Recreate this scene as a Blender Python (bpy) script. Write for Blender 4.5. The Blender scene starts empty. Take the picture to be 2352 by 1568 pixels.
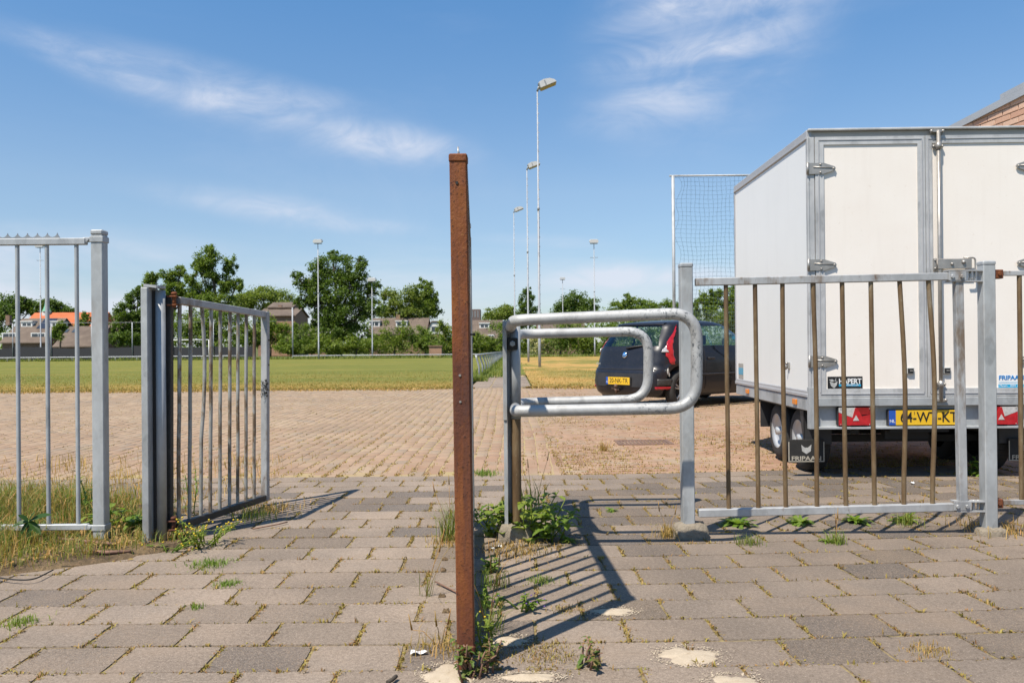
import bpy, math, random
import numpy as np
from mathutils import Vector, Matrix

random.seed(7)
RNG = np.random.default_rng(11)
S = bpy.context.scene
COL = S.collection
R = math.radians

# ------------------------------------------------------------------ camera, world, sun, exposure
CAM_H = 0.95
FPX = 1898.0                     # focal length in units of a 2352 px wide picture
CX, CY = 1176.0, 784.0
cam_d = bpy.data.cameras.new('camera')
cam = bpy.data.objects.new('camera', cam_d)
COL.objects.link(cam)
CAM_M = Matrix.Rotation(R(90) + math.atan(6.0 / FPX), 3, 'X') @ Matrix.Rotation(R(-0.5), 3, 'Z')
cam.matrix_world = Matrix.Translation((0, 0, CAM_H)) @ CAM_M.to_4x4()
cam_d.sensor_width = 36.0
cam_d.lens = 36.0 * FPX / 2352.0
cam_d.clip_start = 0.05
cam_d.clip_end = 9000
cam_d.dof.use_dof = True
cam_d.dof.focus_distance = 3.6
cam_d.dof.aperture_fstop = 9.0
S.camera = cam

SHX, SHY = 0.385, 0.445          # shadow offset per metre of height
SUN_V = Vector((-SHX, -SHY, 1.0)).normalized()
SUN_EL = math.asin(SUN_V.z)
SUN_ROT = math.atan2(SUN_V.x, SUN_V.y)
SKY_STRENGTH = 0.092

sun_d = bpy.data.lights.new('sun', 'SUN')
sun_d.energy = 5.0
sun_d.angle = R(0.53)
sun_d.color = (1.0, 0.925, 0.81)
sun = bpy.data.objects.new('sun', sun_d)
COL.objects.link(sun)
sun.rotation_euler = SUN_V.to_track_quat('Z', 'Y').to_euler()
sun.location = (-20, -20, 50)

S.view_settings.view_transform = 'Standard'
S.view_settings.look = 'None'
S.view_settings.gamma = 1.0
S.view_settings.use_curve_mapping = False
S.view_settings.exposure = 0.57
S.cycles.max_bounces = 6
S.cycles.transparent_max_bounces = 12

world = bpy.data.worlds.new('World')
S.world = world
world.use_nodes = True
wt = world.node_tree
wt.nodes.clear()

def wn(t, **kw):
    n = wt.nodes.new(t)
    for k, v in kw.items():
        setattr(n, k, v)
    return n

def wmath(op, a, b=None, c=None, clamp=False):
    n = wn('ShaderNodeMath', operation=op, use_clamp=clamp)
    for i, x in enumerate((a, b, c)):
        if x is None:
            continue
        if isinstance(x, (int, float)):
            n.inputs[i].default_value = x
        else:
            wt.links.new(x, n.inputs[i])
    return n.outputs[0]

sky = wn('ShaderNodeTexSky', sky_type='NISHITA')
sky.sun_disc = False
sky.sun_elevation = SUN_EL
sky.sun_rotation = SUN_ROT
sky.altitude = 0
sky.air_density = 1.0
sky.dust_density = 0.2
sky.ozone_density = 1.6
tcw = wn('ShaderNodeTexCoord')
sepw = wn('ShaderNodeSeparateXYZ')
wt.links.new(tcw.outputs['Generated'], sepw.inputs[0])
az = wmath('ARCTAN2', sepw.outputs[0], sepw.outputs[1])
el = wmath('ARCSINE', sepw.outputs[2])
ae = wn('ShaderNodeCombineXYZ')
wt.links.new(az, ae.inputs[0])
wt.links.new(el, ae.inputs[1])

def wnoise(scale, detail, rough, sx, sy, rot=0.0, dist=0.0, off=0.0):
    m = wn('ShaderNodeMapping')
    m.inputs['Location'].default_value = (off, off * 0.7, off * 0.3)
    m.inputs['Rotation'].default_value = (0, 0, rot)
    m.inputs['Scale'].default_value = (sx, sy, 1)
    wt.links.new(ae.outputs[0], m.inputs[0])
    n = wn('ShaderNodeTexNoise')
    n.inputs['Scale'].default_value = scale
    n.inputs['Detail'].default_value = detail
    n.inputs['Roughness'].default_value = rough
    n.inputs['Distortion'].default_value = dist
    wt.links.new(m.outputs[0], n.inputs['Vector'])
    return n.outputs['Fac']

def wramp(x, a, b):
    n = wn('ShaderNodeMapRange', interpolation_type='SMOOTHSTEP')
    n.inputs['From Min'].default_value = a
    n.inputs['From Max'].default_value = b
    wt.links.new(x, n.inputs['Value'])
    return n.outputs[0]

def bank(px, py, hl, ht, tilt):
    """soft ellipse of cirrus around a direction (half length, half thickness in px of the 2352 picture)"""
    m = wn('ShaderNodeMapping', vector_type='TEXTURE')
    m.inputs['Location'].default_value = ((px - CX) / FPX, (790 - py) / FPX, 0)
    m.inputs['Rotation'].default_value = (0, 0, tilt)
    m.inputs['Scale'].default_value = (hl / FPX, ht / FPX, 1)
    wt.links.new(ae.outputs[0], m.inputs[0])
    l = wn('ShaderNodeVectorMath', operation='LENGTH')
    wt.links.new(m.outputs[0], l.inputs[0])
    return wramp(l.outputs['Value'], 1.0, 0.0)

streak = wnoise(3.4, 5, 0.52, 1.0, 4.2, 0.16, 0.7, 3.1)
fine = wnoise(10.0, 7, 0.62, 1.0, 1.8, -0.5, 1.2, 1.7)
wisp = wmath('MULTIPLY', wramp(streak, 0.22, 0.74), wmath('ADD', wmath('MULTIPLY', wramp(fine, 0.25, 0.75), 0.55), 0.22))
banks = None
for px, py, hl, ht, tl, g in [
    (640, 285, 560, 95, -0.19, 1.25), (860, 335, 300, 60, -0.10, 1.3), (300, 225, 330, 45, -0.22, 0.9),
    (650, 490, 420, 50, -0.12, 0.9), (860, 525, 170, 26, -0.05, 0.7), (1620, 130, 380, 290, 0.45, 1.35),
    (1750, 30, 300, 160, 0.2, 0.55), (1500, 270, 260, 70, 0.2, 0.5), (1240, 555, 200, 22, -0.05, 1.0),
    (200, 600, 460, 75, 0.02, 1.7), (120, 690, 480, 75, 0.0, 1.9), (1450, 640, 420, 50, -0.02, 1.5),
    (800, 640, 500, 50, 0.0, 0.7), (2700, 420, 500, 160, 0.1, 0.8), (-500, 380, 500, 160, -0.1, 0.9)]:
    b = wmath('MULTIPLY', bank(px, py, hl, ht, tl), g)
    banks = b if banks is None else wmath('ADD', banks, b)
base_wisp = wmath('MULTIPLY', wramp(wnoise(1.6, 6, 0.6, 1.0, 3.0, 0.3, 0.6, 9.0), 0.50, 0.85), 0.25)
cl = wmath('MULTIPLY', wmath('ADD', wmath('MULTIPLY', banks, wisp), wmath('MULTIPLY', base_wisp, fine)), 1.0)
veil = wmath('MULTIPLY', wramp(el, 0.16, 0.0), wmath('ADD', wmath('MULTIPLY', wramp(wnoise(2.2, 6, 0.6, 1.0, 7.0, 0.0, 0.5, 5.0), 0.35, 0.65), 0.5), 0.12))
cl = wmath('MINIMUM', wmath('ADD', wmath('MULTIPLY', cl, 0.95), wmath('MULTIPLY', veil, 1.15)), 0.8)
mixw = wn('ShaderNodeMix', data_type='RGBA')
wt.links.new(cl, mixw.inputs['Factor'])
hsv = wn('ShaderNodeHueSaturation')
hsv.inputs['Saturation'].default_value = 1.0
hsv.inputs['Value'].default_value = 1.0
grade = wn('ShaderNodeValToRGB')
ge = grade.color_ramp.elements
ge.new(0.5); ge.new(0.7)
for e_, (p_, c_) in zip(ge, [(0.0, (0.60, 0.68, 0.80)), (0.06, (0.66, 0.74, 0.86)), (0.18, (0.88, 0.93, 0.98)), (0.45, (0.61, 1.02, 1.25))]):
    e_.position = p_
    e_.color = (*[x / 1.25 for x in c_], 1)
wt.links.new(el, grade.inputs[0])
tint = wn('ShaderNodeMix', data_type='RGBA', blend_type='MULTIPLY')
tint.inputs['Factor'].default_value = 1.0
wt.links.new(sky.outputs[0], tint.inputs['A'])
wt.links.new(grade.outputs[0], tint.inputs['B'])
scl = wn('ShaderNodeVectorMath', operation='SCALE')
scl.inputs['Scale'].default_value = 1.25
wt.links.new(tint.outputs['Result'], scl.inputs[0])
wt.links.new(scl.outputs[0], hsv.inputs['Color'])
wt.links.new(hsv.outputs[0], mixw.inputs['A'])
mixw.inputs['B'].default_value = (5.6, 5.9, 6.7, 1)
bg = wn('ShaderNodeBackground')
bg.inputs['Strength'].default_value = SKY_STRENGTH
wt.links.new(mixw.outputs['Result'], bg.inputs['Color'])
wo = wn('ShaderNodeOutputWorld')
wt.links.new(bg.outputs[0], wo.inputs['Surface'])

# ------------------------------------------------------------------ measuring helpers (surveyed points of the place)
def ray(x, y):
    return CAM_M @ Vector(((x - CX) / FPX, (CY - y) / FPX, -1.0))

def terrain(Y):
    return -0.0075 * max(0.0, min(Y, 105.0) - 17.0)

def G(x, y, z=0.0):
    d = ray(x, y)
    t = (z - CAM_H) / d.z
    return Vector((d.x * t, d.y * t, z))

def W(x, y, Y):
    d = ray(x, y)
    t = Y / d.y
    return Vector((d.x * t, Y, CAM_H + d.z * t))

# ------------------------------------------------------------------ materials
M = {}

class NT:
    def __init__(self, name):
        self.m = bpy.data.materials.new(name)
        self.m.use_nodes = True
        self.t = self.m.node_tree
        self.t.nodes.clear()
        self.out = self.n('ShaderNodeOutputMaterial')
        self.p = self.n('ShaderNodeBsdfPrincipled')
        self.l(self.p.outputs[0], self.out.inputs[0])
        M[name] = self.m
    def n(self, t, **kw):
        n = self.t.nodes.new(t)
        for k, v in kw.items():
            setattr(n, k, v)
        return n
    def l(self, a, b):
        self.t.links.new(a, b)
    def put(self, sock, x):
        if isinstance(x, (int, float)):
            sock.default_value = x
        elif isinstance(x, tuple):
            sock.default_value = x if len(x) == 4 else (*x, 1)
        else:
            self.l(x, sock)
    def math(self, op, a, b=None, clamp=False):
        n = self.n('ShaderNodeMath', operation=op, use_clamp=clamp)
        self.put(n.inputs[0], a)
        if b is not None:
            self.put(n.inputs[1], b)
        return n.outputs[0]
    def pos(self, kind='world'):
        if kind == 'world':
            return self.n('ShaderNodeNewGeometry').outputs['Position']
        return self.n('ShaderNodeTexCoord').outputs['Object']
    def noise(self, scale, detail=4, rough=0.55, stretch=None, kind='world', dist=0.0, out='Fac'):
        v = self.pos(kind)
        if stretch:
            m = self.n('ShaderNodeMapping')
            m.inputs['Scale'].default_value = stretch
            self.l(v, m.inputs[0])
            v = m.outputs[0]
        n = self.n('ShaderNodeTexNoise')
        n.inputs['Scale'].default_value = scale
        n.inputs['Detail'].default_value = detail
        n.inputs['Roughness'].default_value = rough
        n.inputs['Distortion'].default_value = dist
        self.l(v, n.inputs['Vector'])
        return n.outputs[out]
    def voro(self, scale, kind='world', out='Color', feature='F1', stretch=None):
        v = self.pos(kind)
        if stretch:
            m = self.n('ShaderNodeMapping')
            m.inputs['Scale'].default_value = stretch
            self.l(v, m.inputs[0])
            v = m.outputs[0]
        n = self.n('ShaderNodeTexVoronoi', feature=feature)
        n.inputs['Scale'].default_value = scale
        self.l(v, n.inputs['Vector'])
        return n.outputs[out]
    def ramp(self, x, stops, mode='LINEAR'):
        n = self.n('ShaderNodeValToRGB')
        n.color_ramp.interpolation = mode
        e = n.color_ramp.elements
        while len(e) < len(stops):
            e.new(0.5)
        for i, (p, c) in enumerate(stops):
            e[i].position = p
            if isinstance(c, (int, float)):
                c = (c, c, c)
            e[i].color = (*c, 1)
        self.put(n.inputs[0], x)
        return n.outputs[0]
    def rng(self, x, a, b, c=0.0, d=1.0):
        n = self.n('ShaderNodeMapRange', interpolation_type='SMOOTHSTEP')
        self.put(n.inputs['Value'], x)
        for k, v in zip(('From Min', 'From Max', 'To Min', 'To Max'), (a, b, c, d)):
            n.inputs[k].default_value = v
        return n.outputs[0]
    def mix(self, f, a, b, mode='MIX'):
        n = self.n('ShaderNodeMix', data_type='RGBA', blend_type=mode)
        self.put(n.inputs['Factor'], f)
        self.put(n.inputs['A'], a)
        self.put(n.inputs['B'], b)
        return n.outputs['Result']
    def rnd(self):
        o = self.n('ShaderNodeObjectInfo').outputs['Random']
        g = self.n('ShaderNodeNewGeometry').outputs['Random Per Island']
        return self.math('FRACT', self.math('ADD', o, self.math('MULTIPLY', g, 7.31)))
    def island(self):
        return self.n('ShaderNodeNewGeometry').outputs['Random Per Island']
    def bump(self, h, strength=0.3, dist=0.01):
        n = self.n('ShaderNodeBump')
        n.inputs['Strength'].default_value = strength
        n.inputs['Distance'].default_value = dist
        self.l(h, n.inputs['Height'])
        self.l(n.outputs[0], self.p.inputs['Normal'])
    def set(self, col=None, rough=None, metal=None, spec=None, coat=None):
        if col is not None: self.put(self.p.inputs['Base Color'], self.mix(1.0, col, (0.85, 0.85, 0.845), 'MULTIPLY'))
        if rough is not None: self.put(self.p.inputs['Roughness'], rough)
        if metal is not None: self.put(self.p.inputs['Metallic'], metal)
        if spec is not None: self.put(self.p.inputs['Specular IOR Level'], spec)
        if coat is not None: self.put(self.p.inputs['Coat Weight'], coat)
        return self

def plain(name, col, rough=0.5, metal=0.0, var=0.15, scale=6.0, kind='world', bump=0.0, bscale=60.0, spec=0.5, coat=0.0, stretch=None):
    k = NT(name)
    n = k.noise(scale, 5, 0.6, stretch, kind)
    lo = tuple(c * (1 - var) for c in col)
    hi = tuple(min(1, c * (1 + var)) for c in col)
    k.set(k.ramp(n, [(0.3, lo), (0.7, hi)]), k.rng(n, 0.3, 0.7, rough * 0.88, min(1, rough * 1.12)), metal, spec, coat)
    if bump:
        k.bump(k.noise(bscale, 4, 0.6, None, kind), bump, 0.004)
    return k

# galvanised steel, old and matt, with spangle and white-rust patches
def galv(name, base, stain=0.0, scratch=0.0):
    k = NT(name)
    sp = k.voro(55, stretch=(1, 1, 0.6))
    spn = k.n('ShaderNodeSeparateColor')
    k.l(sp, spn.inputs[0])
    big = k.noise(5.0, 5, 0.6, (1, 1, 0.7))
    patch = k.voro(9.0, out='Distance', stretch=(1, 1, 0.45))
    f = k.math('ADD', k.math('MULTIPLY', spn.outputs[0], 0.10), k.math('MULTIPLY', big, 0.9))
    a = tuple(c * 0.66 for c in base)
    b = tuple(min(1, c * 1.20) for c in base)
    c = k.ramp(f, [(0.30, a), (0.70, b)])
    c = k.mix(k.math('MULTIPLY', k.rng(patch, 0.30, 0.36), 0.30), c, tuple(min(1, x * 1.35) for x in base))
    if stain:
        st = k.noise(7.0, 6, 0.7, (1, 1, 0.35))
        c = k.mix(k.math('MULTIPLY', k.rng(st, 0.50, 0.68), stain), c, (0.19, 0.12, 0.065))
        st2 = k.noise(26.0, 5, 0.7, (1, 1, 0.5))
        c = k.mix(k.math('MULTIPLY', k.rng(st2, 0.62, 0.72), stain * 0.8), c, (0.14, 0.065, 0.03))
    if scratch:
        s1 = k.noise(110.0, 6, 0.78, (0.5, 1, 0.4), dist=0.6)
        zone = k.noise(5.5, 4, 0.6)
        sx_ = k.n('ShaderNodeSeparateXYZ')
        k.l(k.pos(), sx_.inputs[0])
        z2 = k.math('MULTIPLY', k.rng(s1, 0.53, 0.57), k.math('MULTIPLY', k.rng(zone, 0.40, 0.56), k.rng(sx_.outputs[0], 0.35, 0.76, 0.06, 0.9)))
        c = k.mix(k.math('MULTIPLY', z2, scratch), c, (0.10, 0.11, 0.12))
    k.set(c, k.rng(big, 0.3, 0.7, 0.50, 0.66), 0.30, 0.4)
    k.bump(k.noise(180, 3, 0.6), 0.12, 0.002)
    return k

galv('galvanised', (0.40, 0.415, 0.425))
galv('galvanised_post', (0.42, 0.435, 0.44), 0.22)
galv('galvanised_rail', (0.40, 0.405, 0.41), 0.75)
galv('galvanised_stained', (0.41, 0.415, 0.42), 0.85)
galv('hoop_steel', (0.46, 0.46, 0.455), 0.10, 1.0)
galv('aluminium', (0.50, 0.50, 0.50))
galv('mast_steel', (0.36, 0.375, 0.40))

# heavy rust
k = NT('rust')
n1 = k.noise(9, 7, 0.68, (1, 1, 0.35))
n2 = k.noise(70, 6, 0.7, (1, 1, 0.6))
n3 = k.noise(3.5, 5, 0.6, (1.5, 1.5, 0.4))
c = k.ramp(n1, [(0.32, (0.10, 0.036, 0.024)), (0.46, (0.165, 0.058, 0.028)), (0.58, (0.24, 0.084, 0.028)), (0.72, (0.32, 0.128, 0.036))])
c = k.mix(k.math('MULTIPLY', k.rng(n2, 0.50, 0.66), 0.65), c, (0.23, 0.088, 0.026))
c = k.mix(k.math('MULTIPLY', k.rng(n3, 0.52, 0.68), 0.6), c, (0.105, 0.048, 0.036))
n4 = k.noise(30, 5, 0.7, (1, 1, 0.06))
c = k.mix(k.math('MULTIPLY', k.rng(n4, 0.50, 0.68), 0.55), c, (0.34, 0.135, 0.038))
n5 = k.noise(24, 5, 0.7, (1, 1, 0.05))
c = k.mix(k.math('MULTIPLY', k.rng(n5, 0.54, 0.66), 0.55), c, (0.115, 0.055, 0.045))
fl = k.noise(120, 4, 0.6)
c = k.mix(k.math('MULTIPLY', k.rng(fl, 0.60, 0.66), 0.75), c, (0.055, 0.025, 0.018))
fl2 = k.noise(46, 5, 0.75)
c = k.mix(k.math('MULTIPLY', k.rng(fl2, 0.64, 0.69), 0.6), c, (0.40, 0.20, 0.07))
c = k.mix(1.0, c, (0.88, 0.78, 0.72), 'MULTIPLY')
k.set(c, k.rng(n2, 0.3, 0.7, 0.62, 0.9), 0.1, 0.35)
k.bump(k.math('ADD', n2, k.math('MULTIPLY', fl, 0.7)), 0.55, 0.004)

# brown stained round bars
k = NT('brown_bar')
n1 = k.noise(13, 6, 0.75, (1, 1, 0.30))
n2 = k.noise(90, 4, 0.7, (1, 1, 0.4))
c = k.ramp(n1, [(0.32, (0.105, 0.062, 0.030)), (0.46, (0.165, 0.103, 0.050)), (0.60, (0.22, 0.155, 0.085)), (0.74, (0.34, 0.30, 0.24))])
c = k.mix(k.math('MULTIPLY', k.rng(n2, 0.62, 0.72), 0.6), c, (0.36, 0.31, 0.22))
k.set(c, 0.55, 0.25, 0.45)
k.bump(n2, 0.25, 0.002)

# flaky bars of the open leaf: zinc and rust in patches
k = NT('patchy_bar')
n1 = k.noise(11, 6, 0.72, (1, 1, 0.45))
n2 = k.noise(60, 5, 0.7, (1, 1, 0.5))
c = k.ramp(n1, [(0.34, (0.46, 0.47, 0.47)), (0.47, (0.36, 0.35, 0.32)), (0.56, (0.20, 0.14, 0.09)), (0.72, (0.12, 0.075, 0.045))])
c = k.mix(k.math('MULTIPLY', k.rng(n2, 0.60, 0.70), 0.5), c, (0.15, 0.085, 0.05))
k.set(c, 0.55, 0.35, 0.45)
k.bump(n2, 0.3, 0.002)

# concrete slabs: plain concrete and exposed aggregate ones
for SLNAME in ('slab', 'slab_dark'):
  k = NT(SLNAME)
  r = k.rnd()
  rb = k.math('FRACT', k.math('MULTIPLY', r, 37.7))
  base = k.ramp(r, [(0.0, (0.390, 0.325, 0.262)), (0.22, (0.430, 0.362, 0.295)), (0.42, (0.355, 0.300, 0.245)), (0.62, (0.405, 0.345, 0.285)),
                (0.89, (0.310, 0.262, 0.214)), (0.955, (0.210, 0.182, 0.158)), (0.98, (0.25, 0.205, 0.155))], 'CONSTANT')
  agg = k.rng(r, 0.88, 0.90)
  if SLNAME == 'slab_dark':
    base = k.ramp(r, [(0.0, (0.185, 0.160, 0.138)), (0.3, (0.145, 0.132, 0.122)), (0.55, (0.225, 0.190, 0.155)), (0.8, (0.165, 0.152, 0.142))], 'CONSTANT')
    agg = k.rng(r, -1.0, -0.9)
  base = k.mix(k.math('MULTIPLY', rb, 0.22), base, (0.16, 0.125, 0.09))
  big = k.noise(2.2, 5, 0.6)
  mid = k.noise(16, 6, 0.65)
  fine = k.noise(230, 3, 0.7)
  c = k.mix(k.rng(big, 0.30, 0.70, 0.0, 1.0), k.mix(0.34, base, (0, 0, 0)), base)
  c = k.mix(k.math('MULTIPLY', k.rng(mid, 0.45, 0.75), 0.28), c, (0.20, 0.165, 0.125))
  c = k.mix(k.rng(fine, 0.34, 0.66, 0.0, 1.0), k.mix(0.24, c, (0.0, 0.0, 0.0)), k.mix(0.10, c, (0.9, 0.85, 0.78)))
  f2 = k.noise(75, 5, 0.75)
  c = k.mix(k.rng(f2, 0.35, 0.65, 0.0, 1.0), k.mix(0.20, c, (0.0, 0.0, 0.0)), k.mix(0.06, c, (0.9, 0.85, 0.78)))
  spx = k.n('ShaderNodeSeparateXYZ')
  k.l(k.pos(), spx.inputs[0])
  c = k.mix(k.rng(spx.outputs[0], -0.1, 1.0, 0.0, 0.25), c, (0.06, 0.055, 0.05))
  st = k.noise(1.1, 6, 0.7)
  c = k.mix(k.math('MULTIPLY', k.rng(st, 0.52, 0.66), 0.35), c, (0.24, 0.19, 0.14))
  vd = k.voro(190, out='Distance')
  vc = k.n('ShaderNodeSeparateColor')
  k.l(k.voro(190), vc.inputs[0])
  spk = k.math('MULTIPLY', k.rng(vd, 0.42, 0.26), k.rng(vc.outputs[0], 0.90, 0.94))
  spk2 = k.math('MULTIPLY', k.rng(vd, 0.50, 0.30), k.rng(vc.outputs[1], 0.35, 0.55))
  c = k.mix(k.math('MULTIPLY', spk, 0.45), c, (0.60, 0.54, 0.46))
  c = k.mix(k.math('MULTIPLY', k.math('MULTIPLY', spk2, agg), 0.6), c, (0.42, 0.34, 0.26))
  c = k.mix(1.0, c, (0.95, 0.865, 0.80), 'MULTIPLY')
  k.set(c, 0.86, 0.0, 0.3)
  k.bump(k.math('ADD', k.math('MULTIPLY', fine, 0.8), k.math('ADD', k.math('ADD', mid, f2), k.math('MULTIPLY', spk2, agg))), 0.65, 0.004)

# clay pavers, dusted with sand
k = NT('paver')
r = k.rnd()
sp = k.n('ShaderNodeSeparateXYZ')
k.l(k.pos(), sp.inputs[0])
big = k.noise(0.55, 5, 0.6)
reds = k.math('ADD', k.math('MULTIPLY', k.rng(sp.outputs[0], -1.5, 1.6), 0.55), k.math('MULTIPLY', k.rng(sp.outputs[1], 12.0, 6.5), 0.45))
reds = k.math('MULTIPLY', reds, k.rng(big, 0.25, 0.65, 0.55, 1.1))
tan = k.ramp(r, [(0.0, (0.43, 0.315, 0.215)), (0.35, (0.475, 0.355, 0.25)), (0.7, (0.41, 0.305, 0.215)), (0.92, (0.38, 0.305, 0.235))], 'CONSTANT')
red = k.ramp(r, [(0.0, (0.43, 0.255, 0.175)), (0.3, (0.47, 0.295, 0.205)), (0.6, (0.40, 0.24, 0.165)), (0.85, (0.42, 0.31, 0.225))], 'CONSTANT')
c = k.mix(k.math('MULTIPLY', reds, 0.85), tan, red)
c = k.mix(1.0, c, (0.96, 0.925, 0.89), 'MULTIPLY')
dust = k.noise(1.3, 6, 0.65)
c = k.mix(k.math('MULTIPLY', k.rng(dust, 0.45, 0.70), 0.55), c, (0.53, 0.41, 0.285))
stn = k.noise(0.42, 7, 0.7, (1, 1, 1), dist=0.8)
c = k.mix(k.math('MULTIPLY', k.rng(stn, 0.50, 0.66), 0.35), c, (0.27, 0.215, 0.16))
stm = k.noise(2.6, 6, 0.75)
c = k.mix(k.math('MULTIPLY', k.rng(stm, 0.56, 0.70), 0.45), c, (0.33, 0.27, 0.115))
fine = k.noise(150, 3, 0.7)
c = k.mix(k.rng(fine, 0.3, 0.7, 0.0, 0.35), k.mix(0.25, c, (0, 0, 0)), c)
k.set(c, 0.9, 0.0, 0.25)
k.bump(fine, 0.4, 0.004)

# joints: sandy soil with moss
k = NT('joint_sand')
n1 = k.noise(7, 6, 0.7)
n2 = k.noise(60, 4, 0.6)
c = k.ramp(n1, [(0.30, (0.20, 0.150, 0.085)), (0.46, (0.29, 0.22, 0.12)), (0.58, (0.32, 0.255, 0.105)), (0.72, (0.40, 0.31, 0.20))])
c = k.mix(k.rng(n2, 0.35, 0.7, 0, 0.5), c, (0.13, 0.095, 0.055))
k.set(c, 0.95, 0, 0.2)
k.bump(n2, 0.8, 0.01)
k = NT('brick_joint')
n1 = k.noise(3, 6, 0.7)
c = k.ramp(n1, [(0.30, (0.36, 0.27, 0.175)), (0.5, (0.38, 0.285, 0.16)), (0.68, (0.36, 0.29, 0.12))])
k.set(c, 0.95, 0, 0.2)

k = NT('soil')
n1 = k.noise(5, 7, 0.7)
n2 = k.noise(45, 5, 0.7)
c = k.ramp(n1, [(0.30, (0.085, 0.060, 0.038)), (0.50, (0.17, 0.12, 0.07)), (0.70, (0.27, 0.19, 0.10))])
c = k.mix(k.rng(n2, 0.5, 0.7, 0, 0.7), c, (0.33, 0.21, 0.12))
k.set(c, 0.95, 0, 0.2)
k.bump(k.math('ADD', n1, n2), 1.0, 0.02)

k = NT('ground_earth')
n1 = k.noise(0.12, 7, 0.7)
n2 = k.noise(3, 5, 0.7)
c = k.ramp(n1, [(0.30, (0.075, 0.105, 0.028)), (0.55, (0.13, 0.135, 0.045)), (0.75, (0.20, 0.16, 0.07))])
c = k.mix(k.rng(n2, 0.4, 0.7, 0, 0.5), c, (0.06, 0.085, 0.022))
k.set(c, 0.95, 0, 0.2)

# mown pitch, tired and patchy
k = NT('pitch_turf')
n1 = k.noise(0.5, 7, 0.72, (0.16, 0.5, 1))
n2 = k.noise(2.4, 6, 0.75, (0.5, 1.2, 1))
n3 = k.noise(24, 5, 0.7)
sp = k.n('ShaderNodeSeparateXYZ')
k.l(k.pos(), sp.inputs[0])
c = k.ramp(n1, [(0.28, (0.120, 0.150, 0.028)), (0.50, (0.190, 0.198, 0.038)), (0.74, (0.31, 0.24, 0.06))])
c = k.mix(k.rng(n2, 0.45, 0.66, 0, 0.7), c, (0.105, 0.125, 0.026))
c = k.mix(k.rng(n3, 0.35, 0.7, 0, 0.4), c, (0.21, 0.175, 0.05))
edge = k.math('MULTIPLY', k.rng(sp.outputs[1], 24.0, 18.5), k.rng(n2, 0.28, 0.52))
c = k.mix(k.math('MULTIPLY', edge, 0.8), c, (0.44, 0.27, 0.08))
k.set(c, 0.95, 0, 0.15)
k.bump(k.math('ADD', n2, n3), 1.0, 0.03)

# parched verge
k = NT('dry_turf')
n1 = k.noise(0.28, 6, 0.62, (1, 0.45, 1))
n2 = k.noise(1.6, 6, 0.75, (1, 0.5, 1))
n3 = k.noise(22, 5, 0.7)
c = k.ramp(n1, [(0.36, (0.15, 0.16, 0.03)), (0.46, (0.27, 0.22, 0.055)), (0.55, (0.50, 0.30, 0.095)), (0.75, (0.43, 0.235, 0.085))])
c = k.mix(k.rng(n2, 0.48, 0.68, 0, 0.75), c, (0.17, 0.165, 0.035))
c = k.mix(k.rng(n3, 0.4, 0.7, 0, 0.35), c, (0.52, 0.34, 0.14))
k.set(c, 0.95, 0, 0.15)
k.bump(k.math('ADD', n2, n3), 1.0, 0.03)

# foliage
def leafmat(name, cols, trans=0.35, rough=0.55):
    k = NT(name)
    i = k.island()
    st = [(j / max(1, len(cols) - 1), c) for j, c in enumerate(cols)]
    big = k.noise(0.35, 4, 0.6)
    c = k.ramp(i, st)
    c = k.mix(k.rng(big, 0.35, 0.68, 0, 0.30), c, cols[-1])
    k.set(c, rough, 0, 0.3)
    tr = k.n('ShaderNodeBsdfTranslucent')
    k.l(k.mix(1.0, c, (1.25, 1.35, 0.7), 'MULTIPLY'), tr.inputs[0])
    ms = k.n('ShaderNodeMixShader')
    ms.inputs[0].default_value = trans
    k.l(k.p.outputs[0], ms.inputs[1])
    k.l(tr.outputs[0], ms.inputs[2])
    k.l(ms.outputs[0], k.out.inputs[0])
    return k

leafmat('leaf_dark', [(0.056, 0.104, 0.019), (0.100, 0.162, 0.027), (0.158, 0.218, 0.038)], 0.36)
leafmat('leaf_mid', [(0.092, 0.150, 0.025), (0.155, 0.228, 0.036), (0.235, 0.295, 0.052)], 0.38)
leafmat('leaf_light', [(0.110, 0.165, 0.028), (0.185, 0.240, 0.042), (0.255, 0.295, 0.060)], 0.38)
leafmat('leaf_bush', [(0.085, 0.145, 0.022), (0.155, 0.225, 0.032), (0.270, 0.310, 0.048)], 0.38)
leafmat('blossom', [(0.45, 0.42, 0.20), (0.62, 0.58, 0.32), (0.7, 0.66, 0.42)], 0.3)
leafmat('weed_green', [(0.11, 0.195, 0.030), (0.17, 0.265, 0.040), (0.25, 0.32, 0.056)], 0.42, 0.45)
leafmat('weed_dark', [(0.030, 0.075, 0.016), (0.045, 0.098, 0.020)], 0.3, 0.4)
leafmat('weed_bright', [(0.15, 0.23, 0.034), (0.22, 0.30, 0.046), (0.30, 0.34, 0.065)], 0.42, 0.5)
leafmat('weed_red', [(0.20, 0.06, 0.05), (0.13, 0.17, 0.035), (0.10, 0.18, 0.032), (0.15, 0.20, 0.04), (0.25, 0.10, 0.06), (0.12, 0.19, 0.035)], 0.35, 0.5)
leafmat('grass_green', [(0.11, 0.175, 0.030), (0.185, 0.235, 0.042), (0.28, 0.28, 0.065)], 0.38)
leafmat('grass_dry', [(0.38, 0.26, 0.09), (0.52, 0.34, 0.12), (0.58, 0.31, 0.11), (0.30, 0.26, 0.07)], 0.3)
leafmat('grass_turf', [(0.14, 0.17, 0.032), (0.23, 0.22, 0.046), (0.34, 0.26, 0.068), (0.44, 0.28, 0.088)], 0.3)
leafmat('moss', [(0.34, 0.27, 0.055), (0.42, 0.33, 0.06), (0.42, 0.22, 0.085), (0.26, 0.25, 0.045), (0.36, 0.18, 0.075), (0.20, 0.14, 0.07)], 0.25)
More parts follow.
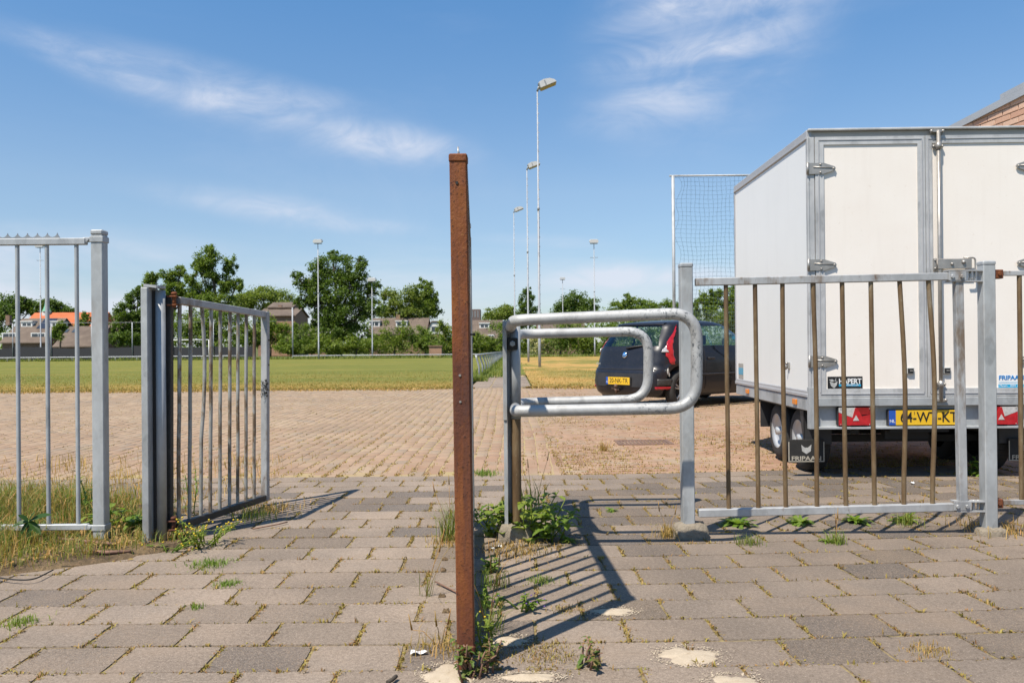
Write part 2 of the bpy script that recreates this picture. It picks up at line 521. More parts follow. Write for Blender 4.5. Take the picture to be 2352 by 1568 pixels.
leafmat('petal_yellow', [(0.62, 0.45, 0.03), (0.7, 0.52, 0.05)], 0.2)
leafmat('petal_violet', [(0.20, 0.10, 0.42), (0.28, 0.14, 0.5)], 0.2)
plain('bark', (0.085, 0.066, 0.048), 0.9, var=0.4, scale=4, bump=0.6, bscale=14)
plain('twig', (0.21, 0.115, 0.075), 0.8, var=0.3, scale=25, bump=0.3)
plain('pale_stick', (0.40, 0.33, 0.24), 0.8, var=0.25, scale=30)

k = NT('sand')
n1 = k.noise(30, 5, 0.7)
n2 = k.noise(300, 3, 0.7)
c = k.ramp(n1, [(0.3, (0.44, 0.36, 0.265)), (0.7, (0.55, 0.46, 0.35))])
c = k.mix(k.rng(n2, 0.4, 0.7, 0, 0.4), c, (0.36, 0.28, 0.19))
k.set(c, 0.95, 0, 0.2)
k.bump(n2, 0.5, 0.004)

k = NT('concrete')
n1 = k.noise(9, 6, 0.7)
n2 = k.noise(70, 5, 0.7)
c = k.ramp(n1, [(0.3, (0.21, 0.175, 0.13)), (0.7, (0.36, 0.31, 0.245))])
c = k.mix(k.rng(n2, 0.5, 0.7, 0, 0.6), c, (0.15, 0.12, 0.09))
k.set(c, 0.92, 0, 0.25)
k.bump(k.math('ADD', n1, n2), 0.8, 0.012)

# trailer
k = NT('door_panel')
n1 = k.noise(3, 5, 0.6)
n2 = k.noise(420, 2, 0.6)
n3 = k.noise(38, 5, 0.7)
c = k.ramp(n1, [(0.3, (0.865, 0.795, 0.725)), (0.7, (0.895, 0.835, 0.77))])
c = k.mix(k.math('MULTIPLY', k.rng(n3, 0.62, 0.70), 0.25), c, (0.63, 0.52, 0.42))
n4 = k.noise(16, 5, 0.65, (1, 1, 0.07))
c = k.mix(k.math('MULTIPLY', k.rng(n4, 0.50, 0.72), 0.06), c, (0.50, 0.42, 0.34))
n5 = k.noise(300, 2, 0.6)
c = k.mix(k.math('MULTIPLY', k.rng(n5, 0.66, 0.72), 0.18), c, (0.55, 0.46, 0.38))
k.set(c, 0.38, 0, 0.4)
k.bump(n2, 0.10, 0.002)
k = NT('side_panel')
n1 = k.noise(1.2, 5, 0.6)
n4 = k.noise(9, 5, 0.65, (1, 1, 0.08))
k.set(k.mix(k.math('MULTIPLY', k.rng(n4, 0.48, 0.72), 0.06), k.ramp(n1, [(0.3, (0.83, 0.825, 0.81)), (0.7, (0.87, 0.865, 0.85))]), (0.50, 0.49, 0.46)), 0.35, 0, 0.4)
plain('grey_trim', (0.42, 0.42, 0.435), 0.45, 0.1, 0.05)
plain('header_shade', (0.40, 0.38, 0.35), 0.6, 0.0, 0.06)
plain('stainless', (0.40, 0.375, 0.345), 0.40, 0.55, 0.15, 20)
plain('black_plastic', (0.02, 0.02, 0.021), 0.5, 0, 0.2, 20)
plain('black_rubber', (0.022, 0.021, 0.02), 0.8, 0, 0.3, 12, bump=0.3)
plain('tyre', (0.030, 0.028, 0.026), 0.85, 0, 0.35, 9, kind='object', bump=0.3)
plain('rim_white', (0.50, 0.51, 0.52), 0.35, 0.3, 0.08)
plain('rim_alloy', (0.55, 0.55, 0.55), 0.3, 0.8, 0.1)
plain('under_dark', (0.02, 0.02, 0.02), 0.8, 0, 0.3)
plain('plate_yellow', (0.78, 0.47, 0.02), 0.4, 0, 0.04)
plain('plate_blue', (0.02, 0.09, 0.42), 0.4, 0, 0.05)
plain('print_black', (0.012, 0.012, 0.013), 0.45, 0, 0.1)
plain('print_white', (0.80, 0.80, 0.80), 0.45, 0, 0.03)
plain('print_grey', (0.44, 0.44, 0.43), 0.45, 0, 0.2, 40)
plain('print_blue', (0.005, 0.19, 0.52), 0.45, 0, 0.05)
plain('print_cyan', (0.02, 0.36, 0.62), 0.45, 0, 0.05)
plain('print_sand', (0.44, 0.40, 0.33), 0.6, 0, 0.15, 40)
plain('sticker_teal', (0.10, 0.33, 0.48), 0.5, 0, 0.1)
plain('sticker_grey', (0.36, 0.34, 0.31), 0.5, 0, 0.1)
plain('orange_lens', (0.72, 0.21, 0.012), 0.25, 0, 0.1, 50, coat=0.4)
plain('red_lens', (0.45, 0.012, 0.022), 0.15, 0, 0.25, 26, coat=0.6)
plain('red_lens_deep', (0.25, 0.006, 0.012), 0.15, 0, 0.25, 40, coat=0.6)
plain('clear_lens', (0.62, 0.60, 0.60), 0.12, 0.2, 0.2, 60, coat=0.6)

# car
k = NT('car_paint')
n1 = k.noise(2.5, 5, 0.6)
n2 = k.noise(30, 5, 0.7)
c = k.ramp(n1, [(0.3, (0.009, 0.010, 0.015)), (0.7, (0.013, 0.014, 0.021))])
c = k.mix(k.math('MULTIPLY', k.rng(n2, 0.45, 0.75), 0.4), c, (0.045, 0.040, 0.036))
k.set(c, 0.38, 0.0, 0.4, 0.16)
k.p.inputs['Coat Roughness'].default_value = 0.08
plain('bumper_black', (0.026, 0.026, 0.029), 0.55, 0, 0.2, 8)
plain('car_trim', (0.03, 0.03, 0.032), 0.45, 0, 0.1)
plain('interior', (0.045, 0.044, 0.046), 0.8, 0, 0.2)
plain('badge_blue', (0.03, 0.20, 0.55), 0.3, 0.2, 0.1)
plain('chrome', (0.72, 0.72, 0.73), 0.12, 1.0, 0.05)
plain('tow_rust', (0.16, 0.10, 0.075), 0.7, 0.2, 0.35, 30)
k = NT('car_glass')
k.set((0.02, 0.025, 0.025), 0.03, 0, 0.5)
tr = k.n('ShaderNodeBsdfTransparent')
tr.inputs[0].default_value = (0.82, 0.90, 0.85, 1)
gl = k.n('ShaderNodeBsdfGlossy')
gl.inputs['Roughness'].default_value = 0.02
gl.inputs['Color'].default_value = (0.9, 0.95, 1, 1)
fr = k.n('ShaderNodeLayerWeight')
fr.inputs[0].default_value = 0.5
ms = k.n('ShaderNodeMixShader')
k.l(k.math('ADD', k.math('MULTIPLY', k.math('POWER', fr.outputs['Facing'], 4.0), 0.8), 0.07), ms.inputs[0])
k.l(tr.outputs[0], ms.inputs[1])
k.l(gl.outputs[0], ms.inputs[2])
k.l(ms.outputs[0], k.out.inputs[0])

# buildings
k = NT('wall_brick')
r = k.rnd()
c = k.ramp(r, [(0.0, (0.62, 0.38, 0.27)), (0.25, (0.68, 0.44, 0.32)), (0.5, (0.58, 0.34, 0.24)), (0.75, (0.70, 0.47, 0.35)), (0.92, (0.54, 0.33, 0.24))], 'CONSTANT')
n2 = k.noise(60, 5, 0.7)
c = k.mix(k.rng(n2, 0.4, 0.7, 0, 0.35), c, (0.50, 0.30, 0.22))
k.set(c, 0.9, 0, 0.2)
k.bump(n2, 0.5, 0.005)
plain('mortar', (0.44, 0.41, 0.37), 0.95, 0, 0.15, 15, bump=0.4)
plain('fascia_grey', (0.36, 0.385, 0.42), 0.5, 0, 0.04)
plain('house_brick', (0.255, 0.155, 0.105), 0.9, 0, 0.25, 2.0)
plain('house_brick_warm', (0.34, 0.20, 0.13), 0.9, 0, 0.2, 2.0)
plain('house_white', (0.74, 0.73, 0.70), 0.7, 0, 0.06, 1)
k = NT('roof_brown')
n1 = k.noise(0.8, 5, 0.6)
w = k.n('ShaderNodeTexWave', wave_type='BANDS', bands_direction='X')
w.inputs['Scale'].default_value = 1.1
w.inputs['Distortion'].default_value = 1.5
k.l(k.pos('obj'), w.inputs['Vector'])
c = k.ramp(n1, [(0.3, (0.125, 0.094, 0.074)), (0.7, (0.205, 0.158, 0.122))])
c = k.mix(k.math('MULTIPLY', w.outputs['Fac'], 0.25), c, (0.08, 0.06, 0.048))
k.set(c, 0.85, 0, 0.25)
k = NT('roof_red')
n1 = k.noise(0.5, 5, 0.6)
k.set(k.ramp(n1, [(0.3, (0.46, 0.125, 0.05)), (0.7, (0.54, 0.17, 0.075))]), 0.85, 0, 0.2)
plain('copper_green', (0.17, 0.43, 0.30), 0.7, 0, 0.1, 1)
plain('window_dark', (0.06, 0.075, 0.09), 0.12, 0, 0.2, 2)
plain('frame_white', (0.76, 0.75, 0.72), 0.5, 0, 0.05)
plain('solar', (0.035, 0.042, 0.06), 0.25, 0.1, 0.2)
plain('screen_dark', (0.030, 0.031, 0.036), 0.85, 0, 0.25, 1.2)
plain('white_paint', (0.78, 0.78, 0.77), 0.45, 0, 0.04)
plain('fence_green', (0.10, 0.155, 0.085), 0.5, 0.1, 0.15)
plain('net_dark', (0.05, 0.09, 0.13), 0.8, 0, 0.1)
plain('lamp_glass', (0.36, 0.29, 0.19), 0.2, 0.1, 0.2)
plain('lamp_grey', (0.30, 0.31, 0.32), 0.5, 0.4, 0.1)
plain('lamp_cover', (0.56, 0.56, 0.56), 0.4, 0, 0.05)
plain('drain_iron', (0.20, 0.125, 0.09), 0.8, 0.2, 0.3, 20, bump=0.3)
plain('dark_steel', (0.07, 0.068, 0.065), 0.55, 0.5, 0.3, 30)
plain('litter_white', (0.72, 0.72, 0.70), 0.7, 0, 0.1)
plain('bird_lime', (0.66, 0.65, 0.60), 0.8, 0, 0.2, 50)
plain('far_wall', (0.16, 0.115, 0.105), 0.9, 0, 0.1, 0.1)
# ------------------------------------------------------------------ mesh builders
ORG = {}

def link(o, parent=None):
    COL.objects.link(o)
    if parent is not None:
        o.parent = parent
    return o

def tag(o, label=None, cat=None, group=None, kind=None):
    for k_, v_ in (('label', label), ('category', cat), ('group', group), ('kind', kind)):
        if v_:
            o[k_] = v_
    return o

def thing(name, loc, label, cat, group=None, rotz=0.0):
    o = bpy.data.objects.new(name, None)
    o.empty_display_size = 0.1
    o.location = loc
    o.rotation_euler = (0, 0, rotz)
    ORG[o] = Vector(loc) if rotz == 0 else Vector((0, 0, 0))
    link(o)
    return tag(o, label, cat, group)

class MB:
    def __init__(self):
        self.v, self.f, self.sm = [], [], []
    def add(self, vs, fs, smooth=False):
        b = len(self.v)
        self.v += [tuple(p) for p in vs]
        self.f += [tuple(i + b for i in q) for q in fs]
        self.sm += [smooth] * len(fs)
        return self
    def box(self, c, s, rot=None, bev=0.0):
        hx, hy, hz = s[0] / 2, s[1] / 2, s[2] / 2
        c = Vector(c)
        b = min(bev, hx * 0.49, hy * 0.49, hz * 0.49)
        if b <= 0:
            P = [Vector((x * hx, y * hy, z * hz)) for x in (-1, 1) for y in (-1, 1) for z in (-1, 1)]
            F = [(0, 1, 3, 2), (4, 6, 7, 5), (0, 4, 5, 1), (2, 3, 7, 6), (0, 2, 6, 4), (1, 5, 7, 3)]
        else:
            P, idx = [], {}
            for x in (-1, 1):
                for y in (-1, 1):
                    for z in (-1, 1):
                        for a in range(3):
                            d = [hx - b, hy - b, hz - b]
                            d[a] = (hx, hy, hz)[a]
                            idx[(x, y, z, a)] = len(P)
                            P.append(Vector((x * d[0], y * d[1], z * d[2])))
            F = []
            for s_ in (-1, 1):
                o = [(-1, -1), (1, -1), (1, 1), (-1, 1)]
                F.append([idx[(s_, p, q, 0)] for p, q in (o if s_ > 0 else o[::-1])])
                F.append([idx[(q, s_, p, 1)] for p, q in (o if s_ > 0 else o[::-1])])
                F.append([idx[(p, q, s_, 2)] for p, q in (o if s_ > 0 else o[::-1])])
            for p in (-1, 1):
                for q in (-1, 1):
                    F.append([idx[(-1, p, q, 1)], idx[(1, p, q, 1)], idx[(1, p, q, 2)], idx[(-1, p, q, 2)]])
                    F.append([idx[(p, -1, q, 0)], idx[(p, 1, q, 0)], idx[(p, 1, q, 2)], idx[(p, -1, q, 2)]])
                    F.append([idx[(p, q, -1, 0)], idx[(p, q, 1, 0)], idx[(p, q, 1, 1)], idx[(p, q, -1, 1)]])
                    for z in (-1, 1):
                        F.append([idx[(p, q, z, a)] for a in range(3)])
        if rot is not None:
            P = [rot @ p for p in P]
        return self.add([p + c for p in P], F)
    def span(self, a, b, bev=0.0):
        a, b = Vector(a), Vector(b)
        return self.box((a + b) / 2, (abs(b.x - a.x), abs(b.y - a.y), abs(b.z - a.z)), None, bev)
    def bar(self, p0, p1, w, h, bev=0.0, up=(0, 0, 1)):
        p0, p1 = Vector(p0), Vector(p1)
        y = (p1 - p0)
        L = y.length
        y.normalize()
        x = y.cross(Vector(up))
        if x.length < 1e-4:
            x = Vector((1, 0, 0))
        x.normalize()
        z = x.cross(y)
        m = Matrix((x, y, z)).transposed()
        return self.box((p0 + p1) / 2, (w, L, h), m, bev)
    def tube(self, pts, r, n=12, cap=True, smooth=True):
        pts = [Vector(p) for p in pts]
        rr = r if isinstance(r, (list, tuple)) else [r] * len(pts)
        t0 = (pts[1] - pts[0]).normalized()
        a = Vector((0, 0, 1)) if abs(t0.z) < 0.9 else Vector((1, 0, 0))
        u = (a - t0 * a.dot(t0)).normalized()
        vs = []
        for i, p in enumerate(pts):
            if i == 0:
                t = t0
            elif i == len(pts) - 1:
                t = (pts[i] - pts[i - 1]).normalized()
            else:
                t = (pts[i + 1] - pts[i - 1]).normalized()
            u = (u - t * u.dot(t)).normalized()
            w = t.cross(u)
            for j in range(n):
                an = 2 * math.pi * j / n
                vs.append(p + (u * math.cos(an) + w * math.sin(an)) * rr[i])
        fs = []
        for i in range(len(pts) - 1):
            for j in range(n):
                k_ = (j + 1) % n
                fs.append((i * n + j, i * n + k_, (i + 1) * n + k_, (i + 1) * n + j))
        self.add(vs, fs, smooth)
        if cap:
            b = len(self.v) - len(vs)
            self.f += [tuple(b + j for j in range(n))[::-1], tuple(b + (len(pts) - 1) * n + j for j in range(n))]
            self.sm += [False, False]
        return self
    def lathe(self, prof, c, axis, n=20, smooth=True):
        """prof: list of (radius, distance along axis)"""
        axis = Vector(axis).normalized()
        a = Vector((0, 0, 1)) if abs(axis.z) < 0.9 else Vector((1, 0, 0))
        u = (a - axis * a.dot(axis)).normalized()
        w = axis.cross(u)
        c = Vector(c)
        vs = []
        for r_, d in prof:
            for j in range(n):
                an = 2 * math.pi * j / n
                vs.append(c + axis * d + (u * math.cos(an) + w * math.sin(an)) * r_)
        fs = []
        for i in range(len(prof) - 1):
            for j in range(n):
                k_ = (j + 1) % n
                fs.append((i * n + j, i * n + k_, (i + 1) * n + k_, (i + 1) * n + j))
        return self.add(vs, fs, smooth)
    def prism(self, poly, vec):
        poly = [Vector(p) for p in poly]
        vec = Vector(vec)
        n = len(poly)
        self.add(poly + [p + vec for p in poly],
                 [tuple(range(n))[::-1], tuple(range(n, 2 * n))] + [(i, (i + 1) % n, n + (i + 1) % n, n + i) for i in range(n)])
        return self
    def sphere(self, c, r, n=10, m=6, sq=(1, 1, 1)):
        c = Vector(c)
        vs, fs = [], []
        for i in range(m + 1):
            th = math.pi * i / m
            for j in range(n):
                ph = 2 * math.pi * j / n
                vs.append(c + Vector((sq[0] * math.sin(th) * math.cos(ph), sq[1] * math.sin(th) * math.sin(ph), sq[2] * math.cos(th))) * r)
        for i in range(m):
            for j in range(n):
                k_ = (j + 1) % n
                fs.append((i * n + j, (i + 1) * n + j, (i + 1) * n + k_, i * n + k_))
        return self.add(vs, fs, True)
    def mesh(self, name, mat, off=None):
        me = bpy.data.meshes.new(name)
        vs = self.v if off is None else [(p[0] - off[0], p[1] - off[1], p[2] - off[2]) for p in self.v]
        me.from_pydata(vs, [], self.f)
        me.materials.append(M[mat])
        if any(self.sm):
            me.polygons.foreach_set('use_smooth', self.sm)
        me.update()
        return me
    def build(self, name, mat, parent=None, loc=None):
        """vertices are in the parent's frame when the root is turned, else in world coordinates"""
        off = None
        if parent is not None and parent in ORG:
            off = ORG[parent]
        elif loc is not None:
            off = Vector(loc)
        o = bpy.data.objects.new(name, self.mesh(name, mat, off))
        link(o, parent)
        if parent is None and loc is not None:
            o.location = loc
        ORG[o] = off if off is not None else Vector((0, 0, 0))
        return o

def npmesh(name, V, F, mat, smooth=False):
    """V (n,3), F (m,k)"""
    me = bpy.data.meshes.new(name)
    V = np.asarray(V, dtype=np.float32)
    F = np.asarray(F, dtype=np.int32)
    k_ = F.shape[1]
    me.vertices.add(len(V))
    me.vertices.foreach_set('co', V.ravel())
    me.loops.add(F.size)
    me.loops.foreach_set('vertex_index', F.ravel())
    me.polygons.add(len(F))
    me.polygons.foreach_set('loop_start', np.arange(0, F.size, k_, dtype=np.int32))
    me.polygons.foreach_set('loop_total', np.full(len(F), k_, dtype=np.int32))
    if smooth:
        me.polygons.foreach_set('use_smooth', np.ones(len(F), dtype=bool))
    me.materials.append(M[mat])
    me.update(calc_edges=True)
    me.validate()
    return me

def obj(name, me, parent=None, loc=None):
    o = bpy.data.objects.new(name, me)
    link(o, parent)
    if loc is not None:
        o.location = loc
    return o

def blades(P, H, Wd, lean, heading=None, curl=0.6):
    """grass blades: base points (n,3), heights, widths, lean (horizontal reach / height) -> V, F (tris)"""
    n = len(P)
    if heading is None:
        heading = RNG.uniform(0, 2 * np.pi, n)
    d = np.stack([np.cos(heading), np.sin(heading), np.zeros(n)], 1)
    fa = heading + np.pi / 2 + RNG.normal(0, 0.5, n)
    s = np.stack([np.cos(fa), np.sin(fa), np.zeros(n)], 1) * (Wd / 2)[:, None]
    up = np.array([0, 0, 1.0])
    mid = P + d * (lean * H * (1 - curl) * 0.55)[:, None] + up * (H * 0.58)[:, None]
    tip = P + d * (lean * H)[:, None] + up * (H * np.sqrt(np.maximum(0.05, 1 - 0.45 * np.minimum(lean, 1.4))))[:, None]
    V = np.stack([P - s, P + s, mid - s * 0.8, mid + s * 0.8, tip], 1).reshape(-1, 3)
    b = (np.arange(n) * 5)[:, None]
    F = np.concatenate([b + np.array([[0, 1, 3]]), b + np.array([[0, 3, 2]]), b + np.array([[2, 3, 4]])], 1).reshape(-1, 3)
    return V, F

def leaf_quads(P, size, up_bias=0.4, aspect=0.55):
    n = len(P)
    nrm = RNG.normal(0, 1, (n, 3))
    nrm[:, 2] = np.abs(nrm[:, 2]) + up_bias
    nrm /= np.linalg.norm(nrm, axis=1)[:, None]
    t = RNG.normal(0, 1, (n, 3))
    t -= nrm * np.sum(t * nrm, 1)[:, None]
    t /= np.linalg.norm(t, axis=1)[:, None]
    b = np.cross(nrm, t)
    sz = size * RNG.uniform(0.6, 1.35, n)
    a = t * sz[:, None] * 0.5
    c = b * sz[:, None] * 0.5 * aspect
    V = np.stack([P - a, P + c, P + a, P - c], 1).reshape(-1, 3)
    F = np.arange(n * 4).reshape(-1, 4)
    return V, F

# ------------------------------------------------------------------ the ground
ys = [-60, -20, 0, 10, 17, 25, 40, 60, 80, 105, 120, 160, 250, 500, 1200, 4500]
xs = [-3000, -1000, -400, -150, -60, -20, 0, 20, 60, 150, 400, 1000, 3000]
V, F = [], []
for y in ys:
    for x in xs:
        V.append((x, y, terrain(y) - 0.07))
nx = len(xs)
for i in range(len(ys) - 1):
    for j in range(nx - 1):
        F.append((i * nx + j, i * nx + j + 1, (i + 1) * nx + j + 1, (i + 1) * nx + j))
tag(obj('ground', npmesh('ground', V, F, 'ground_earth')), kind='structure')

BRICK_Y0, BRICK_Y1 = 6.0, 18.2

def warp(u, v):
    """the paving fans out a little to the right of the rusty gate"""
    a = min(max(u, 0.0), 2.6)
    g = 0.027 * a * a + max(0.0, u - 2.6) * 0.14
    gp = 0.054 * a
    vv = min(v, 7.5) - 3.4
    return u - vv * gp * 0.75, v + g, gp

def sheet(name, x0, x1, y0, y1, z, mat, nx_=14, ny_=10, warped=False, fz=None):
    V, F = [], []
    for j in range(ny_ + 1):
        for i in range(nx_ + 1):
            x = x0 + (x1 - x0) * i / nx_
            y = y0 + (y1 - y0) * j / ny_
            if warped:
                X, Y, _ = warp(x, y)
            else:
                X, Y = x, y
            V.append((X, Y, z + (fz(Y) if fz else 0.0)))
    n = nx_ + 1
    for j in range(ny_):
        for i in range(nx_):
            F.append((j * n + i, j * n + i + 1, (j + 1) * n + i + 1, (j + 1) * n + i))
    o = obj(name, npmesh(name, V, F, mat))
    o['kind'] = 'structure'
    return o

pavement = sheet('pavement', -4.2, 4.6, 0.4, BRICK_Y0, -0.0046, 'joint_sand', 40, 24, True)
brickpave = sheet('brick_paving', -17, 13, BRICK_Y0, BRICK_Y1, -0.0045, 'brick_joint', 60, 24, True, terrain)

# soil bed in the left corner, where slabs are missing
def in_bed(x, y):
    if x < -1.72 - 0.28 * (y - 3.2) * 0.0 and y > 3.15 + 0.62 * max(0.0, x + 2.55) and y < 6.1:
        if x < -1.78 or y < 4.12:
            return not (x > -1.78 and y > 4.12)
    return False

bedpoly = [(-5.2, 2.95), (-2.75, 3.02), (-2.42, 3.20), (-2.12, 3.55), (-1.80, 3.78), (-1.62, 3.95), (-1.60, 4.12), (-1.86, 4.30), (-1.98, 4.75), (-2.35, 5.10), (-5.2, 5.3)]

def inside(poly, x, y):
    c = False
    n = len(poly)
    for i in range(n):
        x0, y0 = poly[i]
        x1, y1 = poly[(i + 1) % n]
        if (y0 > y) != (y1 > y) and x < (x1 - x0) * (y - y0) / (y1 - y0) + x0:
            c = not c
    return c

V, F = [], []
N = 44
for j in range(N + 1):
    for i in range(N + 1):
        x = -5.2 + 3.7 * i / N
        y = 2.9 + 2.4 * j / N
        ok = any(inside(bedpoly, x + a_, y + b_) for a_ in (-0.07, 0.07) for b_ in (-0.05, 0.05))
        V.append((x, y, (0.012 + 0.014 * math.sin(x * 9 + y * 5) * math.cos(y * 11 - x * 3) + random.uniform(0, 0.010)) if ok else -0.03))
for j in range(N):
    for i in range(N):
        q = (j * (N + 1) + i, j * (N + 1) + i + 1, (j + 1) * (N + 1) + i + 1, (j + 1) * (N + 1) + i)
        if any(V[a][2] > -0.02 for a in q):
            F.append(q)
tag(obj('soil_bed', npmesh('soil_bed', V, F, 'soil', True)), kind='structure')

# --- slabs: the 300 that show largest are parts, the rest is one part
SL_W, SL_D, SL_T = 0.288, 0.2105, 0.05
def slab_mesh(mat, seed):
    """unit slab with an uneven rim, worn corners and a chip or two"""
    rr = random.Random(seed)
    per = []
    ns = 5
    cs = [(-0.5, -0.5), (0.5, -0.5), (0.5, 0.5), (-0.5, 0.5)]
    for e_ in range(4):
        (x0, y0), (x1, y1) = cs[e_], cs[(e_ + 1) % 4]
        for i in range(ns):
            t = (i + (rr.uniform(-0.3, 0.3) if i else 0.0)) / ns
            per.append([x0 + (x1 - x0) * t, y0 + (y1 - y0) * t])
    for i, p_ in enumerate(per):
        f = 1 - abs(rr.gauss(0, 0.007))
        if i % ns == 0:
            f = 1 - abs(rr.gauss(0.010, 0.012))
        if rr.random() < 0.06:
            f -= rr.uniform(0.015, 0.04)
        p_[0] *= f
        p_[1] *= f
    n = len(per)
    mb = MB()
    mb.v = [(x, y, -SL_T) for x, y in per] + [(x, y, -0.005) for x, y in per] + [(x * 0.991, y * 0.987, 0.0) for x, y in per] + [(0, 0, rr.uniform(-0.0007, 0.0005))]
    mb.f = [(i, (i + 1) % n, n + (i + 1) % n, n + i) for i in range(n)] + [(n + i, n + (i + 1) % n, 2 * n + (i + 1) % n, 2 * n + i) for i in range(n)] + [(2 * n + i, 2 * n + (i + 1) % n, 3 * n) for i in range(n)]
    mb.sm = [False] * len(mb.f)
    return mb.mesh('slab', mat)
SLABS = [slab_mesh('slab', 300 + i) for i in range(14)]
SLABD = [slab_mesh('slab_dark', 400 + i) for i in range(8)]
SLAB = SLABS[0]
slabs, joints = [], []
rows = int((BRICK_Y0 - 0.9) / SL_D)
for rj in range(rows):
    v1 = BRICK_Y0 - 0.004 - rj * SL_D
    off = (0.5 if rj % 2 else 0.0) + random.uniform(-0.07, 0.07)
    edge_off = random.uniform(-0.006, 0.006)
    for ci in range(-16, 18):
        u = (ci + off) * SL_W + 0.08
        v = v1 - SL_D / 2 + edge_off
        X, Y, gp = warp(u, v)
        if inside(bedpoly, X, Y) or X < -4.0:
            continue
        wv = 0.75 * (min(v, 7.5) - 3.4)
        w = SL_W * (1 - wv * 0.054 * (1 if 0 < u < 2.6 else 0)) - random.uniform(0.004, 0.011)
        dp = SL_D - random.uniform(0.003, 0.007)
        view = abs(X) < Y * 0.635 + 0.25 and Y > 2.05
        slabs.append((Y if view else 99 + Y, X, Y, random.uniform(-0.0014, 0.001), math.atan(gp) + random.gauss(0, 0.007), w, dp,
                      random.gauss(0, 0.002), random.gauss(0, 0.002)))
        if view:
            joints.append((X, Y, math.atan(gp), w, dp))
slabs.sort()
def slab_xf(s):
    _, X, Y, z, a, w, dp, tx, ty = s
    return Matrix.Translation((X, Y, z)) @ Matrix.Rotation(a, 4, 'Z') @ Matrix.Rotation(tx, 4, 'X') @ Matrix.Rotation(ty, 4, 'Y') @ Matrix.Diagonal((w, dp, 1, 1))
for s in slabs[:300]:
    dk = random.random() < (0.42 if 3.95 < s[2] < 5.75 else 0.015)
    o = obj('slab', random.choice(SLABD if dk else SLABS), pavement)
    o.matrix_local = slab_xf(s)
rest = MB()
bv = [Vector(v.co) for v in SLAB.vertices]
bf = [tuple(p.vertices) for p in SLAB.polygons]
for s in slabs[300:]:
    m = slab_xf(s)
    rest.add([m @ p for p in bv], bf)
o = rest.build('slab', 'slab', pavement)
o['kind'] = 'stuff'

# --- clay pavers
PV_W, PV_D = 0.205, 0.105
bricks = []
rows = int((BRICK_Y1 - BRICK_Y0) / PV_D)
for rj in range(rows):
    v = BRICK_Y0 + 0.004 + (rj + 0.5) * PV_D
    lim = v * 0.66 + 0.8
    off = 0.5 * (rj % 2) + random.uniform(-0.05, 0.05)
    for ci in range(int(-lim / PV_W) - 1, int(lim / PV_W) + 2):
        u = (ci + off) * PV_W
        if u < 0.42:
            continue
        X, Y, gp = warp(u, v)
        if inside(bedpoly, X, Y):
            continue
        bricks.append((X, Y, gp))
# left of the tube barrier the pavers lie lengthwise, in long columns running away
for ci in range(int(-13.5 / PV_D), 3):
    u = 0.36 - (2 - ci) * PV_D
    off = 0.5 * (ci % 2) + random.uniform(-0.06, 0.06)
    for rj in range(-1, int((BRICK_Y1 - BRICK_Y0) / PV_W) + 1):
        v = BRICK_Y0 + (rj + 0.5 + off) * PV_W
        if v < BRICK_Y0 + 0.10 or v > BRICK_Y1 or abs(u) > v * 0.66 + 0.8 or inside(bedpoly, u, v):
            continue
        bricks.append((u + random.gauss(0, 0.0035) + 0.02 * math.sin(v * 0.9 + ci * 0.05), v, 1e6))
PAVER = MB()
e = 0.5
ringz = lambda s, t, z: [(-s, -t, z), (s, -t, z), (s, t, z), (-s, t, z)]
PAVER.v = ringz(0.0985, 0.0480, -0.03) + ringz(0.0985, 0.0480, -0.003) + ringz(0.094, 0.0435, 0.0)
PAVER.f = [(8, 9, 10, 11)] + [(a, (a + 1) % 4, 4 + (a + 1) % 4, 4 + a) for a in range(4)] + [(4 + a, 4 + (a + 1) % 4, 8 + (a + 1) % 4, 8 + a) for a in range(4)]
PAVER.sm = [False] * 9
PAVM = PAVER.mesh('brick', 'paver')
def show(b):
    return b[1] if abs(b[0]) < b[1] * 0.60 else 50 + b[1]
bricks.sort(key=show)
NB = len(bricks)
A = np.array(bricks)
zz = np.array([terrain(y) for y in A[:, 1]]) + RNG.uniform(-0.0025, 0.001, NB)
ang = np.arctan(A[:, 2]) + RNG.normal(0, 0.012, NB)
tlt = RNG.normal(0, 0.004, (NB, 2))
for i in range(300):
    o = obj('brick', PAVM, brickpave)
    o.location = (A[i, 0], A[i, 1], zz[i])
    o.rotation_euler = (tlt[i, 0], tlt[i, 1], ang[i])
bv = np.array(PAVER.v)
quads = np.array(PAVER.f)
Rst = slice(300, NB)
ca, sa = np.cos(ang[Rst]), np.sin(ang[Rst])
n = NB - 300
P = np.zeros((n, 12, 3))
P[:, :, 0] = A[Rst, 0][:, None] + bv[None, :, 0] * ca[:, None] - bv[None, :, 1] * sa[:, None]
P[:, :, 1] = A[Rst, 1][:, None] + bv[None, :, 0] * sa[:, None] + bv[None, :, 1] * ca[:, None]
P[:, :, 2] = zz[Rst][:, None] + bv[None, :, 2] + bv[None, :, 0] * tlt[Rst, 1][:, None] * -1 + bv[None, :, 1] * tlt[Rst, 0][:, None]
Fq = (np.arange(n) * 12)[:, None, None] + quads[None]
o = obj('brick', npmesh('bricks', P.reshape(-1, 3), Fq.reshape(-1, 4), 'paver'), brickpave)
o['kind'] = 'stuff'

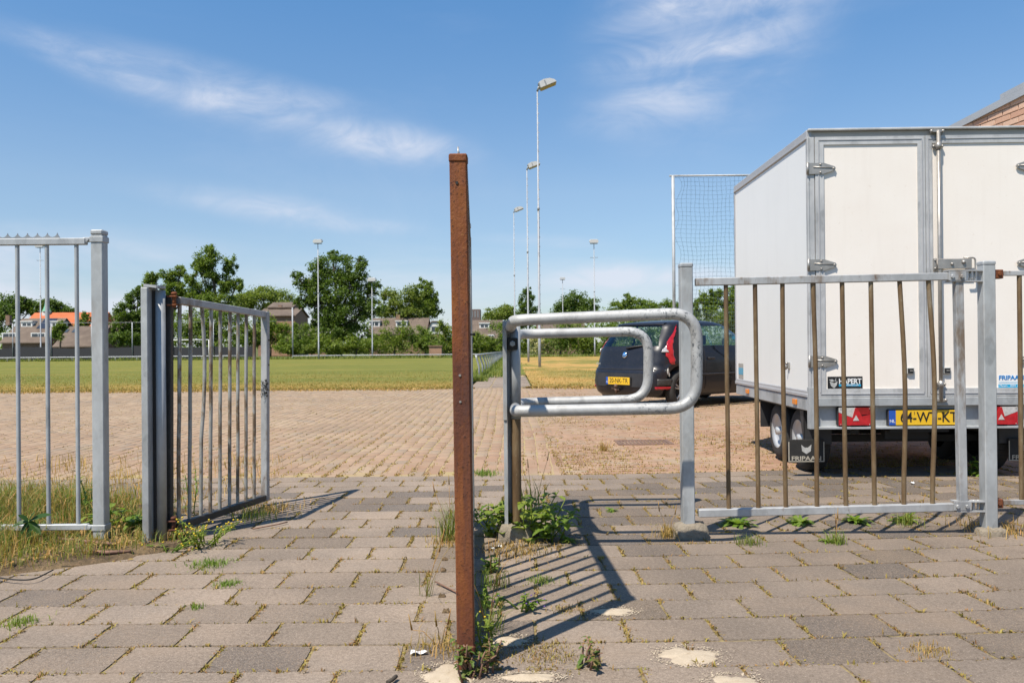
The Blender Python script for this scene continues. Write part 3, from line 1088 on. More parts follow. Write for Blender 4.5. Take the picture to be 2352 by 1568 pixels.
# --- path of big slabs between the railing and the verge
pathbed = sheet('slab_path', -0.95, 0.42, BRICK_Y1 + 0.01, 31, -0.009, 'brick_joint', 4, 12, False, terrain)
y = BRICK_Y1 + 0.22
PTH = MB()
PTH.v = ringz(0.5, 0.5, -0.03) + ringz(0.5, 0.5, 0.0)
PTH.f = [(4, 5, 6, 7)] + [(a, (a + 1) % 4, 4 + (a + 1) % 4, 4 + a) for a in range(4)]
PTH.sm = [False] * 5
PM = PTH.mesh('slab', 'slab')
while y < 26:
    for c in range(3):
        o = obj('slab', PM, pathbed)
        o.location = (-0.72 + c * 0.46 + random.uniform(-0.01, 0.01), y, terrain(y) + random.uniform(-0.004, 0.004))
        o.scale = (0.43, 0.40, 1)
    y += 0.43

# --- pitch and verge
def turf(name, x0, x1, y0, y1, mat, wob):
    V, F = [], []
    nx_, ny_ = 70, 46
    for j in range(ny_ + 1):
        t = j / ny_
        for i in range(nx_ + 1):
            x = x0 + (x1 - x0) * i / nx_
            ya = y0 + wob * (math.sin(x * 1.9) * 0.6 + math.sin(x * 0.7 + 1) + 0.5 * math.sin(x * 5.3) + 0.3 * math.sin(x * 11.7 + 2))
            y = ya + (y1 - ya) * t ** 1.8
            V.append((x, y, terrain(y) + 0.012 + 0.01 * math.sin(x * 2.2 + y * 1.7)))
    n = nx_ + 1
    for j in range(ny_):
        for i in range(nx_):
            F.append((j * n + i, j * n + i + 1, (j + 1) * n + i + 1, (j + 1) * n + i))
    o = obj(name, npmesh(name, V, F, mat, True))
    o['kind'] = 'structure'
    return o
turf('sports_pitch', -75, -1.05, 18.05, 98, 'pitch_turf', 0.16)
turf('dry_verge', 0.45, 60, 18.15, 98, 'dry_turf', 0.16)
turf('path_edge_grass', -1.05, 0.5, 27.5, 98, 'pitch_turf', 0.03)

def scatter_turf(name, mat, n, fx, hmin, hmax, lean=0.8, wid=0.012):
    P = np.array([fx() for _ in range(n)])
    H = RNG.uniform(hmin, hmax, n) * (1 + 0.5 * (RNG.random(n) > 0.93))
    Vb, Fb = blades(P, H, np.full(n, wid) * RNG.uniform(0.7, 1.5, n), RNG.uniform(0.2, lean, n))
    o = obj(name, npmesh(name, Vb, Fb, mat))
    tag(o, kind='stuff')
    return o
def ptf():
    y = 17.95 + 16 * random.random() ** 2.8
    x = random.uniform(-0.66 * y, -1.05)
    if random.random() < 0.25:
        y = 17.9 + random.random() ** 2 * 0.7
    return (x, y, terrain(y) + 0.005)
tag(scatter_turf('pitch_grass', 'grass_turf', 42000, ptf, 0.018, 0.045, 1.2, 0.012), 'short tired grass along the near edge of the pitch', 'grass')
def etf():
    x = random.uniform(-13, 8.5)
    y = 17.9 + random.gauss(0, 0.28) + 0.25 * math.sin(x * 0.9) * math.sin(x * 2.3 + 1)
    if -1.0 < x < 0.4:
        y = 17.9
        x = random.choice((-1.05, 0.45)) + random.gauss(0, 0.1)
    return (x, y, terrain(y))
tag(scatter_turf('edge_straw', 'grass_dry', 9000, etf, 0.02, 0.06, 1.2, 0.016), 'orange straw where the brick paving meets the pitch', 'straw')
def vtf():
    y = 18.1 + 18 * random.random() ** 2.6
    x = random.uniform(0.45, min(0.66 * y, 9.5))
    return (x, y, terrain(y) + 0.005)
tag(scatter_turf('verge_grass', 'grass_dry', 20000, vtf, 0.018, 0.050, 1.2, 0.012), 'parched orange grass on the verge behind the dark car', 'grass')
def rtf():
    y = 22 + 75 * random.random() ** 1.7
    if random.random() < 0.5:
        x = -1.0 + random.gauss(0, 0.16)
    else:
        x = -0.5 + random.gauss(0, 0.35)
        y = 25 + 50 * random.random()
    return (x, y, terrain(y))
tag(scatter_turf('railing_grass', 'grass_green', 9000, rtf, 0.06, 0.24, 0.9, 0.02), 'rough grass growing under the side railing', 'grass')
def ftf():
    y = random.uniform(95.5, 97.5)
    return (random.uniform(-62, 45), y, terrain(y))
tag(scatter_turf('far_grass', 'grass_green', 9000, ftf, 0.10, 0.42, 0.7, 0.07), 'long grass along the far rail of the pitch', 'grass')

# --- moss and small weeds in the joints
PJ, HJ, WJ = [], [], []
def tuftpts(x, y, z, n, spread, h):
    for _ in range(n):
        PJ.append((x + random.gauss(0, spread), y + random.gauss(0, spread), z))
        HJ.append(h * random.uniform(0.4, 1.3))
        WJ.append(random.uniform(0.0022, 0.0045))
for X, Y, a, w, dp in joints:
    ca_, sa_ = math.cos(a), math.sin(a)
    for side in ('end', 'front'):
        L = dp if side == 'end' else w
        dens = 1.3 if side == 'end' else 0.55
        for kk in range(int(L / 0.016)):
            t = random.uniform(-0.5, 0.5) * L
            lx, ly = (w / 2 + 0.008, t) if side == 'end' else (t, -dp / 2 - 0.004)
            x, y = X + lx * ca_ - ly * sa_, Y + lx * sa_ + ly * ca_
            nz = math.sin(x * 7.1 + math.sin(y * 5.3) * 2.0) * math.sin(y * 6.3 + x * 2.1) * 0.5 + 0.5
            far = 1.25 if y > 4.0 else 1.0
            if random.random() < dens * far * (0.34 + 1.0 * nz ** 1.4):
                tuftpts(x, y, -0.005, random.randint(3, 7), 0.0055, random.choice((0.008, 0.010, 0.013, 0.020)))
PJ, HJ, WJ = np.array(PJ), np.array(HJ), np.array(WJ)
Vb, Fb = blades(PJ, HJ, WJ * 1.5, RNG.uniform(0.2, 1.3, len(PJ)))
o = obj('joint_moss', npmesh('joint_moss', Vb, Fb, 'moss'))
tag(o, 'yellow green moss and seedlings in the slab joints', 'moss', kind='stuff')
# dry moss, seeds and sand lying in the joints and spilling over the slab rims
PL = []
for X, Y, a, w, dp in joints:
    ca_, sa_ = math.cos(a), math.sin(a)
    for side in ('end', 'front'):
        L = dp if side == 'end' else w
        for kk in range(int(L / 0.0045) if side == 'end' else int(L / 0.009)):
            t = random.uniform(-0.52, 0.52) * L
            lx, ly = (w / 2 + 0.007, t) if side == 'end' else (t, -dp / 2 - 0.003)
            x, y = X + lx * ca_ - ly * sa_, Y + lx * sa_ + ly * ca_
            nz = math.sin(x * 8.3 + math.sin(y * 6.1) * 2.0) * math.sin(y * 7.3 + x * 2.7) * 0.5 + 0.5
            if random.random() < 0.10 + 0.85 * nz ** 1.5:
                sp_ = 0.006 + 0.009 * nz * random.random()
                PL.append((x + random.gauss(0, sp_), y + random.gauss(0, sp_ * 0.7), random.uniform(-0.003, 0.004)))
PL = np.array(PL)
V, F = leaf_quads(PL, 0.0095, 2.2, 0.6)
o = obj('joint_litter', npmesh('joint_litter', V, F, 'moss'))
tag(o, 'dry moss crumbs and seeds spilling from the slab joints', 'moss', kind='stuff')
n = 38000
yb = BRICK_Y0 + 10.5 * RNG.random(n) ** 1.6
xb = RNG.uniform(-1, 1, n) * (yb * 0.64)
keep = RNG.random(n) < 0.25 + 0.75 * np.clip(np.sin(xb * 2.1 + np.sin(yb * 1.3)) * np.sin(yb * 1.9 + xb) + 0.35, 0, 1)
yb = np.where(xb > 0.4, BRICK_Y0 + np.round((yb - BRICK_Y0) / PV_D) * PV_D + 0.004, yb)
xb = np.where(xb < 0.4, 0.36 + PV_D / 2 - np.round((0.36 - xb) / PV_D) * PV_D, xb)
xb, yb = xb[keep], yb[keep]
PB, nb = [], 0
gx = np.array([warp(a_, b_)[:2] for a_, b_ in zip(xb, yb)])
strong = np.where(xb < 0.4, 0.25 + 0.75 * (np.sin(np.round(xb / PV_D) * 12.9898) * 43758.5 % 1.0) ** 2, 1.0) * np.where(xb < 0.4, 0.55, 1.0) * np.where(xb < -2.2, 0.6, 1.0)
gx = gx[RNG.random(len(gx)) < strong]
PB = np.repeat(gx, 4, 0) + RNG.normal(0, 0.012, (len(gx) * 4, 2))
PB = np.concatenate([PB, np.array([[terrain(q[1]) - 0.004] for q in PB])], 1)
Vb, Fb = blades(PB, RNG.uniform(0.004, 0.020, len(PB)) * (1 + 1.2 * (RNG.random(len(PB)) > 0.97)), RNG.uniform(0.004, 0.008, len(PB)), RNG.uniform(0.3, 1.3, len(PB)))
o = obj('brick_moss', npmesh('brick_moss', Vb, Fb, 'moss'))
tag(o, 'moss and weeds in the joints of the red clay bricks', 'moss', kind='stuff')
# ------------------------------------------------------------------ fences and gates
def round_path(pts, rad, n=7):
    pts = [Vector(p) for p in pts]
    out = [pts[0]]
    rr = rad if isinstance(rad, (list, tuple)) else [rad] * len(pts)
    for i in range(1, len(pts) - 1):
        a, b, c = pts[i - 1], pts[i], pts[i + 1]
        r_ = min(rr[i], (a - b).length * 0.49, (c - b).length * 0.49)
        p, q = b + (a - b).normalized() * r_, b + (c - b).normalized() * r_
        for j in range(n + 1):
            t = j / n
            out.append(p.lerp(b, t).lerp(b.lerp(q, t), t))
    out.append(pts[-1])
    return out

def hexbolt(mb, c, axis, r, h):
    axis = Vector(axis).normalized()
    mb.lathe([(0.0, 0), (r, 0), (r, h * 0.85), (r * 0.85, h), (0.0, h)], c, axis, 6, False)

YF = 4.03
# left fence: post, two rails, bars, spiked strip
p = W(233, 1238, YF)
post_x = p.x
root = thing('fence', (post_x, YF, 0), 'tall grey steel bar fence with a spiked strip on its top rail', 'fence')
mb = MB(); mb.span((post_x - 0.029, YF - 0.028, -0.05), (post_x + 0.029, YF + 0.028, 1.500), 0.004)
pst = mb.build('post', 'galvanised_post', root)
mb = MB(); mb.span((post_x - 0.031, YF - 0.031, 1.497), (post_x + 0.031, YF + 0.031, 1.522), 0.007)
mb.build('cap', 'galvanised', pst)
for nm, zc in (('clamp', 1.475), ('clamp', 0.078)):
    mb = MB()
    mb.span((post_x - 0.033, YF - 0.032, zc - 0.014), (post_x + 0.033, YF + 0.032, zc + 0.014), 0.002)
    mb.span((post_x - 0.075, YF - 0.012, zc - 0.012), (post_x - 0.030, YF - 0.004, zc + 0.012), 0.002)
    hexbolt(mb, (post_x - 0.050, YF - 0.012, zc), (0, -1, 0), 0.008, 0.008)
    mb.build(nm, 'galvanised', root)
zr1, zr0 = 1.468, 0.079
mb = MB(); mb.span((post_x - 2.1, YF - 0.016, zr1 - 0.016), (post_x - 0.062, YF + 0.016, zr1 + 0.016), 0.003); mb.build('rail', 'galvanised', root)
mb = MB(); mb.span((post_x - 2.1, YF - 0.014, zr0 - 0.014), (post_x - 0.062, YF + 0.014, zr0 + 0.014), 0.003); mb.build('rail', 'galvanised', root)
bx0 = W(178, 900, YF).x
for i in range(14):
    x = bx0 - 0.1445 * i
    if x < post_x - 2.08:
        break
    mb = MB(); mb.tube([(x, YF, zr0 + 0.012), (x, YF, zr1 - 0.014)], 0.0098, 12, False)
    mb.build('bar', 'galvanised', root)
mb = MB()
sx1 = W(132, 545, YF).x
x = sx1
poly = [(sx1 + 0.012, YF - 0.002, zr1 + 0.016), (sx1 + 0.012, YF - 0.002, zr1 + 0.020)]
pitch_s = 0.0485
kx = sx1
while kx > post_x - 2.05:
    poly += [(kx + 0.003, YF - 0.002, zr1 + 0.034), (kx, YF - 0.002, zr1 + 0.043), (kx - 0.004, YF - 0.002, zr1 + 0.034),
             (kx - 0.012, YF - 0.002, zr1 + 0.026), (kx - 0.024, YF - 0.002, zr1 + 0.0225), (kx - 0.036, YF - 0.002, zr1 + 0.026)]
    kx -= pitch_s
poly += [(kx, YF - 0.002, zr1 + 0.02), (kx, YF - 0.002, zr1 + 0.016)]
for i in range(0, len(poly) - 3):
    a, b = Vector(poly[i + 1]), Vector(poly[i + 2])
    if a.x - b.x > 1e-5:
        z0_ = zr1 + 0.016
        mb.prism([(a.x, a.y, z0_), (a.x, a.y, a.z), (b.x, b.y, b.z), (b.x, b.y, z0_)], (0, 0.004, 0))
mb.build('spike_strip', 'lamp_grey', root)

# left gate: hinge post and the open leaf
hx = W(338, 1000, 3.96).x
root = thing('gate_post', (hx, 4.02, 0), 'low grey hinge post of flat steel and round tube under one cap', 'gate post')
mb = MB(); mb.span((hx - 0.017, 3.937, -0.05), (hx + 0.016, 4.05, 1.236), 0.003); pst = mb.build('post', 'galvanised_post', root)
tx = W(371, 1000, 4.02).x
mb = MB(); mb.tube([(tx, 4.012, -0.05), (tx, 4.012, 1.226)], 0.0255, 20); mb.build('tube', 'galvanised', root)
mb = MB(); mb.span((hx + 0.017, 3.985, 0.0), (hx + 0.030, 4.03, 1.225)); mb.build('gap_shade_strip', 'black_rubber', root)  # black strip added to paint the shade in the gap beside the tube
mb = MB()
cap = []
for i in range(24):
    an = 2 * math.pi * i / 24
    cxx = tx if math.cos(an) > 0 else hx
    cap.append((cxx + (0.029 if math.cos(an) > 0 else 0.021) * math.cos(an), 3.998 + 0.047 * math.sin(an), 1.240 - (cxx - hx) * 0.16))
mb.prism(cap, (0, 0, 0.013)); mb.build('cap', 'galvanised_rail', root)

def hinge_block(root, c, name='hinge'):
    mb = MB()
    mb.span((c.x - 0.030, c.y - 0.018, c.z - 0.026), (c.x + 0.016, c.y + 0.018, c.z - 0.018), 0.002)
    mb.span((c.x - 0.030, c.y - 0.018, c.z + 0.016), (c.x + 0.016, c.y + 0.018, c.z + 0.024), 0.002)
    mb.tube([(c.x, c.y, c.z - 0.034), (c.x, c.y, c.z + 0.034)], 0.010, 10)
    mb.sphere((c.x, c.y, c.z + 0.034), 0.016, 10, 6, (1, 1, 0.55))
    return mb.build(name, 'rust', root)

A0, A1 = W(408, 690, 4.05), W(606, 722, 4.92)
B0, B1 = W(405, 1209, 4.05), W(606, 1143, 4.92)
root = thing('gate', (B0.x, B0.y, 0), 'open low gate leaf swung inward with grey bars flaking to rust', 'gate')
mb = MB(); mb.bar(A0, A1, 0.036, 0.036, 0.003); mb.build('top_rail', 'galvanised_rail', root)
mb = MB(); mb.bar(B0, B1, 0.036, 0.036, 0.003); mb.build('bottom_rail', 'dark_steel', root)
d = (B1 - B0).normalized()
mb = MB(); mb.bar(B1 + d * 0.018 - Vector((0, 0, 0.018)), A1 + d * 0.018 + Vector((0, 0, 0.018)), 0.040, 0.036, 0.003, d); est = mb.build('end_stile', 'galvanised_rail', root)
mb = MB(); mb.bar(W(389, 1219, 4.065), W(388.5, 679, 4.065), 0.030, 0.036, 0.003, (0, 1, 0)); mb.build('hinge_stile', 'dark_steel', root)  # dark material paints in the shade on this stile
tops = [410, 435, 461, 482.5, 504, 526, 544.5, 563.5, 582]
for i, xt in enumerate(tops):
    t = None
    lo, hi = 0.0, 1.0
    for _ in range(40):
        m_ = (lo + hi) / 2
        q = A0.lerp(A1, m_)
        px = CX + FPX * (CAM_M.transposed() @ (q - Vector((0, 0, CAM_H)))).x / -(CAM_M.transposed() @ (q - Vector((0, 0, CAM_H)))).z
        lo, hi = (m_, hi) if px < xt else (lo, m_)
    t = lo + 0.012
    a, b = A0.lerp(A1, t), B0.lerp(B1, t)
    a = a - Vector((0, 0, 0.017)); b = b + Vector((0, 0, 0.017))
    pts = [b.lerp(a, s_ / 8) for s_ in range(9)]
    if i == 2:
        pts = [q + d * (0.028 if 5 <= j <= 6 else 0.018 if j in (4, 7) else 0.0) for j, q in enumerate(pts)]
    else:
        pts = [q + d * random.gauss(0, 0.0012) for q in pts]
    mb = MB(); mb.tube(pts, 0.0098, 10, False)
    mb.build('bar', 'patchy_bar', root)
hinge_block(root, W(400, 690, 4.03))
hinge_block(root, W(399, 1205, 4.03))
for s_ in range(2):
    mb = MB()
    mb.lathe([(0.0, 0.0), (0.006, 0.0), (0.006, 0.001), (0.0, 0.001)], B1.lerp(A1, 0.86 - s_ * 0.135) + Vector((0.0215, 0, 0)) + d * 0.018, (1, -0.2, 0), 8, False)
    mb.build('bolt_hole', 'under_dark', est)
# tangle of wire and a chain on the end stile
mb = MB()
c0 = B1.lerp(A1, 0.605) + d * 0.02
for w_ in range(7):
    pts = []
    ph = random.uniform(0, 6)
    for s_ in range(12):
        a_ = ph + s_ * random.uniform(0.5, 0.9)
        pts.append(c0 + Vector((0.020 * math.cos(a_) + random.gauss(0, 0.006), -0.012 + 0.026 * math.sin(a_), 0.035 - 0.009 * s_ * random.uniform(0.7, 1.1))))
    mb.tube(pts, 0.0018, 5)
for s_ in range(6):
    mb.sphere(c0 + Vector((0.010 + 0.006 * (s_ % 2), -0.026, 0.04 - 0.018 * s_)), 0.0075, 7, 5)
tag(mb.build('wire_tangle', 'dark_steel', None, c0), 'dark rusty tangle of wire and chain tied to a gate stile', 'wire')

# rusty gate standing open, seen along its edge
N0, N1 = W(1070.5, 1484, 2.42), W(1053, 368, 2.42)
F0, F1 = W(1077, 1200, 4.15), W(1064, 500, 4.15)
F0 = Vector((W(1076, 900, 4.15).x, 4.15, N0.z)); F1 = Vector((W(1071, 600, 4.15).x, 4.15, N1.z))
root = thing('gate', (N0.x, N0.y, 0), 'tall rusty brown gate leaf seen edge on with many upright bars', 'gate')
mb = MB(); mb.bar(N0, N1, 0.0505, 0.050, 0.0035, (0, 1, 0)); st = mb.build('stile', 'rust', root)
mb = MB()
mb.bar(N1 - Vector((0, 0, 0.010)), N1 + Vector((0, 0, 0.014)), 0.054, 0.056, 0.004, (0, 1, 0))
mb.build('top_cap', 'rust', st)
mb = MB()
mb.bar(N0 + Vector((0, 0, 0.012)), N0 - Vector((0, 0, 0.012)), 0.055, 0.060, 0.005, (0, 1, 0))
mb.build('foot_flange', 'rust', st)
mb = MB(); mb.bar(N0 - Vector((0.002, 0, 0.012)), N0 - Vector((0.002, 0, 0.085)), 0.040, 0.034, 0.003, (0, 1, 0)); mb.build('drop_bolt_socket', 'rust', root)
mb = MB(); mb.tube([N1 + Vector((-0.001, 0.004, 0.0)), N1 + Vector((-0.001, 0.004, 0.040))], 0.0021, 8); mb.tube([N1 + Vector((0.002, 0.006, 0.0)), N1 + Vector((0.0025, 0.006, 0.026))], 0.0012, 6)
mb.build('drop_rod', 'stainless', root)
for (py, mt, r_) in ((422, 'under_dark', 0.0045), (860, 'stainless', 0.0036), (920, 'stainless', 0.0034)):
    q = N1.lerp(N0, (py - 366) / (1483 - 366)) + Vector((-0.004, -0.0262, 0))
    mb = MB(); mb.lathe([(0.0, 0.0012), (r_, 0.0012), (r_, -0.002)], q, (0, -1, 0), 12, False)
    mb.build('rivet' if mt == 'stainless' else 'bolt_hole', mt, st)
tr0, tr1 = N1 + Vector((0, 0.025, -0.028)), F1 + Vector((0, -0.02, -0.028))
br0, br1 = N0 + Vector((0, 0.025, 0.028)), F0 + Vector((0, -0.02, 0.028))
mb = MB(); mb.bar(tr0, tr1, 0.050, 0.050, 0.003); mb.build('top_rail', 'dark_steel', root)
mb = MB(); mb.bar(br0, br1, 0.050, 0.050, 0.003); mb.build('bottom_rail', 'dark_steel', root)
mb = MB(); mb.bar(F0, F1, 0.050, 0.050, 0.003, (0, 1, 0)); mb.build('stile', 'galvanised_rail', root)
for i in range(12):
    t = (i + 1) / 13
    a, b = tr0.lerp(tr1, t), br0.lerp(br1, t)
    mb = MB(); mb.tube([b + Vector((0.008, 0, 0.022)), a + Vector((0.008, 0, -0.022))], 0.0125, 10, False)
    mb.build('bar', 'brown_bar', root)
q = W(1086, 768, 2.47)
mb = MB(); mb.tube([q - Vector((0.014, 0, 0)), q + Vector((0.004, 0, 0))], 0.0025, 8); mb.lathe([(0, 0), (0.0042, 0), (0.0042, 0.005), (0, 0.005)], q + Vector((0.002, 0, 0)), (1, 0, 0), 6, False)
mb.build('bolt', 'black_plastic', root)
px_ = W(1066, 700, 4.30).x
root = thing('gate_post', (px_, 4.30, 0), 'grey hinge post mostly hidden behind the tall rusty gate', 'gate post')
mb = MB(); mb.span((px_ - 0.035, 4.27, -0.05), (px_ + 0.034, 4.34, 1.555), 0.004); pst = mb.build('post', 'galvanised_post', root)
mb = MB(); mb.span((px_ - 0.038, 4.267, 1.552), (px_ + 0.038, 4.343, 1.585), 0.010); mb.build('cap', 'galvanised', pst)
for zc in (1.30, 0.2):
    mb = MB(); mb.span((px_ - 0.018, 4.17, zc - 0.03), (px_ + 0.022, 4.272, zc + 0.03), 0.003); mb.build('hinge', 'rust', root)

# cycle barrier with two tube hoops
YP = 4.05
bxp = W(1186, 1060, YP).x
root = thing('cycle_barrier', (bxp, YP, 0), 'grey tubular barrier with two round hoops on one rusty footed post', 'barrier')
ztop = W(1186, 737, YP).z
zsl = W(1186, 961, YP).z
mb = MB(); mb.tube([(bxp, YP, 0.0), (bxp, YP, zsl + 0.01)], 0.0235, 20, False); mb.build('post', 'brown_bar', root)
mb = MB(); mb.tube([(bxp, YP, zsl), (bxp, YP, ztop - 0.008)], 0.0250, 20); slv = mb.build('sleeve', 'galvanised', root)
lx = W(1160, 850, YP).x
mb = MB()
mb.span((lx - 0.010, YP - 0.045, zsl - 0.004), (lx + 0.010, YP + 0.03, ztop), 0.002)
mb.build('angle_iron', 'galvanised_post', root)
mb = MB(); mb.span((lx + 0.0095, YP + 0.018, 0.03), (bxp + 0.010, YP + 0.026, ztop - 0.012), 0.002); mb.build('back_plate', 'galvanised_rail', root)
mb = MB(); mb.span((lx - 0.008, YP - 0.038, 0.03), (lx + 0.009, YP + 0.01, zsl)); mb.build('strip', 'galvanised_post', root)
qb = W(1177, 789, YP - 0.03)
mb = MB(); mb.span((qb.x - 0.026, YP - 0.036, qb.z - 0.030), (qb.x + 0.026, YP - 0.022, qb.z + 0.028), 0.008); pl_ = mb.build('bolt_plate', 'black_rubber', root)
mb = MB(); hexbolt(mb, (qb.x, YP - 0.036, qb.z), (0, -1, 0), 0.0145, 0.012); mb.build('bolt', 'galvanised', pl_)
YH = 3.69
hp = [Vector((W(1172, 752, YP - 0.02).x, YP - 0.012, W(1172, 752, YP).z)), W(1180, 735.5, YH), W(1601, 718, YH), W(1599.5, 936.5, YH), W(1184, 944, YH), Vector((W(1184, 940, YP - 0.02).x, YP - 0.012, W(1184, 936, YP).z))]
mb = MB(); mb.tube(round_path(hp, [0, 0.075, 0.125, 0.125, 0.06, 0], 10), 0.0262, 24); mb.build('hoop', 'hoop_steel', root)
YR = 4.58
hp = [Vector((bxp - 0.004, YP + 0.012, W(1186, 775, YP).z)), W(1192, 767, YR), W(1490, 760.5, YR), W(1488, 916.5, YR), W(1196, 924.5, YR), Vector((bxp - 0.004, YP + 0.012, W(1186, 940, YP).z))]
mb = MB(); mb.tube(round_path(hp, [0, 0.10, 0.125, 0.125, 0.10, 0], 10), 0.0268, 24); mb.build('hoop', 'hoop_steel', root)

def lump(name, c, sx, sy, h, mat, parent, seed):
    rr = random.Random(seed)
    mb = MB()
    n, V, F = 16, [], []
    prof = [(1.0, -0.03), (0.99, 0.3), (0.93, 0.72), (0.80, 0.97), (0.45, 1.0), (0.0, 1.0)]
    jit = [1 + rr.uniform(-0.13, 0.13) for _ in range(n)]
    for i, (s_, z_) in enumerate(prof):
        for j in range(n):
            an = 2 * math.pi * j / n
            ex = abs(math.cos(an)) ** 0.55 * (1 if math.cos(an) >= 0 else -1)
            ey = abs(math.sin(an)) ** 0.55 * (1 if math.sin(an) >= 0 else -1)
            V.append((c[0] + ex * sx / 2 * s_ * jit[j], c[1] + ey * sy / 2 * s_ * jit[j], c[2] + h * z_ + (rr.uniform(-0.006, 0.006) if 0 < i < 5 else 0)))
    for i in range(len(prof) - 1):
        for j in range(n):
            k_ = (j + 1) % n
            F.append((i * n + j, i * n + k_, (i + 1) * n + k_, (i + 1) * n + j))
    mb.add(V, F, True)
    return mb.build(name, mat, parent)
lump('footing', (bxp - 0.005, YP, -0.02), 0.19, 0.17, 0.095, 'concrete', root, 3)

# right gate: posts, leaf, and the fence panel beyond
YG = 4.06
def rpost(x, zt, zb, label):
    r_ = thing('gate_post', (x, YG, 0), label, 'gate post')
    mb = MB(); mb.span((x - 0.030, YG - 0.030, zb), (x + 0.030, YG + 0.030, zt - 0.018), 0.004); p_ = mb.build('post', 'galvanised_post', r_)
    mb = MB(); mb.span((x - 0.032, YG - 0.032, zt - 0.022), (x + 0.032, YG + 0.032, zt), 0.007); mb.build('cap', 'galvanised', p_)
    return r_
pa = W(1580, 900, YG - 0.03)
root = rpost(pa.x, W(1577, 605, YG).z, 0.05, 'grey square gate post standing on a rough concrete foot')
lump('footing', (pa.x + 0.012, YG - 0.005, -0.02), 0.17, 0.15, 0.088, 'concrete', root, 5)
pb = W(2276, 900, YG - 0.03)
root = rpost(pb.x, W(2266, 600, YG).z, 0.02, 'grey square hinge post beside the back of the white trailer')
lump('footing', (pb.x + 0.005, YG - 0.01, -0.02), 0.15, 0.12, 0.055, 'concrete', root, 8)

T0, T1 = W(1597, 648, YG), W(2205, 634.5, YG)
L0, L1 = W(1604, 1177.5, YG), W(2200, 1163, YG)
root = thing('gate', (T1.x, YG, 0), 'closed low gate of brown upright bars in front of the white trailer', 'gate')
mb = MB(); mb.bar(T0, T1, 0.036, 0.0365, 0.003); mb.build('top_rail', 'galvanised_stained', root)
mb = MB(); mb.bar(L0, L1, 0.036, 0.0375, 0.003); mb.build('bottom_rail', 'galvanised_rail', root)
mb = MB(); mb.bar(W(2210, 1154, YG), W(2200, 644, YG), 0.040, 0.036, 0.003, (0, 1, 0)); mb.build('end_stile', 'galvanised_stained', root)
bt = [1667, 1734, 1797, 1867, 1934, 2000, 2066, 2132]
bb = [1674, 1742, 1805, 1876.5, 1943, 2008.7, 2076, 2141.7]
for i in range(8):
    yt = 648 - (bt[i] - 1597) * 0.0222 + 6
    yb_ = 1177.5 - (bb[i] - 1604) * 0.0243 - 6
    xm = (bt[i] + bb[i]) / 2
    dxm = {6: 8.0, 7: 10.0, 3: 3.0, 2: -1.5}.get(i, 0.0)
    pts = []
    for s_ in range(9):
        t = s_ / 8
        x = bt[i] + (bb[i] - bt[i]) * t + dxm * math.sin(math.pi * min(1, t * 1.05)) ** 1.2
        pts.append(W(x, yt + (yb_ - yt) * t, YG))
    mb = MB(); mb.tube(pts, 0.0112, 12, False); mb.build('bar', 'brown_bar', root)
for (px0, px1, py, hh) in ((2172, 2256, 634, 12), (2188, 2264, 1161, 11)):
    a, b = W(px0, py - hh, YG), W(px1, py - hh, YG)
    c, e_ = W(px0, py + hh, YG), W(px1, py + hh, YG)
    mb = MB()
    mb.bar(a, b, 0.05, 0.006); mb.bar(c.lerp(e_, 0.05), e_, 0.05, 0.006)
    m_ = W((px0 + px1) / 2 - 16, py, YG - 0.02)
    mb.box(m_ + Vector((0, -0.004, 0)), (0.085, 0.006, 0.042), None, 0.001)
    for s_ in (-0.026, 0.02):
        hexbolt(mb, m_ + Vector((s_, -0.007, -0.002)), (0, -1, 0), 0.010, 0.008)
    t_ = W(px1 - 28, py, YG)
    mb.tube([t_ - Vector((0, 0, 0.03)), t_ + Vector((0, 0, 0.03))], 0.006, 8)
    mb.tube([t_ + Vector((0.022, 0, -0.03)), t_ + Vector((0.022, 0, 0.03))], 0.005, 8)
    mb.build('hinge', 'galvanised_stained', root)

root = thing('fence', (pb.x + 0.1, YG, 0), 'cut off low bar fence fixed to a hinge post by rusty brackets', 'fence')
for py, hh in ((628, 10), (1152.5, 12)):
    a = W(2302, py, YG)
    mb = MB(); mb.span((a.x, YG - 0.014, a.z - 0.0115), (a.x + 1.75, YG + 0.014, a.z + 0.0115), 0.002); mb.build('rail', 'galvanised_rail', root)
    c = W(2290, py + 2, YG)
    mb = MB(); mb.box(c, (0.042, 0.040, 0.044), None, 0.003); hexbolt(mb, c + Vector((0, -0.02, 0)), (0, -1, 0), 0.009, 0.007); mb.build('bracket', 'rust', root)
x = W(2344, 900, YG).x
while x < pb.x + 1.85:
    mb = MB(); mb.tube([(x, YG, W(2340, 1152, YG).z), (x, YG, W(2340, 628, YG).z)], 0.0112, 12, False); mb.build('bar', 'brown_bar', root)
    x += 0.1425
mb = MB(); mb.span((pb.x + 1.88, YG - 0.03, -0.05), (pb.x + 1.94, YG + 0.03, 1.34), 0.004); mb.build('post', 'galvanised_post', root)
# ------------------------------------------------------------------ box trailer (its frame: x along the rear, y forward, z up)
TS = 1 / 336.0
TY = 5.65
TW_, TL_ = 1.59, 2.02
t0 = W(1858, 784, TY)
TYAW = -math.atan(0.022)
root = thing('box_trailer', (t0.x, TY, 0), 'white box trailer with double rear doors parked behind the low gate', 'trailer', None, TYAW)
TR = root
hor = lambda x: 784.0 - 0.00873 * (x - 1858)
tx_ = lambda x: (x - 1858) * TS
tz_ = lambda y, x=1858: CAM_H + (hor(x) - y) * TS

def tb(mb, x0, x1, y0, y1, d0, d1, bev=0.0):
    return mb.span((tx_(x0), d0, tz_(y1)), (tx_(x1), d1, tz_(y0)), bev)

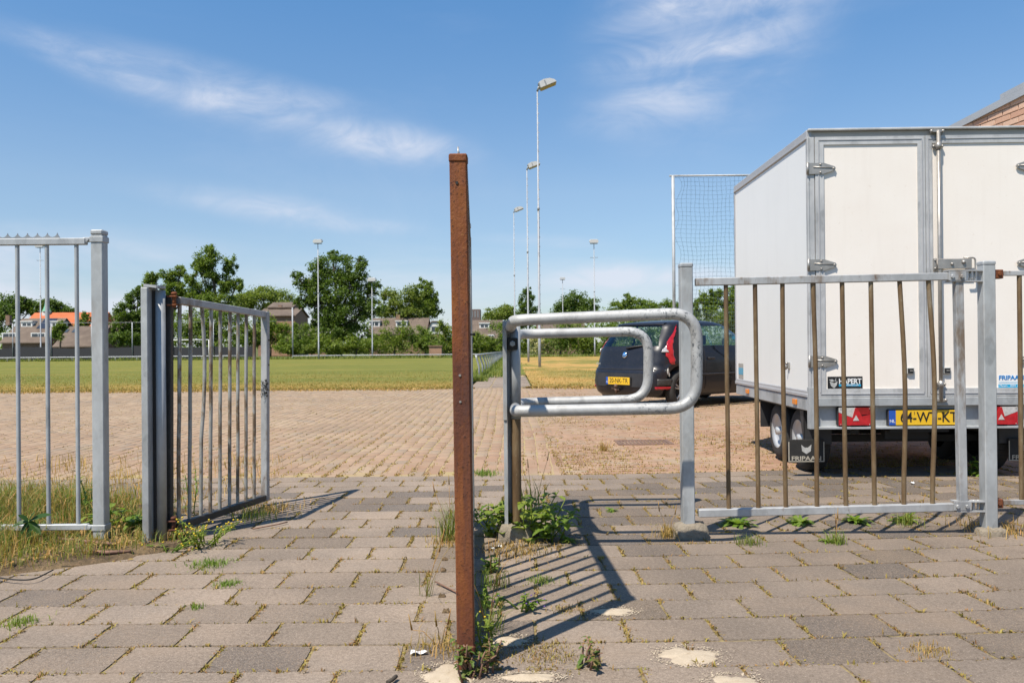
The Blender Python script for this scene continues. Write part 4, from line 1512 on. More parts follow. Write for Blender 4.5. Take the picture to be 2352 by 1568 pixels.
XR = tx_(1858) + TW_              # right edge
ZR, ZT = tz_(298.6), tz_(320.6)   # roof top, trim bottom
zp0, zr_t, zr_b = tz_(897.6), tz_(915), tz_(944.6)
# walls and roof
mb = MB(); mb.span((0.004, 0.03, zp0), (0.032, TL_, ZT - 0.001)); mb.build('side_panel', 'side_panel', root)
mb = MB(); mb.span((TW_ - 0.032, 0.03, zp0), (TW_ - 0.004, TL_, ZT - 0.001)); mb.build('side_panel', 'side_panel', root)
mb = MB(); mb.span((0.034, TL_ - 0.03, zp0), (TW_ - 0.034, TL_ - 0.002, ZT - 0.002)); mb.build('front_panel', 'side_panel', root)
mb = MB(); mb.span((0.03, 0.06, ZT + 0.02), (TW_ - 0.03, TL_ - 0.02, ZR - 0.006)); mb.build('roof_panel', 'side_panel', root)
mb = MB(); mb.span((0.05, 0.06, zr_t + 0.01), (TW_ - 0.05, TL_ - 0.05, zp0 + 0.01)); mb.build('floor_panel', 'under_dark', root)
for sx in (0, 1):
    X0 = -0.004 if sx == 0 else TW_ - 0.036
    mb = MB(); mb.span((X0, 0.0, ZT), (X0 + 0.040, TL_ + 0.004, ZR), 0.006)
    mb.span((X0 - 0.003 if sx == 0 else X0 + 0.003, 0.012, ZT + 0.004), (X0 + 0.037 if sx == 0 else X0 + 0.043, TL_, ZT + 0.018), 0.002)
    mb.build('roof_trim', 'grey_trim', root)
    mb = MB(); mb.span((X0 + 0.001, 0.03, zr_t + 0.003), (X0 + 0.039, TL_, zp0 - 0.001), 0.003)
    mb.span((X0 - 0.004 if sx == 0 else X0 + 0.006, 0.03, zr_t + 0.006), (X0 + 0.036 if sx == 0 else X0 + 0.044, TL_, zr_t + 0.030), 0.003)
    mb.build('bottom_trim', 'grey_trim', root)
    mb = MB(); mb.span((X0 + 0.004, 0.02, zr_b), (X0 + 0.036, TL_ - 0.01, zr_t), 0.004); rail = mb.build('chassis_rail', 'galvanised', root)
    for t in (0.30, 1.60):
        zc = (zr_b + zr_t) / 2 + 0.003
        xo = X0 + 0.004 if sx == 0 else X0 + 0.036
        mb = MB(); mb.box((xo + (-0.006 if sx == 0 else 0.006), t, zc), (0.012, 0.085, 0.038), None, 0.003); mb.build('side_reflector', 'orange_lens', rail)
mb = MB(); mb.span((0.036, TL_ - 0.04, zr_b), (TW_ - 0.036, TL_, zr_t)); mb.build('front_beam', 'galvanised', root)
mb = MB(); mb.span((-0.002, TL_ - 0.03, zp0), (0.0335, TL_ + 0.006, ZT), 0.003); mb.build('front_corner_trim', 'grey_trim', root)
# rear frame
mb = MB(); mb.span((0.002, -0.022, ZR - 0.010), (TW_ - 0.002, 0.06, ZR + 0.006), 0.004); mb.build('roof_lip', 'aluminium', root)
mb = MB(); mb.span((0.002, 0.002, tz_(316)), (TW_ - 0.002, 0.05, ZR - 0.012), 0.002); mb.build('header', 'header_shade', root)
for sx in (0, 1):
    a, b = (0.0, tx_(1874)) if sx == 0 else (TW_ - tx_(1874), TW_)
    mb = MB(); mb.span((a, -0.004, tz_(893)), (b, 0.03, tz_(315)), 0.003)
    mb.span((a - 0.001 if sx == 0 else a + 0.035, -0.009, tz_(893)), (b - 0.036 if sx == 0 else b + 0.001, 0.03, tz_(315)), 0.003)
    mb.build('corner_post', 'aluminium', root)
    mb = MB(); mb.span((a - 0.002, -0.008, tz_(985.5)), (b + 0.004, 0.045, tz_(889)), 0.003)
    for py in (899, 916):
        mb.sphere((b - 0.010, -0.010, tz_(py)), 0.006, 8, 5)
    mb.build('corner_bracket', 'galvanised', root)
mid = TW_ / 2
def door(sx):
    """one rear door: frame members are mitred aluminium profiles around a panel"""
    if sx == 0:
        x0, x1, wo, wi = tx_(1875), mid - 0.002, tx_(1894.5) - tx_(1875), tx_(2121) - tx_(2104.5)
    else:
        x0, x1, wo, wi = mid + 0.002, TW_ - tx_(1875), tx_(1894.5) - tx_(1875), tx_(2136) - tx_(2121.5)
    zt, zb = tz_(315.5), tz_(912.5)
    ht, hb = tz_(315.5) - tz_(333.5), tz_(893) - tz_(912.5)
    wl, wr = (wo, wi) if sx == 0 else (wi, wo)
    dr = None
    mb = MB(); mb.span((x0 + wl * 0.5, 0.0, zb + hb * 0.5), (x1 - wr * 0.5, 0.026, zt - ht * 0.5)); dr = mb.build('door', 'door_panel', root)
    if sx:
        pass
    f = -0.009
    def profile(a, b, c, d_):
        mb = MB()
        mb.prism([(a[0], f, a[1]), (b[0], f, b[1]), (c[0], f, c[1]), (d_[0], f, d_[1])], (0, 0.030, 0))
        return mb
    OL, OR_, OT, OB = x0, x1, zt, zb
    IL, IR, IT, IB = x0 + wl, x1 - wr, zt - ht, zb + hb
    for quad in (((OL, OT), (OR_, OT), (IR, IT), (IL, IT)), ((OL, OB), (IL, IB), (IR, IB), (OR_, OB)),
                 ((OL, OB), (OL, OT), (IL, IT), (IL, IB)), ((OR_, OB), (IR, IB), (IR, IT), (OR_, OT))):
        mb = profile(*quad)
        # raised rib along the middle of the profile
        q = [Vector((p_[0], 0, p_[1])) for p_ in quad]
        mb.build('frame', 'aluminium', dr)
    mb = MB()
    g = 0.4
    xa, xb = (OL + wl * g, OR_ - wr * g)
    mb.span((xa - 0.004, f - 0.004, zb + 0.03), (xa + 0.004, f + 0.001, zt - 0.03), 0.001)
    mb.span((xb - 0.004, f - 0.004, zb + 0.03), (xb + 0.004, f + 0.001, zt - 0.03), 0.001)
    mb.span((xa, f - 0.004, zt - ht * g - 0.004), (xb, f + 0.001, zt - ht * g + 0.004), 0.001)
    mb.span((xa, f - 0.004, zb + hb * g - 0.004), (xb, f + 0.001, zb + hb * g + 0.004), 0.001)
    mb.build('rib', 'grey_trim', dr)
    for py in (388, 609, 830):
        mb = MB()
        zc = tz_(py)
        hh = 0.038
        def hx_(x):
            return x if sx == 0 else TW_ - x
        pl = [(hx_(tx_(1860)), -0.016, zc - hh), (hx_(tx_(1893)), -0.016, zc - hh), (hx_(tx_(1919)), -0.016, zc - 0.013), (hx_(tx_(1921.5)), -0.016, zc),
              (hx_(tx_(1919)), -0.016, zc + 0.013), (hx_(tx_(1893)), -0.016, zc + hh), (hx_(tx_(1860)), -0.016, zc + hh)]
        if sx:
            pl = pl[::-1]
        mb.prism(pl, (0, 0.006, 0))
        mb.tube([(hx_(tx_(1857.5)), -0.014, zc - hh - 0.003), (hx_(tx_(1857.5)), -0.014, zc + hh + 0.003)], 0.009, 10)
        mb.tube([(hx_(tx_(1870)), -0.016, zc + 0.010), (hx_(tx_(1912)), -0.016, zc + 0.003)], 0.005, 8)
        for (bx_, bz_) in ((1886, 0.027), (1886, -0.027), (1916, 0.0)):
            mb.sphere((hx_(tx_(bx_)), -0.018, zc + bz_), 0.0075, 8, 5)
        mb.build('hinge', 'stainless', dr)
    cx_ = tx_(2086) if sx == 0 else tx_(2168.7)
    zc = tz_(853)
    mb = MB(); mb.box((cx_, -0.008, zc), (0.052, 0.018, 0.046), None, 0.008)
    ct = mb.build('door_catch', 'print_grey', dr)
    mb = MB(); mb.box((cx_, -0.0185, zc), (0.038, 0.004, 0.032), None, 0.001); mb.build('catch_recess', 'black_plastic', ct)
    mb = MB(); mb.box((cx_ + 0.004, -0.022, zc), (0.022, 0.006, 0.007), None, 0.001); mb.build('catch_pin', 'stainless', ct)
    return dr
dL = door(0)
dR = door(1)
# locking bar on the right door
xrod = tx_(2152)
mb = MB(); mb.tube([(xrod, -0.030, tz_(924)), (xrod, -0.030, tz_(306))], 0.0125, 14); mb.build('locking_rod', 'stainless', dR)
for py in (341, 884):
    mb = MB()
    mb.span((tx_(2141), -0.020, tz_(py + 4)), (tx_(2164), -0.008, tz_(py - 4)), 0.002)
    mb.tube([(xrod, -0.030, tz_(py + 8)), (xrod, -0.030, tz_(py - 8))], 0.018, 14)
    for bx_ in (2142.5, 2162.5):
        mb.sphere((tx_(bx_), -0.020, tz_(py)), 0.009, 8, 5)
    mb.build('rod_clamp', 'stainless', dR)
for py, s_ in ((307, 1), (920, -1)):
    mb = MB()
    mb.span((tx_(2138), -0.034, tz_(py + 3)), (tx_(2160), -0.006, tz_(py - 3)), 0.002)
    mb.sphere((tx_(2137), -0.026, tz_(py)), 0.012, 8, 5)
    mb.sphere((tx_(2163), -0.026, tz_(py)), 0.012, 8, 5)
    mb.build('rod_keeper', 'stainless', dR)
mb = MB()
mb.span((tx_(2140), -0.022, tz_(624)), (tx_(2147), -0.009, tz_(597)), 0.002)
mb.span((tx_(2147), -0.046, tz_(622)), (tx_(2222), -0.030, tz_(599)), 0.003)
mb.tube(round_path([(tx_(2205), -0.036, tz_(597)), (tx_(2231), -0.036, tz_(597)), (tx_(2231), -0.036, tz_(645)), (tx_(2215), -0.036, tz_(645))], 0.02, 5), 0.006, 8)
mb.sphere((tx_(2177), -0.048, tz_(611)), 0.011, 8, 5); mb.sphere((tx_(2203), -0.048, tz_(607)), 0.014, 8, 5); mb.sphere((tx_(2143), -0.024, tz_(601)), 0.008, 8, 5); mb.sphere((tx_(2143), -0.024, tz_(620)), 0.008, 8, 5)
mb.build('lock_handle', 'stainless', dR)
# rear beam, lights, plate
mb = MB(); mb.span((tx_(1876), -0.012, tz_(933)), (TW_ - tx_(1876), 0.05, tz_(913.5)), 0.004); mb.build('rear_sill', 'galvanised', root)
mb = MB(); mb.span((tx_(1876), 0.035, tz_(980)), (TW_ - tx_(1876), 0.05, tz_(933.5))); mb.build('light_board', 'galvanised', root)
mb = MB(); mb.span((tx_(1876), -0.014, tz_(985.5)), (TW_ - tx_(1876), 0.05, tz_(980)), 0.002); mb.build('board_lip', 'galvanised', root)
def tail_light(x0, x1, flip):
    z0_, z1_ = tz_(979), tz_(934.5)
    w = x1 - x0
    fx = lambda u: (x0 + u * w) if not flip else (x1 - u * w)
    h = z1_ - z0_
    mb = MB(); mb.span((x0, -0.004, z0_), (x1, 0.036, z1_), 0.010); tl = mb.build('tail_light', 'black_plastic', root)
    def pane(poly, mat, name, y, d):
        pts = [(fx(u), y, z0_ + v * h) for u, v in poly]
        if not flip:
            pts = pts[::-1]
        mb = MB(); mb.prism(pts, (0, d, 0)); return mb.build(name, mat, tl)
    pane([(0.03, 0.05), (0.98, 0.05), (0.98, 0.62), (0.45, 0.42), (0.03, 0.70)], 'red_lens', 'red_lens', -0.014, 0.010)
    pane([(0.55, 0.58), (0.98, 0.62), (0.98, 0.96), (0.55, 0.96)], 'red_lens_deep', 'brake_lens', -0.013, 0.009)
    pane([(0.03, 0.72), (0.45, 0.44), (0.53, 0.96), (0.03, 0.96)], 'clear_lens', 'clear_lens', -0.013, 0.009)
    pane([(0.36, 0.07), (0.84, 0.07), (0.56, 0.95), (0.50, 0.95)], 'red_lens', 'triangle_reflector', -0.019, 0.006)
    pane([(0.43, 0.30), (0.61, 0.30), (0.52, 0.58)], 'clear_lens', 'triangle_core', -0.021, 0.003)
    mb = MB()
    for u, v in ((0.08, 0.90), (0.93, 0.90), (0.08, 0.09), (0.93, 0.09)):
        mb.sphere((fx(u), -0.014, z0_ + v * h), 0.004, 7, 4)
    mb.build('screw', 'stainless', tl)
tail_light(tx_(1921), tx_(1998), False)
tail_light(TW_ - tx_(1998), TW_ - tx_(1921), True)

def text(parent, s_, mat, loc, size, rot, name='lettering', sx=1.0, ext=0.0006, align='CENTER', bold=0.0, shear=0.0, fit=None):
    cu = bpy.data.curves.new(name, 'FONT')
    cu.body = s_
    cu.size = size
    cu.align_x = align
    cu.align_y = 'CENTER'
    cu.extrude = ext
    cu.offset = bold
    cu.shear = shear
    cu.resolution_u = 4
    tmp = bpy.data.objects.new('tmp', cu)
    COL.objects.link(tmp)
    dg = bpy.context.evaluated_depsgraph_get()
    me = bpy.data.meshes.new_from_object(tmp.evaluated_get(dg))
    bpy.data.objects.remove(tmp)
    if fit:
        xs_l = [v.co.x for v in me.vertices]
        sx = fit / (max(xs_l) - min(xs_l))
    me.materials.clear()
    me.materials.append(M[mat])
    o = bpy.data.objects.new(name, me)
    link(o, parent)
    o.location = loc
    o.rotation_euler = rot
    o.scale = (sx, 1, 1)
    return o
UP = (R(90), 0, 0)
# number plate
px0, px1 = tx_(2036.5), tx_(2036.5) + 0.52
pz0, pz1 = tz_(979), tz_(941.5)
mb = MB(); mb.span((px0, 0.006, pz0), (px1, 0.036, pz1), 0.004); fr_ = mb.build('number_plate', 'black_plastic', root)
mb = MB(); mb.span((px0 + 0.006, 0.002, pz0 + 0.006), (px1 - 0.006, 0.008, pz1 - 0.006)); mb.build('plate_face', 'plate_yellow', fr_)
mb = MB(); mb.span((px0 + 0.006, 0.0012, pz0 + 0.006), (px0 + 0.052, 0.008, pz1 - 0.006)); mb.build('country_band', 'plate_blue', fr_)
zc = (pz0 + pz1) / 2
text(fr_, 'NL', 'print_white', (px0 + 0.029, 0.0006, zc - 0.024), 0.030, UP)
text(fr_, '64-WT-KT', 'print_black', (px0 + 0.2745, 0.0006, zc), 0.098, UP, fit=0.383, bold=0.0006)
text(fr_, '1', 'print_black', (px0 + 0.178, 0.0006, zc + 0.030), 0.030, UP)
# stickers
def plaque(x0, x1, y0, y1, mat, name, parent, d=-0.003):
    mb = MB(); mb.span((tx_(x0), d, tz_(y1)), (tx_(x1), 0.002, tz_(y0))); return mb.build(name, mat, parent)
st_ = plaque(1899.5, 1979, 865, 892.5, 'print_black', 'sticker', dL, -0.0014)
text(st_, 'HAPERT', 'print_white', (tx_(1950.5), -0.0022, tz_(876.5)), 0.050, UP, fit=0.152, bold=0.0014)
mb = MB(); mb.span((tx_(1925), -0.0022, tz_(887.5)), (tx_(1975), -0.001, tz_(882.5))); mb.build('sticker_band', 'print_cyan', st_)
text(st_, 'WWW.HAPERT.COM', 'print_white', (tx_(1950), -0.0030, tz_(885)), 0.0125, UP)
mb = MB()
for poly in ([(1902, 872), (1911, 871), (1915, 876), (1909, 877)], [(1909, 877.5), (1915, 876), (1919, 867), (1918, 874), (1922.5, 874)], [(1904, 876), (1909, 878), (1915, 880), (1922, 876), (1920, 885), (1914, 891.5), (1907, 886)]):
    mb.prism([(tx_(x), -0.0026, tz_(y)) for x, y in poly], (0, 0.001, 0))
mb.build('emblem', 'print_grey', st_)
st_ = plaque(2286, 2344.5, 864, 893, 'print_white', 'sticker', dR, -0.0010)
text(st_, 'FRIPAAN', 'print_blue', (tx_(2316), -0.0018, tz_(871)), 0.041, UP, fit=0.166, bold=0.0012)
mb = MB(); mb.span((tx_(2288), -0.0016, tz_(882)), (tx_(2330), -0.0006, tz_(880.8))); mb.span((tx_(2286.5), -0.0016, tz_(893)), (tx_(2344), -0.0006, tz_(885.5))); mb.build('sticker_band', 'print_cyan', st_)
text(st_, 'Marum    0594  64 41', 'print_white', (tx_(2316), -0.0022, tz_(889)), 0.017, UP, fit=0.155)
# things on the left side
def side_px(x):
    k_ = (x - CX) / FPX
    return (t0.x - TY * k_) / (k_ - 0.022)
ty = side_px(1700)
mb = MB(); mb.span((0.0025, 1.76, zp0 + 0.005), (0.006, 1.93, zp0 + 0.145)); sd = mb.build('side_sticker', 'sticker_grey', root)
mb = MB(); mb.span((0.0015, 1.762, zp0 + 0.045), (0.006, 1.928, zp0 + 0.105)); mb.build('sticker_stripe', 'sticker_teal', sd)
yl = side_px(1811)
mb = MB(); mb.box((-0.002, yl, 0.775), (0.016, 0.045, 0.05), None, 0.004); mb.tube([(-0.012, yl, 0.785), (-0.018, yl + 0.012, 0.745)], 0.007, 8); mb.sphere((-0.016, yl, 0.79), 0.010, 8, 5)
mb.build('side_lock', 'stainless', root)
# wheels, axles, guards, flaps, tow bar
def trailer_wheel(x, y, sgn):
    mb = MB()
    r0 = 0.236
    mb.lathe([(0.135, 0.0), (0.165, -0.004), (0.205, 0.004), (0.226, 0.022), (0.235, 0.045), (0.236, 0.085), (0.235, 0.125), (0.226, 0.150), (0.205, 0.165), (0.135, 0.168)], (x, y, r0), (-sgn, 0, 0), 36)
    # tread blocks
    for i in range(36):
        an = 2 * math.pi * i / 36
        c = Vector((x - sgn * 0.085, y + math.cos(an) * 0.2345, r0 + math.sin(an) * 0.2345))
        m = Matrix.Rotation(an, 3, 'X')
        mb.box(c, (0.10, 0.007, 0.030), m)
    w = mb.build('wheel', 'tyre', TR)
    mb = MB()
    mb.lathe([(0.0, 0.050), (0.055, 0.050), (0.070, 0.032), (0.105, 0.040), (0.122, 0.020), (0.137, -0.003), (0.140, 0.004)], (x, y, r0), (-sgn, 0, 0), 32)
    mb.lathe([(0.0, -0.006), (0.030, -0.006), (0.034, 0.05)], (x, y, r0), (-sgn, 0, 0), 16)
    for i in range(5):
        an = 2 * math.pi * i / 5
        mb.sphere((x - sgn * 0.045, y + 0.055 * math.cos(an), r0 + 0.055 * math.sin(an)), 0.010, 6, 4)
    mb.build('rim', 'rim_white', w)
for sgn, x in ((-1, 0.072), (1, TW_ - 0.072)):
    for y in (0.47, 1.00):
        trailer_wheel(x, y, sgn)
for y in (0.47, 1.00):
    mb = MB(); mb.bar((0.22, y, 0.236), (TW_ - 0.22, y, 0.236), 0.05, 0.05); mb.build('axle', 'under_dark', root)
for sgn in (0, 1):
    xa, xb = (0.02, 0.215) if sgn == 0 else (TW_ - 0.215, TW_ - 0.02)
    mb = MB()
    mb.span((xa + 0.0, 0.185, 0.225), (xb, 0.195, zr_b - 0.004)); mb.span((xa, 1.28, 0.24), (xb, 1.29, zr_b - 0.004)); mb.span((xa, 0.2, zr_b - 0.012), (xb, 1.27, zr_b - 0.004))
    mb.prism([(xa, 0.185, 0.23), (xa, 0.185, zr_b), (xa, 0.275, zr_b), (xa, 0.235, 0.33)], (0.006, 0, 0))
    mb.build('mudguard', 'bumper_black', root)
    fa, fb = (tx_(1826), tx_(1910)) if sgn == 0 else (TW_ - tx_(1910), TW_ - tx_(1826))
    mb = MB(); mb.span((fa, 0.165, 0.105), (fb, 0.175, 0.262), 0.004)
    fl = mb.build('mud_flap', 'black_rubber', root)
    mb = MB()
    for a_, b_ in (((fa, 0.105), (fa + 0.006, 0.245)), ((fb - 0.006, 0.105), (fb, 0.245)), ((fa + 0.006, 0.105), (fb - 0.006, 0.111))):
        mb.span((a_[0], 0.1625, a_[1]), (b_[0], 0.166, b_[1]))
    mb.build('flap_border', 'print_sand', fl)
    text(fl, 'FRIPAAN', 'print_sand', ((fa + fb) / 2, 0.164, 0.128), 0.042, UP, fit=0.205, bold=0.0008)
    mb = MB(); cxm = (fa + fb) / 2
    mb.prism([(cxm - 0.035, 0.163, 0.225), (cxm - 0.012, 0.163, 0.205), (cxm + 0.012, 0.163, 0.205), (cxm + 0.035, 0.163, 0.225), (cxm + 0.030, 0.163, 0.180), (cxm, 0.163, 0.160), (cxm - 0.030, 0.163, 0.180)][::-1], (0, 0.003, 0))
    mb.build('emblem', 'print_grey', fl)
mb = MB(); mb.span((0.30, 0.06, 0.31), (0.36, TL_, zr_b), 0.004); mb.span((TW_ - 0.36, 0.06, 0.31), (TW_ - 0.30, TL_, zr_b), 0.004)
mb.span((0.36, 0.3, 0.33), (TW_ - 0.36, 0.36, 0.39)); mb.span((0.36, 1.4, 0.33), (TW_ - 0.36, 1.46, 0.39))
mb.span((0.55, 0.10, 0.27), (0.85, 0.16, 0.33)); mb.span((0.55, 0.02, 0.325), (0.95, 0.05, 0.352))
mb.bar((0.33, TL_, 0.36), (mid, TL_ + 1.25, 0.42), 0.07, 0.09); mb.bar((TW_ - 0.33, TL_, 0.36), (mid, TL_ + 1.25, 0.42), 0.07, 0.09)
mb.build('chassis', 'under_dark', root)
mb = MB(); mb.tube([(mid + 0.12, TL_ + 0.95, 0.0), (mid + 0.12, TL_ + 0.95, 0.6)], 0.025, 10); mb.lathe([(0.03, -0.03), (0.09, -0.03), (0.09, 0.03), (0.03, 0.03)], (mid + 0.12, TL_ + 0.95, 0.09), (1, 0, 0), 16)
mb.build('jockey_wheel', 'under_dark', root)

# ------------------------------------------------------------------ small dark hatchback
CL, CWID, CHT = 3.80, 0.80, 1.335
CPHI = R(51)
CAR_O = G(1424, 951, 0.0)
CAR_O = Vector((1.565, 12.05, 0.0))
car = thing('parked_car', CAR_O, 'dusty dark blue hatchback parked at an angle beyond the tube barrier', 'car', None, R(90) - CPHI)
car.scale = (0.90, 0.90, 0.97)
# its frame: x forward from the rear bumper, y to its left, z up
def lerp_tab(tab, z):
    if z <= tab[0][0]:
        return tab[0][1]
    for (a, va), (b, vb) in zip(tab, tab[1:]):
        if z <= b:
            t = (z - a) / (b - a)
            t = t * t * (3 - 2 * t) * 0.35 + t * 0.65
            return va + (vb - va) * t
    return tab[-1][1]
XREAR = [(0.18, 0.10), (0.24, 0.03), (0.34, 0.0), (0.54, 0.015), (0.585, 0.05), (0.62, 0.085), (0.86, 0.150), (0.93, 0.19), (1.245, 0.47), (1.285, 0.54), (1.33, 0.98), (1.336, 1.3)]
XFRONT = [(0.18, 3.66), (0.24, 3.74), (0.36, 3.79), (0.50, 3.77), (0.60, 3.70), (0.70, 3.52), (0.78, 3.25), (0.84, 2.98), (0.88, 2.84), (1.10, 2.42), (1.25, 2.10), (1.30, 1.92), (1.33, 1.60), (1.336, 1.5)]
HALFW = [(0.18, 0.72), (0.24, 0.775), (0.36, 0.805), (0.55, 0.815), (0.70, 0.812), (0.82, 0.79), (0.875, 0.772), (1.10, 0.705), (1.245, 0.655), (1.29, 0.60), (1.325, 0.46), (1.336, 0.20)]
PN = 300
_OC = {}
def outline(z):
    """closed plan outline at height z: list of (x, y) going rear centre, left side, front, right side"""
    key = round(z, 4)
    if key in _OC:
        return _OC[key]
    xr, xf, w = lerp_tab(XREAR, z), lerp_tab(XFRONT, z), lerp_tab(HALFW, z)
    cx_, a = (xr + xf) / 2, (xf - xr) / 2
    th = np.concatenate([np.linspace(0, 1, 900, endpoint=False) ** 1.0 * 2 * np.pi])
    # denser near the axes, where the superellipse runs fastest
    q = np.floor(th / (np.pi / 2)); u = th / (np.pi / 2) - q
    u = np.where(u < 0.5, 0.5 * (2 * u) ** 3, 1 - 0.5 * (2 - 2 * u) ** 3)
    th = (q + u) * np.pi / 2
    c, s_ = np.cos(th), np.sin(th)
    e = 0.24
    X = -np.sign(c) * np.abs(c) ** e * a
    Yy = np.sign(s_) * np.abs(s_) ** e * w
    bow = 0.040 * (1 - (Yy / max(w, 1e-6)) ** 2)
    X = X + np.where(X < 0, -bow + 0.040, bow * 2.2 - 0.088)
    f = (X / max(a, 1e-6))
    Yy = Yy * (1 - 0.10 * np.maximum(0, f) ** 3 - 0.05 * np.maximum(0, -f) ** 4)
    P = np.stack([cx_ + X, Yy], 1)
    P2 = np.vstack([P, P[:1]])
    L = np.concatenate([[0], np.cumsum(np.linalg.norm(np.diff(P2, axis=0), axis=1))])
    t = np.linspace(0, L[-1], PN, endpoint=False)
    out = list(zip(np.interp(t, L, P2[:, 0]).tolist(), np.interp(t, L, P2[:, 1]).tolist()))
    _OC[key] = out
    return out
ZS = [0.18, 0.21, 0.24, 0.29, 0.34, 0.40, 0.46, 0.52, 0.555, 0.585, 0.62, 0.66, 0.70, 0.74, 0.78, 0.82, 0.85, 0.875, 0.90, 0.93, 0.97, 1.01, 1.05, 1.09, 1.13, 1.17, 1.21, 1.245, 1.265, 1.285, 1.30, 1.315, 1.325, 1.331, 1.336]
WHX = (0.62, 3.05)
WR = 0.285
def arch(x, y, z):
    if abs(y) < 0.60 or z > 0.72:
        return z
    zm = z
    for wx in WHX:
        d_ = abs(x - wx)
        rr_ = 0.345
        if d_ < rr_:
            za = WR + math.sqrt(rr_ * rr_ - d_ * d_)
            za = min(za, 0.635)
            zm = max(zm, za + (0.72 - za) * (z - 0.18) / (0.72 - 0.18))
    return zm
RINGS = []
for z in ZS:
    RINGS.append([(x, y, arch(x, y, z)) for x, y in outline(z)])
def region(x, y, z, xr):
    """which sheet a body face belongs to"""
    w = lerp_tab(HALFW, z)
    rear = abs(y) < w * 0.80 and x < xr + 0.22
    if z > 0.93 and z < 1.235:
        if rear and abs(y) < 0.60 - (z - 0.93) * 0.42:
            return 'rear_glass'
        front_x = lerp_tab(XFRONT, z)
        if abs(y) > w * 0.72:
            if 0.58 + (z - 0.93) * 0.45 < x < 1.13:
                return 'quarter_glass'
            if 1.18 < x < front_x - 0.16 + (0.0) and x < 2.75 - (z - 0.90) * 1.35:
                return 'side_glass'
        if abs(y) < w * 0.80 and x > front_x - 0.30:
            return 'windscreen'
    if z < 0.60 and z < 0.585:
        if x < 0.34 or x > 3.35:
            return 'bumper'
    return 'body'
parts = {}
for i in range(len(ZS) - 1):
    zc = (ZS[i] + ZS[i + 1]) / 2
    xr = lerp_tab(XREAR, zc)
    for j in range(PN):
        k_ = (j + 1) % PN
        q = [RINGS[i][j], RINGS[i][k_], RINGS[i + 1][k_], RINGS[i + 1][j]]
        cx_, cy_ = sum(p_[0] for p_ in q) / 4, sum(p_[1] for p_ in q) / 4
        parts.setdefault(region(cx_, cy_, zc, xr), []).append((i, j, k_))
top = [p_ for p_ in RINGS[-1]]
def sheet_from(cells, off=0.0, cap=False):
    idx, V, F = {}, [], []
    def vid(i, j):
        if (i, j) not in idx:
            p_ = Vector(RINGS[i][j])
            if off:
                n_ = Vector((p_.x - 1.8, p_.y * 2.2, 0))
                p_ = p_ + n_.normalized() * off
            idx[(i, j)] = len(V)
            V.append(p_)
        return idx[(i, j)]
    for i, j, k_ in cells:
        F.append((vid(i, k_), vid(i, j), vid(i + 1, j), vid(i + 1, k_)))
    if cap:
        F.append(tuple(vid(len(ZS) - 1, j) for j in range(PN))[::-1])
    mb = MB(); mb.add(V, F, True)
    return mb
body = sheet_from(parts['body'], 0, True).build('body', 'car_paint', car)
fb_ = sheet_from([c_ for c_ in parts['bumper'] if RINGS[c_[0]][c_[1]][0] > 2]).build('bumper', 'car_paint', car)
bump = sheet_from([c_ for c_ in parts['bumper'] if RINGS[c_[0]][c_[1]][0] <= 2]).build('bumper', 'car_paint', car)
for nm in ('rear_glass', 'quarter_glass', 'side_glass', 'windscreen'):
    if nm in parts:
        sheet_from(parts[nm], -0.006).build('window' if nm != 'windscreen' else 'windscreen', 'car_glass', car)
# surface point on the rear: y across, z height
def rear_pt(y, z, off=0.004):
    o_ = outline(z)
    best = min((p_ for p_ in o_ if p_[0] < lerp_tab(XREAR, z) + 0.6), key=lambda p_: abs(p_[1] - y) + (p_[0] > 1.2) * 9)
    cand = sorted([p_ for p_ in o_ if p_[0] < 1.2], key=lambda p_: p_[1])
    for a, b in zip(cand, cand[1:]):
        if a[1] <= y <= b[1] and b[1] - a[1] > 1e-6:
            t = (y - a[1]) / (b[1] - a[1])
            x = a[0] + (b[0] - a[0]) * t
            return Vector((x - off, y, z))
    return Vector((best[0] - off, y, z))
def side_pt(x, z, sgn, off=0.004):
    o_ = [p_ for p_ in outline(z) if p_[1] * sgn > 0]
    o_.sort()
    for a, b in zip(o_, o_[1:]):
        if a[0] <= x <= b[0] and b[0] - a[0] > 1e-6:
            t = (x - a[0]) / (b[0] - a[0])
            return Vector((x, a[1] + (b[1] - a[1]) * t + off * sgn, z))
    return Vector((x, o_[0][1] + off * sgn, z))
def ring_patch(j0, j1, z0_, z1_, off, mat, name, parent, shape=None, n=6):
    """sheet following the body between two outline positions (fractions of the outline) and two heights"""
    V, F = [], []
    m_ = 10
    for a in range(n + 1):
        z = z0_ + (z1_ - z0_) * a / n
        o_ = outline(z)
        f0, f1 = (j0, j1) if shape is None else shape(a / n)
        for b in range(m_ + 1):
            jj = (f0 + (f1 - f0) * b / m_) * PN
            ja = int(math.floor(jj)) % PN
            t = jj - math.floor(jj)
            p_, q_ = o_[ja], o_[(ja + 1) % PN]
            x, y = p_[0] + (q_[0] - p_[0]) * t, p_[1] + (q_[1] - p_[1]) * t
            nn = Vector((x - 1.2, y * 1.6, 0.0)).normalized()
            V.append((x + nn.x * off, y + nn.y * off, z))
    for a in range(n):
        for b in range(m_):
            s0 = a * (m_ + 1) + b
            F.append((s0, s0 + 1, s0 + m_ + 2, s0 + m_ + 1))
    mb = MB(); mb.add(V, F, True)
    o = mb.build(name, mat, parent)
    md = o.modifiers.new('thick', 'SOLIDIFY'); md.thickness = 0.012; md.offset = 0
    return o
